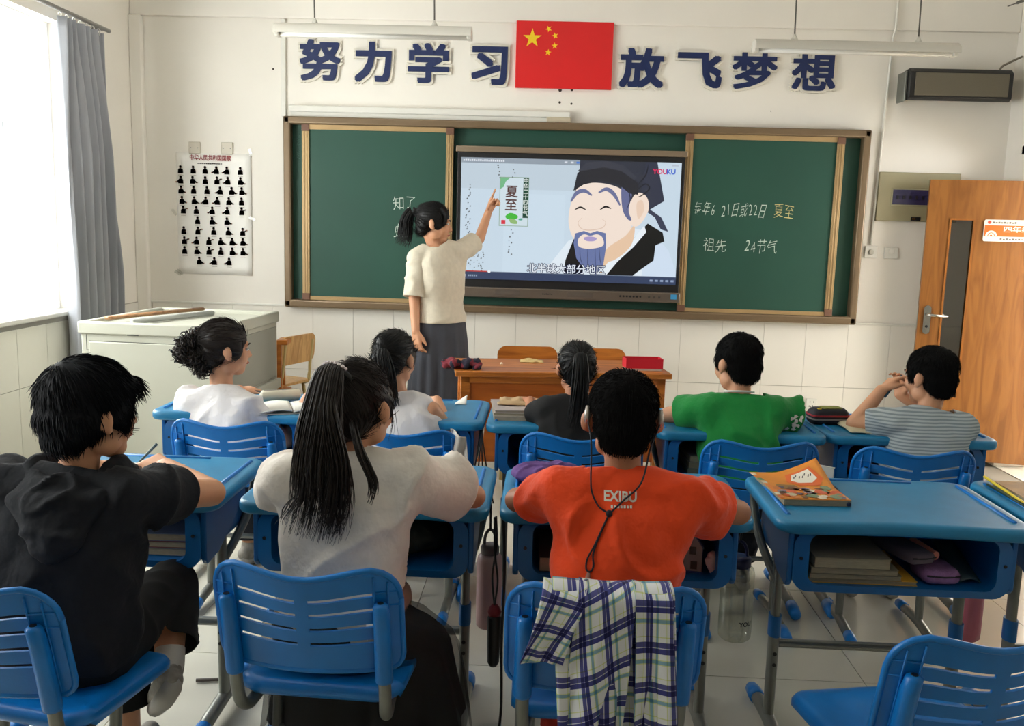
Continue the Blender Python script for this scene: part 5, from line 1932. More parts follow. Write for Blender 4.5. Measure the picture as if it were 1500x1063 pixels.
MB().tube(smooth_path([tie + RR @ Vector((-0.040, 0.004, -0.010)), tie + RR @ Vector((-0.026, -0.018, 0.014)), tie + RR @ Vector((0.0, -0.022, 0.022)), tie + RR @ Vector((0.026, -0.016, 0.014)), tie + RR @ Vector((0.040, 0.004, -0.010))], 5), 0.008, 8).build('band', M_black, hc, smooth=True)
for i in range(9):
    a = -1.1 + 0.27 * i
    c = tie + RR @ Vector((0.038 * math.sin(a), -0.006 - 0.016 * math.cos(a), 0.004 + 0.026 * math.cos(a)))
    MB().ellipsoid(c, (0.0058, 0.0058, 0.0058), None, 8, 6).build('jewel', mat('jewel_silver', (206, 196, 198), rough=0.15, metal=0.8), hc)
# dark skirt with a sheer net layer over the seat
P = Jg['pelvis']


def skirt(name, grow, z_end, m, solid=0.002, seed=0):
    rows = [(0.07, 0.130, 0.100, 0.0, 0.0), (0.02, 0.158, 0.125, 0.0, 0.0), (-0.030, 0.185, 0.160, 0.015, 0.05), (-0.055, 0.205, 0.200, 0.030, 0.12), (-0.10, 0.225, 0.220, 0.040, 0.15),
            (-0.20, 0.240, 0.235, 0.045, 0.16), (z_end, 0.260, 0.250, 0.050, 0.17)]
    n = 72
    rings = []
    for z, a, b, dx, dy in rows:
        ring = []
        for i in range(n):
            t = 2 * math.pi * i / n
            f = 1 + (0.030 + 0.0 * z) * math.sin(t * 13 + seed) * min(1, max(0, -z * 6)) + 0.02 * math.sin(t * 7 + z * 9 + seed)
            ring.append(P + Vector((dx + (a + grow) * f * math.cos(t), dy + (b + grow) * f * math.sin(t), z)))
        rings.append(ring)
    mb = MB()
    mb.loft(rings, False)
    return mb.build(name, m, r, smooth=True, solid=solid)


skirt('skirt', 0.0, -0.30, M_blackcloth)
M_net = bpy.data.materials.new('black_net')
M_net.use_nodes = True
_nt = M_net.node_tree
_b = _nt.nodes['Principled BSDF']
_b.inputs['Base Color'].default_value = (0.02, 0.02, 0.022, 1)
_b.inputs['Alpha'].default_value = 0.45
_b.inputs['Roughness'].default_value = 0.8
skirt('net_layer', 0.022, -0.36, M_net, 0.0, seed=1.7)

# ------------------------------------------------------------------ boy in the black hooded shirt
M_navyb = mat('black_hood_cotton', (12, 15, 24), rough=0.9, bump=0.7, bscale=11, bdist=0.022, var=0.15, vscale=10)
J = dict(pelvis=(-1.115, 1.975, 0.505), chest=(-1.105, 1.995, 0.750), neck=(-1.085, 2.015, 0.900), head=(-1.055, 2.045, 1.048),
         shL=(-1.255, 2.000, 0.850), shR=(-0.955, 1.990, 0.862), elL=(-1.40, 2.28, 0.790), elR=(-0.862, 2.275, 0.790),
         wrL=(-1.275, 2.475, 0.790), wrR=(-1.050, 2.430, 0.812), knL=(-1.13, 2.28, 0.49), knR=(-1.015, 2.360, 0.490), anL=(-1.085, 2.22, 0.09), anR=(-0.945, 2.170, 0.345))
r, Jl, HMl = person('boy in black hooded T-shirt leaning on his desk at left, looking right', J, 3,
                    dict(head=(-38, -4, 0), hs=1.05, s=1.06, voxel=0.0048, k=dict(chest=0.150, chestd=0.098, waist=0.140, waistd=0.095, hip=0.145),
                         top=dict(mat=M_navyb, sleeve=0.55, r1=0.062, r2=0.066, neckcut=(0.020, 0), hem=0.47, grow=0.022, wr=0.020, name='hooded_shirt'),
                         legs=dict(mat=mat('black_trousers', (15, 16, 18), rough=0.9), len=0.72, r=0.066), sock=mat('white_sock', (214, 210, 204), rough=0.9),
                         footR=(-0.45, 0.60, -0.60), skin=M_skin, seed=4,
                         handR=dict(d=(-0.78, 0.50, 0.10), n=(0.1, -0.35, 1), curl=(0.45, 0.5, 0.55, 0.6), s=0.98, thumb=0.7),
                         handL=dict(d=(0.75, 0.35, 0.05), n=(-0.1, -0.1, 1), curl=(0.4, 0.4, 0.5, 0.5), s=0.98)))
hair_cap(r, HMl, 1.05, mat('hair_blueblack', (13, 15, 21), rough=0.75, var=0.3, vscale=30, spec=0.2), 'thick', 41, whorl=(-0.015, -0.065, 0.085), tufts=2600)
hd_ = MB()
nb = Jl['neck']
for i in range(25):
    a = math.pi * (0.80 + 1.40 * i / 24)
    dr = max(0.0, -math.sin(a))
    for lay in range(3):
        c = nb + Vector((math.cos(a) * (0.092 + 0.016 * lay), math.sin(a) * (0.084 + 0.020 * lay) + 0.012, 0.022 - 0.022 * lay - 0.028 * dr))
        hd_.ellipsoid(c, (0.026, 0.022, 0.020), None, 10, 7)
for i in range(9):
    u = (i - 4) / 4.0
    c0 = nb + Vector((u * 0.098, -0.105 + 0.030 * u * u, -0.035 + 0.006 * u))
    c1 = nb + Vector((u * 0.062 + 0.006, -0.142 + 0.034 * u * u, -0.150 + 0.060 * u * u))
    capsule(hd_, c0, c1, 0.026, 0.016, 10, 3)
hme = remesh(hd_, 0.008, 5, 'hood')
wrinkle(hme, 0.008, 13, seed=4.4)
obj('hood', hme, M_navyb, r)
hme.shade_smooth()

# ------------------------------------------------------------------ front row: curly haired girl
M_tee = mat('white_tee', (226, 222, 222), rough=0.85, bump=0.7, bscale=11, bdist=0.022, var=0.03, vscale=8, sheen=0.1)
J = dict(pelvis=(-1.185, 3.455, 0.505), chest=(-1.265, 3.500, 0.680), neck=(-1.285, 3.530, 0.830), head=(-1.280, 3.560, 0.992),
         shL=(-1.405, 3.525, 0.755), shR=(-1.160, 3.480, 0.760), elL=(-1.45, 3.62, 0.775), elR=(-1.035, 3.535, 0.625),
         wrL=(-1.30, 3.76, 0.785), wrR=(-0.985, 3.70, 0.775), **LEGS(-1.185, 3.455))
r, Jc, HMc = person('girl in white T-shirt with curly dark bun, seen from behind', J, -25,
                    dict(head=(-58, -3, 4), hs=1.02, top=dict(mat=M_tee, sleeve=0.62, r1=0.056, r2=0.060, neckcut=(0.010, 0), hem=0.49, grow=0.016, name='white_tee'), legs=dict(mat=M_jean), skin=M_skin, seed=6, voxel=0.0065))
hair_cap(r, HMc, 1.02, M_hairb, 'tied', 51, whorl=(0.0, -0.105, 0.03), tufts=1300)
cm = MB()
rnd = random.Random(15)
for c, R, n in (((-0.012, -0.110, 0.045), 0.040, 120), ((-0.005, -0.150, 0.015), 0.048, 170), ((0.010, -0.120, -0.030), 0.050, 170), ((0.020, -0.095, -0.075), 0.044, 140), ((0.0, -0.165, -0.02), 0.045, 120)):
    for _ in range(n):
        a = Vector((rnd.gauss(0, 1), rnd.gauss(0, 1), rnd.gauss(0, 1))).normalized()
        ax = Vector((rnd.gauss(0, 1), rnd.gauss(0, 1), rnd.gauss(0, 1))).normalized()
        p0 = HMc @ Vector(c) + a * R * rnd.uniform(0.35, 0.85)
        rad = rnd.uniform(0.008, 0.018)
        u = ax.orthogonal().normalized()
        w = ax.cross(u)
        pts = [p0 + (u * math.cos(q) + w * math.sin(q)) * rad + ax * 0.004 * q + Vector((0, 0, -0.002 * q)) for q in [k * 0.7 for k in range(8)]]
        strand(cm, pts, rnd.uniform(0.0020, 0.0034), 4)
cm.build('curly_bun', M_hairb, r, smooth=True)

# ------------------------------------------------------------------ front row: girl in sleeveless white top
J = dict(pelvis=(-0.520, 3.440, 0.505), chest=(-0.550, 3.495, 0.690), neck=(-0.575, 3.525, 0.830), head=(-0.597, 3.560, 0.975),
         shL=(-0.680, 3.505, 0.770), shR=(-0.445, 3.505, 0.775), elL=(-0.76, 3.60, 0.770), elR=(-0.375, 3.560, 0.670),
         wrL=(-0.62, 3.74, 0.785), wrR=(-0.450, 3.740, 0.772), **LEGS(-0.52, 3.44))
r, Js, HMs = person('front row girl in sleeveless white top with low ponytail', J, -8,
                    dict(head=(-22, -8, 0), hs=0.98, top=dict(mat=M_tee, sleeve=0, neckcut=(0.004, 0), hem=0.49, grow=0.014, name='sleeveless_top'), legs=dict(mat=M_jean), seed=7, voxel=0.0065))
hair_cap(r, HMs, 0.98, M_hair, 'tied', 61, whorl=(0.0, -0.108, 0.020), tufts=1300)
pt = MB()
rnd = random.Random(25)
bs_ = r.location
tie = HMs @ Vector((0.004, -0.098, 0.024))
lock(pt, [tie + Vector((0, 0.01, 0)), tie + Vector((0.004, -0.030, -0.004)), tie + Vector((0.020, -0.040, -0.07)), tie + Vector((0.034, -0.036, -0.16)), tie + Vector((0.045, -0.034, -0.225))], 190, 0.002, 0.0036, 0.014, 0.036, rnd, 0.25, 0.004, flat=0.6)
pt.build('ponytail', M_hair, r, smooth=True)

# ------------------------------------------------------------------ front row: girl in black
J = dict(pelvis=(0.130, 3.440, 0.505), chest=(0.125, 3.490, 0.690), neck=(0.125, 3.520, 0.835), head=(0.125, 3.555, 0.962),
         shL=(0.010, 3.505, 0.790), shR=(0.238, 3.505, 0.790), elL=(-0.040, 3.565, 0.755), elR=(0.31, 3.60, 0.770),
         wrL=(-0.055, 3.655, 0.800), wrR=(0.22, 3.75, 0.785), **LEGS(0.13, 3.44))
r, Jk, HMk = person('girl in black shirt with black ponytail, behind the orange shirt boy', J, 4,
                    dict(head=(6, -6, 0), hs=0.92, s=0.94, top=dict(mat=M_blackcloth, sleeve=0.80, r1=0.054, r2=0.054, neckcut=(0.022, 0), hem=0.49, grow=0.016, name='black_shirt'), legs=dict(mat=M_jean), seed=8, voxel=0.0065, skin=M_skin2))
hair_cap(r, HMk, 0.92, M_hair, 'tied', 71, whorl=(0.0, -0.105, 0.05), tufts=1200)
pt = MB()
tie = HMk @ Vector((0.0, -0.094, 0.045))
rnd = random.Random(35)
lock(pt, [tie + Vector((0, 0.01, 0)), tie + Vector((0.002, -0.032, 0.0)), tie + Vector((0.004, -0.046, -0.08)), tie + Vector((0.000, -0.050, -0.19)), tie + Vector((-0.012, -0.050, -0.29))], 200, 0.002, 0.0036, 0.016, 0.038, rnd, 0.3, 0.004, flat=0.6)
pt.build('ponytail', M_hair, r, smooth=True)

# ------------------------------------------------------------------ front row: boy in green
M_greent = mat('green_cotton', (10, 136, 56), rough=0.85, bump=0.7, bscale=11, bdist=0.022, var=0.05, vscale=8, sheen=0.15)
J = dict(pelvis=(0.785, 3.430, 0.505), chest=(0.765, 3.490, 0.700), neck=(0.760, 3.525, 0.865), head=(0.752, 3.560, 1.000),
         shL=(0.645, 3.505, 0.822), shR=(0.885, 3.505, 0.822), elL=(0.500, 3.615, 0.770), elR=(1.010, 3.605, 0.770),
         wrL=(0.640, 3.760, 0.782), wrR=(0.900, 3.760, 0.782), **LEGS(0.785, 3.43))
r, Jn, HMn = person('boy in green T-shirt in the front row, turned slightly left', J, 3,
                    dict(head=(28, -8, 0), hs=1.0, top=dict(mat=M_greent, sleeve=0.68, r1=0.062, r2=0.068, neckcut=(0.012, 0), hem=0.49, grow=0.018, name='green_shirt'), legs=dict(mat=M_jean), seed=9, voxel=0.0065))
hair_short(r, HMn, 1.0, 81, tufts=1600)
sh = [c for c in r.children if c.name.startswith('green_shirt')][0]
tx = MB()
rr = random.Random(2)
for _ in range(16):
    cx_, cz_ = 0.190 + rr.uniform(-0.028, 0.028), 0.775 + rr.uniform(-0.035, 0.035)
    me = bpy.data.meshes.new('p')
    n = 5
    me.from_pydata([(0.010 * math.cos(a) * rr.uniform(0.4, 1.2), 0.010 * math.sin(a) * rr.uniform(0.4, 1.2), 0) for a in [2 * math.pi * k / n for k in range(n)]], [], [tuple(range(n))])
    on_back(me, lambda x, y: (cx_ + x, cz_ + y), tx, sh.data, 0.0045)
tx.build('sleeve_print', MATS['print_white'], sh)
MB().tube(smooth_path([Jn['neck'] + Vector((math.cos(a) * 0.058, math.sin(a) * 0.052, 0.026 - 0.012 * math.sin(a))) for a in [math.pi * (1.02 + 0.96 * k / 8) for k in range(9)]], 3), 0.004, 6).build('collar_trim', mat('trim_white', (220, 222, 214), rough=0.8), r, smooth=True)

# ------------------------------------------------------------------ front row: boy in grey stripes
M_stripe = mat('grey_stripe', (166, 178, 184), rough=0.85)
_nt = M_stripe.node_tree
_tc = _nt.nodes.new('ShaderNodeTexCoord')
_w = _nt.nodes.new('ShaderNodeTexWave')
_w.bands_direction = 'Z'
_w.inputs['Scale'].default_value = 26.0
_w.inputs['Distortion'].default_value = 0.6
_rp = _nt.nodes.new('ShaderNodeValToRGB')
_rp.color_ramp.elements[0].position = 0.30
_rp.color_ramp.elements[1].position = 0.55
_rp.color_ramp.elements[0].color = (*lin((134, 146, 152)), 1)
_rp.color_ramp.elements[1].color = (*lin((182, 192, 196)), 1)
_nt.links.new(_tc.outputs['Object'], _w.inputs['Vector'])
_nt.links.new(_w.outputs['Fac'], _rp.inputs['Fac'])
_nt.links.new(_rp.outputs['Color'], _nt.nodes['Principled BSDF'].inputs['Base Color'])
J = dict(pelvis=(1.400, 3.420, 0.505), chest=(1.480, 3.495, 0.690), neck=(1.485, 3.525, 0.835), head=(1.500, 3.565, 0.972),
         shL=(1.370, 3.510, 0.790), shR=(1.610, 3.505, 0.785), elL=(1.238, 3.590, 0.768), elR=(1.640, 3.65, 0.760),
         wrL=(1.338, 3.605, 0.905), wrR=(1.460, 3.730, 0.870), **LEGS(1.40, 3.42))
r, Jy, HMy = person('boy in grey striped T-shirt raising a pen to his mouth at right', J, 8,
                    dict(head=(34, -6, 0), hs=1.0, top=dict(mat=M_stripe, sleeve=0.66, r1=0.058, r2=0.058, neckcut=(0.012, 0), hem=0.49, grow=0.016, name='striped_shirt'), legs=dict(mat=M_jean), seed=10, voxel=0.0050,
                         handL=dict(d=(0.75, 0.25, 0.65), n=(-0.6, 0.0, 0.75), curl=(0.35, 0.4, 0.5, 0.55), s=0.92, thumb=0.8),
                         handR=dict(d=(-0.15, -0.25, 0.95), n=(0.6, 0.5, 0.2), curl=(0.5, 0.5, 0.5, 0.5), s=0.92)))
hair_short(r, HMy, 1.0, 91, tufts=1700)
ORIG_Y = r
pn = MB().tube([(1.345, 3.585, 0.880), (1.415, 3.615, 0.965)], 0.0045, 8)
tag(pn.build('pen', mat('pen_teal', (20, 60, 84), rough=0.3), None, smooth=True), 'dark teal pen held at the mouth of the boy in grey stripes', 'pen')

# ------------------------------------------------------------------ the teacher
M_knit = mat('cream_knit', (214, 204, 184), rough=0.9, var=0.05, vscale=40, bump=0.35, bscale=260, sheen=0.15)
J = dict(pelvis=(-0.650, 5.500, 0.915), chest=(-0.655, 5.505, 1.200), neck=(-0.670, 5.510, 1.385), head=(-0.690, 5.500, 1.515),
         shR=(-0.775, 5.430, 1.300), shL=(-0.560, 5.580, 1.335), elR=(-0.790, 5.375, 1.065), elL=(-0.440, 5.760, 1.425),
         wrR=(-0.770, 5.310, 0.880), wrL=(-0.392, 5.850, 1.595), knL=(-0.60, 5.52, 0.48), knR=(-0.70, 5.47, 0.48), anL=(-0.60, 5.52, 0.09), anR=(-0.70, 5.46, 0.09))
r, Jt, HMt = person('teacher in cream sweater and long dark skirt pointing at the display', J, -120,
                    dict(head=(-88, -6, 0), hs=1.06, s=1.02, voxel=0.0048, k=dict(chest=0.142, chestd=0.098, waist=0.125, waistd=0.092, hip=0.150, hipd=0.110, neck=0.047),
                         top=dict(mat=M_knit, sleeve=0.96, sleeveL=0.75, r1=0.062, r2=0.064, sepR=True, neckcut=(0.010, 0), neckfwd=0.25, hem=0.925, grow=0.028, wr=0.007, name='sweater'), seed=12,
                         shoe=mat('shoe_black', (24, 24, 26), rough=0.5),
                         handL=dict(d=(0.24, 0.05, 0.55), n=(-0.6, 0.6, 0.3), t=1, curl=(0.03, 1.15, 1.2, 1.2), s=1.05, thumb=0.9, spread=0.05),
                         handR=dict(d=(0.10, -0.06, -1.0), n=(-0.5, -0.7, 0.0), curl=(0.35, 0.4, 0.45, 0.5), s=1.05, thumb=0.6)))
hair_cap(r, HMt, 1.06, M_hair, 'tied', 101, whorl=(0.0, -0.100, 0.035), tufts=1300)
pt = MB()
tie = HMt @ Vector((0.0, -0.100, 0.030))
rnd = random.Random(45)
lock(pt, [tie + Vector((0.01, 0, 0)), tie + Vector((-0.045, 0.0, 0.022)), tie + Vector((-0.075, -0.004, -0.04)), tie + Vector((-0.080, -0.006, -0.12)), tie + Vector((-0.105, -0.006, -0.195))], 260, 0.0022, 0.004, 0.018, 0.046, rnd, 0.30, 0.007, flat=0.9)
bang = [HMt @ Vector((0.05, 0.03, 0.09)), HMt @ Vector((0.068, 0.066, 0.05)), HMt @ Vector((0.070, 0.062, 0.0)), HMt @ Vector((0.074, 0.034, -0.02))]
lock(pt, bang, 40, 0.0018, 0.003, 0.010, 0.010, rnd, 0.2, 0.002)
pt.build('ponytail', M_hair, r, smooth=True)
sk = MB()
P = Jt['pelvis']
rings = []
n = 96
for z, a, b in ((0.045, 0.135, 0.108), (0.0, 0.160, 0.128), (-0.10, 0.172, 0.140), (-0.30, 0.182, 0.152), (-0.50, 0.200, 0.165), (-0.70, 0.215, 0.180), (-0.745, 0.215, 0.180)):
    ring = []
    for i in range(n):
        t = 2 * math.pi * i / n
        f = 1 + 0.055 * math.sin(t * 15 + 0.8 * math.sin(t * 3)) * min(1, max(0.15, -z * 3)) + 0.02 * math.sin(t * 6 - z * 4)
        ring.append(P + Jt['side'] * (a + 0.018) * f * math.cos(t) + Jt['fwd'] * (b + 0.012) * f * math.sin(t) + Vector((0, 0, z)))
    rings.append(ring)
sk.loft(rings, False)
sk.build('long_skirt', mat('skirt_grey', (62, 64, 72), rough=0.85, var=0.12, vscale=10), r, smooth=True, solid=0.003)
# ================================================================== SMALL THINGS
def grid_mesh(fn, nu, nv, uv=None):
    """fn(u,v)->xyz for u,v in 0..1, with a UV map in metres"""
    me = bpy.data.meshes.new('cloth')
    v = [tuple(fn(i / nu, j / nv)) for j in range(nv + 1) for i in range(nu + 1)]
    f = [(j * (nu + 1) + i, j * (nu + 1) + i + 1, (j + 1) * (nu + 1) + i + 1, (j + 1) * (nu + 1) + i) for j in range(nv) for i in range(nu)]
    me.from_pydata(v, [], f)
    if uv:
        ul = me.uv_layers.new(name='UVMap')
        for p in me.polygons:
            for li in p.loop_indices:
                k = me.loops[li].vertex_index
                ul.data[li].uv = uv((k % (nu + 1)) / nu, (k // (nu + 1)) / nv)
    me.update()
    me.shade_smooth()
    return me


def plaid(name):
    m = bpy.data.materials.new(name)
    m.use_nodes = True
    nt = m.node_tree
    b = nt.nodes['Principled BSDF']
    b.inputs['Roughness'].default_value = 0.85
    uv = nt.nodes.new('ShaderNodeUVMap')
    sep = nt.nodes.new('ShaderNodeSeparateXYZ')
    nt.links.new(uv.outputs['UV'], sep.inputs['Vector'])
    outs = []
    for ax, per in (('X', 0.078), ('Y', 0.074)):
        mu = nt.nodes.new('ShaderNodeMath')
        mu.operation = 'MULTIPLY'
        mu.inputs[1].default_value = 1 / per
        fr_ = nt.nodes.new('ShaderNodeMath')
        fr_.operation = 'FRACT'
        nt.links.new(sep.outputs[ax], mu.inputs[0])
        nt.links.new(mu.outputs[0], fr_.inputs[0])
        r = nt.nodes.new('ShaderNodeValToRGB')
        r.color_ramp.interpolation = 'CONSTANT'
        el = r.color_ramp.elements
        stops = [(0.0, (0.86, 0.87, 0.88)), (0.16, (0.72, 0.76, 0.40)), (0.185, (0.86, 0.87, 0.88)), (0.30, (0.09, 0.095, 0.30)), (0.43, (0.70, 0.70, 0.78)), (0.45, (0.05, 0.055, 0.26)), (0.58, (0.86, 0.87, 0.88)), (0.72, (0.72, 0.76, 0.40)), (0.745, (0.26, 0.46, 0.58)), (0.83, (0.72, 0.76, 0.40)), (0.855, (0.86, 0.87, 0.88))]
        el[0].position, el[0].color = 0.0, (*stops[0][1], 1)
        el[1].position, el[1].color = stops[1][0], (*stops[1][1], 1)
        for p_, c_ in stops[2:]:
            e = el.new(p_)
            e.color = (*c_, 1)
        nt.links.new(fr_.outputs[0], r.inputs['Fac'])
        outs.append(r)
    mx = nt.nodes.new('ShaderNodeMix')
    mx.data_type = 'RGBA'
    mx.blend_type = 'MULTIPLY'
    mx.inputs[0].default_value = 1.0
    nt.links.new(outs[0].outputs['Color'], mx.inputs[6])
    nt.links.new(outs[1].outputs['Color'], mx.inputs[7])
    nt.links.new(mx.outputs[2], b.inputs['Base Color'])
    MATS[name] = m
    return m


M_plaid = plaid('plaid_cotton')
# ---- plaid shirt hung over the back of the orange boy's chair
ps = thing('plaid_shirt', 'navy white plaid shirt hung over the chair of the orange shirt boy', 'shirt', (0, 0, 0))
CY = 1.735


def drape(x0t, x1t, x0b, x1b, zb, ph, nf, amp, yb=CY):
    def fn(u, v):
        # v: 0 in front of the back, over its top, then down behind it
        if v < 0.16:
            t = v / 0.16
            z = 0.69 + 0.093 * t
            y = 1.825 - 0.016 * t
            w = 0.0
        elif v < 0.24:
            t = (v - 0.16) / 0.08
            a = math.pi * t
            z = 0.778 + 0.010 * math.sin(a)
            y = 1.785 + 0.030 * math.cos(a) - 0.010 * t
            w = 0.0
        else:
            t = (v - 0.24) / 0.76
            z = 0.778 - (0.778 - zb) * t
            y = yb + 0.010 - 0.015 * min(1, t * 3)
            w = min(1, t * 1.6)
        t2 = max(0.0, (v - 0.20) / 0.80)
        xa, xb = x0t + (x0b - x0t) * t2, x1t + (x1b - x1t) * t2
        x = xa + (xb - xa) * u + 0.006 * w * math.sin(u * nf * 6.28 * 0.5 + ph + 2 * t2)
        y -= w * amp * (0.5 + 0.5 * math.sin(u * nf * 6.28 + ph + 1.2 * t2)) + 0.008 * w * noise.noise((u * 4, v * 5, ph))
        z -= 0.016 * math.sin(u * 3.14) * (0.3 if v < 0.24 else 0.0)
        return (x, y, z)
    return fn


def panel(name, fn, L, Wd, rotuv=0.0, nu=44, nv=40):
    c, s = math.cos(rotuv), math.sin(rotuv)
    me = grid_mesh(fn, nu, nv, lambda u, v: (c * u * Wd - s * v * L + 1.0, s * u * Wd + c * v * L + 1.0))
    o = obj(name, me, M_plaid, ps)
    so = o.modifiers.new('solid', 'SOLIDIFY')
    so.thickness = 0.002
    return o


panel('back_panel', drape(0.030, 0.275, 0.052, 0.298, 0.36, 0.4, 2.6, 0.034), 0.52, 0.30)
panel('front_panel', drape(0.195, 0.270, 0.205, 0.300, 0.33, 2.0, 1.0, 0.020, CY - 0.020), 0.54, 0.13)
panel('inner_fold', drape(0.085, 0.200, 0.045, 0.165, 0.34, 4.0, 1.3, 0.030, CY - 0.016), 0.54, 0.20, 0.30)
panel('sleeve', drape(0.012, 0.105, -0.032, 0.060, 0.640, 1.0, 0.8, 0.014, CY - 0.012), 0.26, 0.12, -0.22, 20, 26)


# ---- books
def book(name, label, c, w, d, h, rz, cover, pages=None, group=None, cat='book', tilt=0.0):
    t = thing(name, label, cat, c, rz, group)
    pg = pages or mat('page_cream', (206, 196, 172), rough=0.85, var=0.05, vscale=50)
    MB().box((0, 0, h / 2), (w - 0.004, d - 0.005, h - 0.002)).build('pages', pg, t)
    MB().box((0, 0, h), (w, d, 0.0014)).build('front_cover', cover, t)
    MB().box((0, 0, 0.0007), (w, d, 0.0014)).build('back_cover', cover, t)
    return t


M_kraft = mat('kraft_paper', (178, 150, 112), rough=0.85, var=0.08, vscale=12, bump=0.3, bscale=30)
M_newsp = mat('newsprint', (164, 154, 138), rough=0.9, var=0.10, vscale=40)
M_pageg = mat('page_grey', (146, 138, 118), rough=0.9, var=0.12, vscale=60, stretch=(1, 1, 8))

# orange workbook on the empty desk, its far corner curling up
wb = thing('workbook', 'orange illustrated workbook with curled corner on the empty desk', 'book', (0.770, 2.655, 0.7455), math.radians(4))
MB().box((0.004, -0.003, 0.009), (0.192, 0.275, 0.017)).build('pages', M_pageg, wb)


def curl(u, v):
    x, y = -0.100 + 0.200 * u, -0.140 + 0.285 * v
    k = max(0.0, (u - 0.35)) * max(0.0, (v - 0.45))
    e = max(0.0, 0.2 - u) * 0.02
    return (x - 0.02 * max(0.0, v - 0.5) * (u < 0.1), y + 0.02 * k, 0.019 + 0.22 * k * (0.35 + 0.65 * u) * 0.62 - e * 0.3 + 0.004 * max(0.0, 0.3 - u))


o = obj('cover', grid_mesh(curl, 16, 18), mat('workbook_orange', (226, 140, 44), rough=0.4, var=0.06, vscale=20), wb)
so = o.modifiers.new('solid', 'SOLIDIFY')
so.thickness = 0.0012
pr = MB()


def decal(poly, rgb, lay):
    bm = bmesh.new()
    vs_ = [bm.verts.new((a, b, 0)) for a, b in poly]
    bm.faces.new(vs_)
    bmesh.ops.triangulate(bm, faces=bm.faces[:])
    for _ in range(3):
        es = [e for e in bm.edges if e.calc_length() > 0.06]
        if es:
            bmesh.ops.subdivide_edges(bm, edges=es, cuts=1)
            bmesh.ops.triangulate(bm, faces=bm.faces[:])
    o_ = len(pr.v)
    for i, v in enumerate(bm.verts):
        v.index = i
        x, y, z = curl(v.co.x, v.co.y)
        pr.v.append((x, y, z + 0.0010 + 0.00025 * lay))
    for f in bm.faces:
        pr.f.append(tuple(o_ + v.index for v in f.verts))
        pr.c.append(lin(rgb))
    bm.free()


decal([(0.08, 0.34), (0.16, 0.52), (0.42, 0.50), (0.46, 0.36)], (150, 112, 62), 1)
decal([(0.36, 0.60), (0.44, 0.84), (0.84, 0.90), (0.92, 0.62), (0.80, 0.48), (0.5, 0.48)], (228, 104, 40), 1)
decal([(0.44, 0.64), (0.52, 0.80), (0.80, 0.86), (0.84, 0.64), (0.72, 0.55), (0.52, 0.56)], (240, 234, 220), 2)
for i, (a, b) in enumerate(((0.50, 0.70), (0.54, 0.73), (0.58, 0.69), (0.63, 0.69), (0.68, 0.74), (0.72, 0.70), (0.76, 0.71))):
    decal([(a, b), (a + 0.035, b + 0.05), (a + 0.045, b + 0.045), (a + 0.015, b - 0.01)], (40, 34, 30), 3)
rr = random.Random(9)
for i in range(44):
    a, b, s_ = rr.uniform(0.08, 0.94), rr.uniform(0.04, 0.42), rr.uniform(0.05, 0.11)
    decal([(a + s_ * math.cos(q) * rr.uniform(0.6, 1.2), max(0.0, b + s_ * 0.8 * math.sin(q) * rr.uniform(0.6, 1.2))) for q in [k * 1.047 for k in range(6)]],
          rr.choice(((196, 180, 150), (150, 132, 150), (96, 84, 110), (206, 120, 60), (120, 140, 110), (226, 210, 186), (120, 76, 50), (214, 98, 60))), 2 + i % 3)
for i in range(9):
    v0 = 0.02 + 0.105 * i
    decal([(-0.02, v0), (0.055, v0), (0.055, v0 + 0.09), (-0.02, v0 + 0.09)], rr.choice(((226, 132, 60), (210, 200, 176), (96, 140, 96), (232, 216, 190), (206, 110, 60))), 5)
pr.build('cover_print', attr_mat('workbook_print', 0.45), wb)
pn = MB().tube([(0.872, 2.520, 0.753), (0.874, 2.560, 0.754), (0.880, 2.690, 0.754)], [0.0065, 0.0075, 0.0075], 10)
tag(pn.build('pen', mat('pen_navy', (20, 30, 70), rough=0.3), None, smooth=True), 'dark blue pen lying beside the orange workbook', 'pen')

# far right desk
pc_ = thing('pencil', 'long yellow pencil lying on the desk at the right edge', 'pencil', (0, 0, 0))
MB().tube([(1.402, 2.850, 0.763), (1.402, 2.600, 0.752)], 0.0045, 6).build('shaft', mat('pencil_yellow', (226, 200, 40), rough=0.4), pc_)
MB().tube([(1.402, 2.600, 0.752), (1.402, 2.570, 0.751)], 0.0048, 8).build('ferrule', mat('pencil_orange', (206, 96, 40), rough=0.4), pc_, smooth=True)
book('picture_book', 'brown covered book on the desk at the right edge', (1.520, 2.690, 0.7455), 0.20, 0.27, 0.012, 0.03, mat('book_brown', (168, 128, 76), rough=0.5, var=0.30, vscale=18))
dk = MB().tube([(1.388, 2.800, 0.752), (1.392, 2.560, 0.751)], 0.004, 6)
tag(dk.build('pencil', mat('pencil_green', (24, 56, 40), rough=0.4), None, smooth=True), 'dark green pencil beside the yellow one at the right edge', 'pencil')

# papers stacked on the front desk of the girl in black
for i, (w, d, h, dx, dy, rz, m_) in enumerate(((0.205, 0.26, 0.016, 0.0, 0.0, 0.10, M_newsp), (0.20, 0.25, 0.010, 0.004, 0.004, 0.02, M_pageg), (0.195, 0.24, 0.008, -0.006, 0.006, 0.14, M_newsp))):
    z = 0.7455 + (0, 0.017, 0.029)[i]
    book('exercise_book', ('bottom', 'middle', 'top')[i] + ' grey exercise book in the pile left of the girl in black', (-0.105 + dx, 3.650 + dy, z), w, d, h, rz, mat('grey_cover_%d' % i, ((170, 160, 146), (186, 178, 168), (176, 164, 160))[i], rough=0.8, var=0.06), m_, 'exercise books of the girl in black')


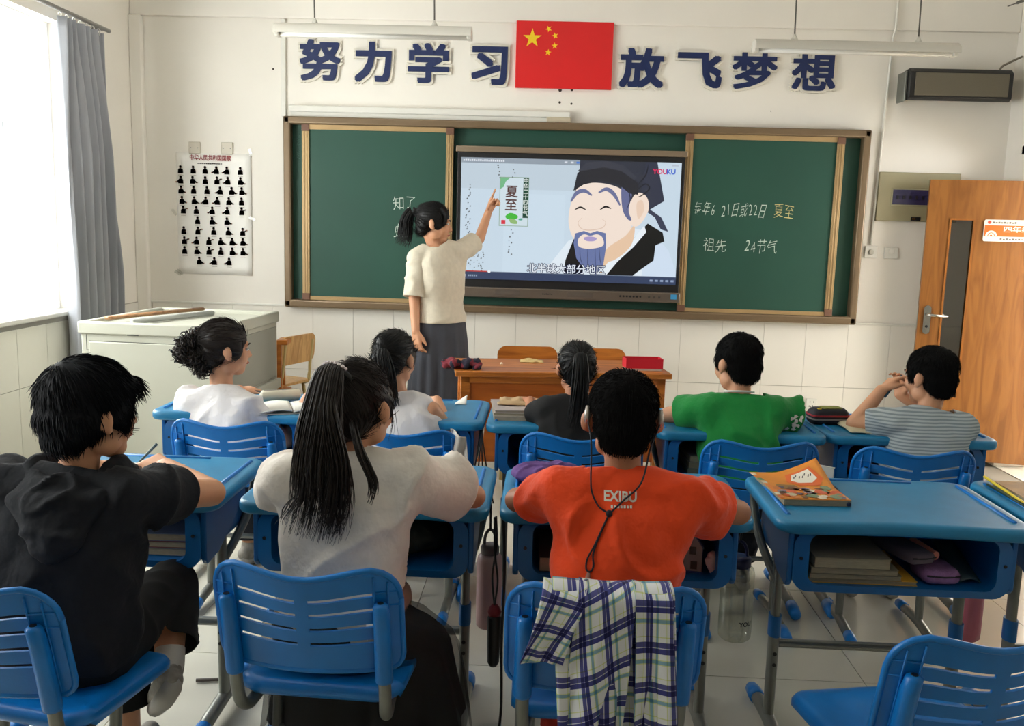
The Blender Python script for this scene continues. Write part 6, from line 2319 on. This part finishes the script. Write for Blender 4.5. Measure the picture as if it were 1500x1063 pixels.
def crumple(cx, cy, z0, w, d, h, sd, seed):
    def fn(u, v):
        e = math.sin(math.pi * u) * math.sin(math.pi * v)
        return (cx + (u - 0.5) * w + 0.01 * noise.noise((u * 3, v * 3, seed)), cy + (v - 0.5) * d + 0.01 * noise.noise((u * 3 + 4, v * 3, seed)), z0 + h * (0.25 + 0.75 * e ** 0.5) * (0.75 + 0.5 * noise.noise((u * sd, v * sd, seed + 3))))
    return fn


def soft(name, label, cat, fn, m_, th=0.002, nu=20, nv=16):
    me = grid_mesh(fn, nu, nv)
    o = obj(name, me, m_)
    so = o.modifiers.new('solid', 'SOLIDIFY')
    so.thickness = th
    return tag(o, label, cat)


soft('paper_envelope', 'crumpled kraft paper envelope on the exercise book pile', 'envelope', crumple(-0.100, 3.70, 0.786, 0.17, 0.16, 0.020, 5, 2.0), M_kraft)
# open book and white pouch of the curly girl
ob = thing('open_book', 'open white exercise book on the curly haired girl desk', 'book', (-1.025, 3.585, 0.7455), 0.35)
for s in (-1, 1):
    def fn(u, v, s=s):
        x = s * (0.002 + 0.135 * u)
        return (x, (v - 0.5) * 0.20, 0.004 + 0.014 * math.sin(math.pi * (0.15 + 0.85 * u)) * (1 - 0.4 * u))
    o = obj('page', grid_mesh(fn, 10, 2), mat('page_white', (226, 224, 216), rough=0.7), ob)
    so = o.modifiers.new('solid', 'SOLIDIFY')
    so.thickness = 0.004
MB().box((0, 0, 0.001), (0.275, 0.205, 0.002)).build('cover', mat('cover_grey', (170, 168, 160), rough=0.7), ob)
pz = thing('pencil_pouch', 'cream rolled pencil pouch behind the open book', 'pencil case', (-1.115, 3.745, 0.0), 0.5)
MB().tube([(-0.085, 0, 0.770), (-0.075, 0, 0.771), (0.075, 0, 0.771), (0.085, 0, 0.770)], [0.012, 0.024, 0.024, 0.012], 14).build('pouch', mat('pouch_cream', (226, 220, 200), rough=0.8), pz, smooth=True)
MB().tube([(-0.07, -0.004, 0.795), (0.07, -0.004, 0.795)], 0.0022, 6).build('zip', mat('zip_grey', (150, 146, 136), rough=0.5), pz, smooth=True)
# white jacket hanging from the chair of the sleeveless girl, small note on her desk


def jk(u, v):
    x = -0.335 + 0.060 * u + 0.020 * v
    return (x, 3.205 - 0.05 * u + 0.02 * math.sin(v * 5 + u * 7), 0.775 - 0.12 * v - 0.02 * u)


soft('white_jacket', 'white jacket sleeve hanging over the sleeveless girl chair', 'jacket', jk, mat('jacket_white', (206, 198, 188), rough=0.9), 0.004)
soft('paper_note', 'small white folded note on the sleeveless girl desk', 'note', lambda u, v: (-0.380 + 0.05 * u, 3.80 + 0.04 * v, 0.747 + 0.035 * u * v + 0.001), MATS['page_white'], 0.001, 6, 6)

# pencil case and paper bag on the grey striped boy's desk
pcs = thing('pencil_case', 'dark pencil case with red stripe on the grey striped boy desk', 'pencil case', (1.165, 3.700, 0.7455), math.radians(8))
rings = []
for z, g_ in ((0.0, -0.006), (0.008, 0.0), (0.030, 0.002), (0.050, -0.003), (0.062, -0.014)):
    rings.append([(x, y, z) for x, y in rrect(-0.078 - g_, 0.078 + g_, -0.045 - g_, 0.045 + g_, 0.022, 5)])
MB().loft(rings, True).build('case', mat('case_navy', (24, 26, 38), rough=0.7), pcs, auto=50)
for z, nm, m_ in ((0.022, 'silver_stripe', mat('stripe_silver', (150, 146, 142), rough=0.5)), (0.036, 'red_stripe', mat('stripe_red', (176, 40, 52), rough=0.6))):
    MB().loft([[(x, y, z + q) for x, y in rrect(-0.0815, 0.0815, -0.0485, 0.0485, 0.023, 5)] for q in (-0.003, 0.003)], True).build(nm, m_, pcs)
MB().prism(rrect(-0.030, 0.052, -0.026, 0.030, 0.012), 0.0615, 0.0655).build('green_patch', mat('patch_olive', (120, 124, 50), rough=0.7, var=0.35, vscale=60), pcs)
MB().lathe([(0.010, 0.0), (0.009, 0.004), (0.004, 0.005)], (-0.048, -0.022, 0.060), 12).build('yellow_badge', mat('badge_yellow', (206, 176, 40), rough=0.5), pcs, smooth=True)
soft('paper_bag', 'crumpled cream paper bag under the grey striped boy elbow', 'bag', crumple(1.295, 3.640, 0.748, 0.20, 0.28, 0.028, 4, 7.0), mat('paper_cream', (206, 196, 166), rough=0.85, var=0.08, vscale=16))

# purple pouch on the orange boy's desk, folded kraft sheet on the ponytail girl's desk, note paper and pen at left
pu = MB()
pu.ellipsoid((-0.005, 2.655, 0.772), (0.090, 0.075, 0.028))
pu.ellipsoid((0.045, 2.690, 0.772), (0.080, 0.060, 0.028))
pme = remesh(pu, 0.006, 3, 'purple_pouch')
wrinkle(pme, 0.006, 18, seed=2.2)
pme.shade_smooth()
tag(obj('purple_pouch', pme, mat('purple_cloth', (96, 64, 128), rough=0.85, var=0.1, vscale=20)), 'purple cloth pouch on the desk left of the orange shirt boy', 'pouch')
soft('kraft_sheet', 'folded kraft paper on the ponytail girl desk by her left arm', 'paper', lambda u, v: (-0.80 + 0.075 * u, 2.45 + 0.19 * v, 0.748 + 0.010 * v * (1 - u) + 0.004 * math.sin(u * 9)), M_kraft, 0.004, 8, 8)
soft('note_sheet', 'white sheet of paper under the hands of the black hooded boy', 'paper', lambda u, v: (-1.36 + 0.26 * u, 2.50 + 0.19 * v, 0.7465 + 0.002 * u), MATS['page_white'], 0.0008, 6, 6)
pn = MB().tube([(-1.165, 2.475, 0.790), (-1.125, 2.545, 0.846)], [0.003, 0.0045], 8)
tag(pn.build('pen', mat('pen_grey', (70, 96, 110), rough=0.3), None, smooth=True), 'grey pen in the hand of the black hooded boy', 'pen')

# ---- inside the empty desk
for i, (h, w, m_, lab) in enumerate(((0.012, 0.300, mat('cover_yellow', (206, 156, 50), rough=0.5, var=0.2, vscale=20), 'yellow book at the bottom of the pile in the empty desk'),
                                     (0.014, 0.250, mat('cover_dun', (120, 110, 88), rough=0.8), 'second book from the bottom of the pile in the empty desk'),
                                     (0.018, 0.235, mat('cover_dun2', (104, 98, 82), rough=0.8), 'third book from the bottom of the pile in the empty desk'),
                                     (0.030, 0.205, mat('cover_dun3', (112, 106, 94), rough=0.8), 'thick book at the top of the pile in the empty desk'))):
    z = 0.5635 + (0, 0.0135, 0.0290, 0.0485)[i]
    book('textbook', lab, (0.735 + w / 2 + 0.004 * i, 2.530 - 0.006 * i, z), w, 0.25, h, (0.0, 0.015, -0.01, 0.01)[i], m_, M_pageg, 'books inside the empty desk')


def pencil_bag(name, label, c, L, w, h, rz, m_, z0):
    t = thing(name, label, 'pencil case', (c[0], c[1], z0), rz)
    rings = []
    for y, g_ in ((-L / 2, 0.55), (-L / 2 + 0.012, 0.92), (-L / 4, 1.0), (L / 4, 1.0), (L / 2 - 0.012, 0.92), (L / 2, 0.55)):
        rings.append([(x * g_, y, h / 2 + (z_ - h / 2) * g_) for x, z_ in rrect(-w / 2, w / 2, 0, h, min(w, h) * 0.42, 5)])
    MB().loft(rings, True).build('bag', m_, t, smooth=True)
    MB().tube([(-w / 2 + 0.006, -L / 2 + 0.004, h * 0.62), (0, -L / 2 - 0.002, h * 0.60), (w / 2 - 0.006, -L / 2 + 0.004, h * 0.62)], 0.0025, 6).build('zip', mat('zip_dark', (40, 36, 44), rough=0.5), t, smooth=True)
    return t


pencil_bag('pencil_bag', 'grey pencil bag lying on the books in the empty desk', (1.030, 2.535), 0.22, 0.085, 0.034, 0.28, mat('bag_greyviolet', (104, 92, 104), rough=0.8), 0.6135)
pencil_bag('pencil_bag', 'lilac furry pencil bag in the middle of the empty desk', (1.108, 2.475), 0.12, 0.105, 0.042, 0.05, mat('bag_lilac', (150, 110, 160), rough=0.95, var=0.15, vscale=60, bump=0.6, bscale=250), 0.5635)
mk_ = MB().tube([(1.105, 2.470, 0.630), (1.075, 2.560, 0.640)], [0.013, 0.013], 10)
tag(mk_.build('marker', mat('marker_pink', (226, 140, 120), rough=0.5), None, auto=50), 'pink marker pen lying on the lilac pencil bag', 'marker')
soft('plastic_sleeve', 'grey plastic folder standing at the right inside the empty desk', 'folder', lambda u, v: (1.165 + 0.06 * u, 2.445 + 0.20 * v, 0.566 + 0.055 * v + 0.012 * math.sin(u * 3) * (1 - v)), mat('folder_grey', (66, 84, 92), rough=0.3), 0.003, 8, 8)

# ---- inside the other desks
book('textbook', 'dark book in the desk of the ponytail girl', (-0.52, 2.52, 0.5640), 0.30, 0.24, 0.03, 0.0, mat('cover_dark', (70, 66, 62), rough=0.7), M_pageg)
bg = MB()
bg.ellipsoid((-0.36, 2.52, 0.622), (0.10, 0.10, 0.052))
bme = remesh(bg, 0.008, 2, 'schoolbag')
wrinkle(bme, 0.008, 14, seed=6)
bme.shade_smooth()
tag(obj('cloth_bag', bme, mat('bag_green', (22, 32, 30), rough=0.8)), 'dark green cloth bag stuffed in the ponytail girl desk', 'bag')
hs_ = thing('paper_house', 'small grey paper house inside the orange shirt boy desk', 'paper model', (0.420, 2.475, 0.5640), -0.15)
MB().prism([(-0.040, 0), (0.040, 0), (0.040, 0.070), (0.0, 0.128), (-0.040, 0.070)], -0.03, 0.03, lambda u, v, w: (u, w, v)).build('walls', mat('house_grey', (150, 142, 134), rough=0.8), hs_)
for s in (-1, 1):
    MB().box((s * 0.021, 0, 0.102), (0.078, 0.072, 0.003), Matrix.Rotation(s * 0.96, 3, 'Y')).build('roof', mat('house_roof', (60, 70, 96), rough=0.6), hs_)
for x, z in ((-0.018, 0.020), (0.018, 0.020), (-0.012, 0.062), (0.014, 0.062)):
    MB().box((x, -0.0305, z), (0.018, 0.002, 0.022)).build('window_hole', mat('house_window', (66, 58, 50), rough=0.6), hs_)
MB().box((0, 0, -0.0), (0.09, 0.07, 0.006)).build('base', mat('house_base', (40, 60, 120), rough=0.5), hs_)
ti = MB()
ti.ellipsoid((0.483, 2.43, 0.600), (0.016, 0.014, 0.034))
tme_ = remesh(ti, 0.004, 1, 'tissue')
wrinkle(tme_, 0.006, 40, seed=3)
tme_.shade_smooth()
tag(obj('tissue', tme_, mat('tissue_white', (214, 204, 196), rough=0.9)), 'crumpled white tissue beside the paper house', 'tissue')
book('textbook', 'dark book lying in the orange shirt boy desk', (0.12, 2.52, 0.5640), 0.24, 0.24, 0.04, 0.02, mat('cover_dark', (70, 66, 62)), M_pageg)
for i, (h, m_) in enumerate(((0.020, mat('cover_slate', (110, 116, 130), rough=0.6)), (0.018, mat('cover_maroon', (104, 40, 48), rough=0.6)), (0.020, mat('cover_bluegrey', (96, 112, 140), rough=0.6)))):
    book('textbook', ('slate book at the bottom of', 'maroon book in the middle of', 'blue grey book at the top of')[i] + ' the pile in the black hooded boy desk', (-1.13, 2.52, 0.5640 + (0, 0.0215, 0.0410)[i]), 0.30, 0.24, h, 0.02 * i, m_, M_pageg, 'books inside the black hooded boy desk')
for i in range(2):
    rb_ = MB()
    rb_.ellipsoid((1.235 + 0.055 * i, 3.60 + 0.02 * i, 0.597 + 0.012 * i), (0.045, 0.06, 0.032))
    rme = remesh(rb_, 0.007, 1, 'red_pouch')
    wrinkle(rme, 0.008, 18, seed=3 + i)
    rme.shade_smooth()
    tag(obj('red_pouch', rme, mat('pouch_red', (150, 26, 34), rough=0.8)), ('left', 'right')[i] + ' red cloth pouch inside the grey striped boy desk', 'pouch', 'red pouches in the grey striped boy desk')
for i in range(3):
    book('textbook', ('lowest', 'middle', 'topmost')[i] + ' book in the pile inside the green shirt boy desk', (0.700, 3.60, 0.5640 + 0.026 * i), 0.26, 0.24, 0.024, 0.03 * i, mat('cover_ash_%d' % i, ((120, 116, 108), (150, 148, 140), (100, 100, 104))[i], rough=0.7), M_pageg, 'books inside the green shirt boy desk')
cd_ = MB()
book('card_sheet', 'white card standing beside the chair of the green shirt boy', (1.055, 3.36, 0.52), 0.010, 0.09, 0.13, 0.9, MATS['page_white'], MATS['page_white'], cat='card')


# ---- bottles hung below the desks
def bottle(label, c, r, h, body, cap, lab=None, strap=None):
    t = thing('water_bottle', label, 'bottle', c)
    MB().lathe([(r * 0.80, 0.0), (r * 0.97, 0.008), (r, 0.03), (r, h * 0.80), (r * 0.93, h * 0.86), (r * 0.70, h * 0.90)], n=20).build('bottle_body', body, t, smooth=True)
    MB().lathe([(r * 0.72, h * 0.885), (r * 0.74, h * 0.97), (r * 0.62, h), (r * 0.3, h * 1.005)], n=20).build('cap', cap, t, smooth=True)
    MB().tube(smooth_path([(r * 0.5, 0, h * 0.97), (r * 0.35, 0, h * 1.12), (0, 0, h * 1.18), (-r * 0.35, 0, h * 1.12), (-r * 0.5, 0, h * 0.97)], 4), 0.005, 8).build('carry_loop', cap, t, smooth=True)
    if strap:
        MB().tube(strap, 0.004, 6).build('strap', M_black, t, smooth=True)
    if lab:
        mb = MB()
        me = text_mesh(lab, 0.020, 0.0006)

        def fn(x, y, z):
            a = -1.571 + 0.45 + x / r
            return (math.cos(a) * (r + 0.0012), math.sin(a) * (r + 0.0012), h * 0.24 + y)
        mesh_to_mb(me, mb, fn)
        mb.build('lettering', mat('print_dark', (40, 44, 44), rough=0.6), t)
    return t


M_clear = glass('bottle_clear', (0.80, 0.82, 0.78), 0.12, 0.15)
M_pinkb = mat('bottle_pink', (200, 160, 160), rough=0.35, alpha=0.80)
bottle('clear plastic water bottle with navy cap hung between desks', (0.628, 2.75, 0.235), 0.052, 0.27, M_clear, mat('cap_navy', (16, 20, 66), rough=0.4), 'YOU', strap=[(0, 0, 0.315), (0, -0.02, 0.40), (-0.02, -0.06, 0.465)])
bottle('pale pink water bottle hung beside the black umbrella', (-0.152, 2.72, 0.250), 0.040, 0.27, M_pinkb, mat('cap_grey', (120, 110, 112), rough=0.4), strap=[(0, 0, 0.315), (0, -0.02, 0.40), (-0.005, -0.06, 0.46)])
bottle('pink water bottle hung below the right edge of the empty desk', (1.370, 2.80, 0.245), 0.044, 0.23, mat('bottle_rose', (214, 120, 140), rough=0.25), mat('cap_red', (190, 50, 70), rough=0.4), strap=[(0, 0, 0.27), (0, -0.05, 0.38), (-0.02, -0.10, 0.46)])

# ---- folded umbrella and straps between the ponytail girl's and the orange boy's desks
um = thing('folded_umbrella', 'folded black umbrella with red collar hanging between two desks', 'umbrella', (0, 0, 0))
MB().lathe([(0.010, 0.0), (0.017, 0.012), (0.019, 0.06), (0.020, 0.145), (0.016, 0.155)], (-0.119, 2.435, 0.262), 14).build('folded_canopy', M_black, um, smooth=True)
MB().lathe([(0.018, 0.0), (0.020, 0.012), (0.014, 0.024), (0.007, 0.032)], (-0.119, 2.435, 0.415), 14).build('red_collar', mat('collar_red', (120, 24, 40), rough=0.5), um, smooth=True)
MB().tube(smooth_path([(-0.119, 2.435, 0.445), (-0.112, 2.43, 0.52), (-0.122, 2.43, 0.60), (-0.126, 2.44, 0.70)], 5), 0.008, 6, flat=0.4).build('wrist_strap', M_black, um, smooth=True)
MB().tube(smooth_path([(-0.121, 2.445, 0.445), (-0.128, 2.44, 0.53), (-0.118, 2.44, 0.62), (-0.122, 2.45, 0.70)], 5), 0.008, 6, flat=0.4).build('wrist_strap', M_black, um, smooth=True)
tag(MB().tube(smooth_path([(-0.100, 2.42, 0.70), (-0.093, 2.42, 0.55), (-0.096, 2.42, 0.35), (-0.092, 2.42, 0.15), (-0.098, 2.40, 0.012), (-0.06, 2.36, 0.006)], 6), 0.0045, 6).build('black_strap', M_black, None, smooth=True),
    'thin black strap hanging to the floor beside the umbrella', 'strap')
bsr = thing('bag_straps', 'black bag straps hanging below the sleeveless girl desk corner', 'strap', (0, 0, 0))
for dx, dz in ((0.0, 0.0), (0.022, 0.01), (0.046, -0.02), (-0.02, 0.0)):
    MB().tube(smooth_path([(-0.240, 3.50, 0.70), (-0.245 + dx * 0.4, 3.48, 0.62), (-0.250 + dx, 3.47, 0.52 + dz), (-0.250 + dx * 1.4, 3.47, 0.44 + dz)], 4), 0.006, 6, flat=0.5).build('strap', M_black, bsr, smooth=True)
tag(MB().tube([(-1.105, 2.742, 0.008), (-0.93, 2.775, 0.008)], 0.006, 8).build('floor_stick', mat('stick_dark', (70, 62, 56), rough=0.7), None, smooth=True), 'thin dark stick lying on the floor between chairs at left', 'stick')

# ---- on the teacher's desk
cl_ = MB()
for i in range(9):
    cl_.ellipsoid((-0.515 + 0.020 * i, 4.70 + 0.02 * math.sin(i * 2.1), 0.785 + 0.010 * math.sin(i * 1.3)), (0.030, 0.050, 0.022))
cme = remesh(cl_, 0.007, 2, 'knit_scarf')
wrinkle(cme, 0.014, 22, seed=8)
cme.shade_smooth()
m_sc = mat('scarf_maroon', (110, 34, 46), rough=0.9)
_nt = m_sc.node_tree
_n = _nt.nodes.new('ShaderNodeTexNoise')
_n.inputs['Scale'].default_value = 14.0
_t2 = _nt.nodes.new('ShaderNodeTexCoord')
_r = _nt.nodes.new('ShaderNodeValToRGB')
_r.color_ramp.interpolation = 'CONSTANT'
_r.color_ramp.elements[0].color = (*lin((34, 30, 48)), 1)
_r.color_ramp.elements[1].position = 0.5
_r.color_ramp.elements[1].color = (*lin((118, 36, 48)), 1)
_nt.links.new(_t2.outputs['Object'], _n.inputs['Vector'])
_nt.links.new(_n.outputs['Fac'], _r.inputs['Fac'])
_nt.links.new(_r.outputs['Color'], _nt.nodes['Principled BSDF'].inputs['Base Color'])
tag(obj('scarf', cme, m_sc), 'crumpled maroon and navy scarf on the left end of the teacher desk', 'scarf')
soft('folded_cloth', 'folded beige cloth on the middle of the teacher desk', 'cloth', crumple(-0.075, 5.00, 0.766, 0.13, 0.09, 0.018, 4, 4.0), mat('cloth_beige', (206, 178, 120), rough=0.9))
rbx = thing('red_box', 'red cardboard box with white base at the right end of the teacher desk', 'box', (0.525, 4.865, 0.7655), math.radians(7))
MB().box((0, 0, 0.006), (0.185, 0.10, 0.012)).build('white_base', mat('box_white', (216, 206, 200), rough=0.6), rbx)
bxm = MB()
for a_, s_ in (((0, -0.052, 0.037), (0.20, 0.004, 0.052)), ((0, 0.052, 0.037), (0.20, 0.004, 0.052)), ((-0.099, 0, 0.037), (0.004, 0.10, 0.052)), ((0.099, 0, 0.037), (0.004, 0.10, 0.052)), ((0, 0, 0.013), (0.198, 0.10, 0.003))):
    bxm.box(a_, s_)
bxm.build('red_sides', mat('box_red', (206, 30, 50), rough=0.5), rbx)
tag(MB().lathe([(0.008, 0.0), (0.009, 0.006), (0.004, 0.012)], (-0.235, 4.86, 0.7655), 10).build('chalk_stub', mat('chalk_white', (232, 214, 186), rough=0.9), None, smooth=True), 'tiny white chalk stub on the teacher desk', 'chalk')
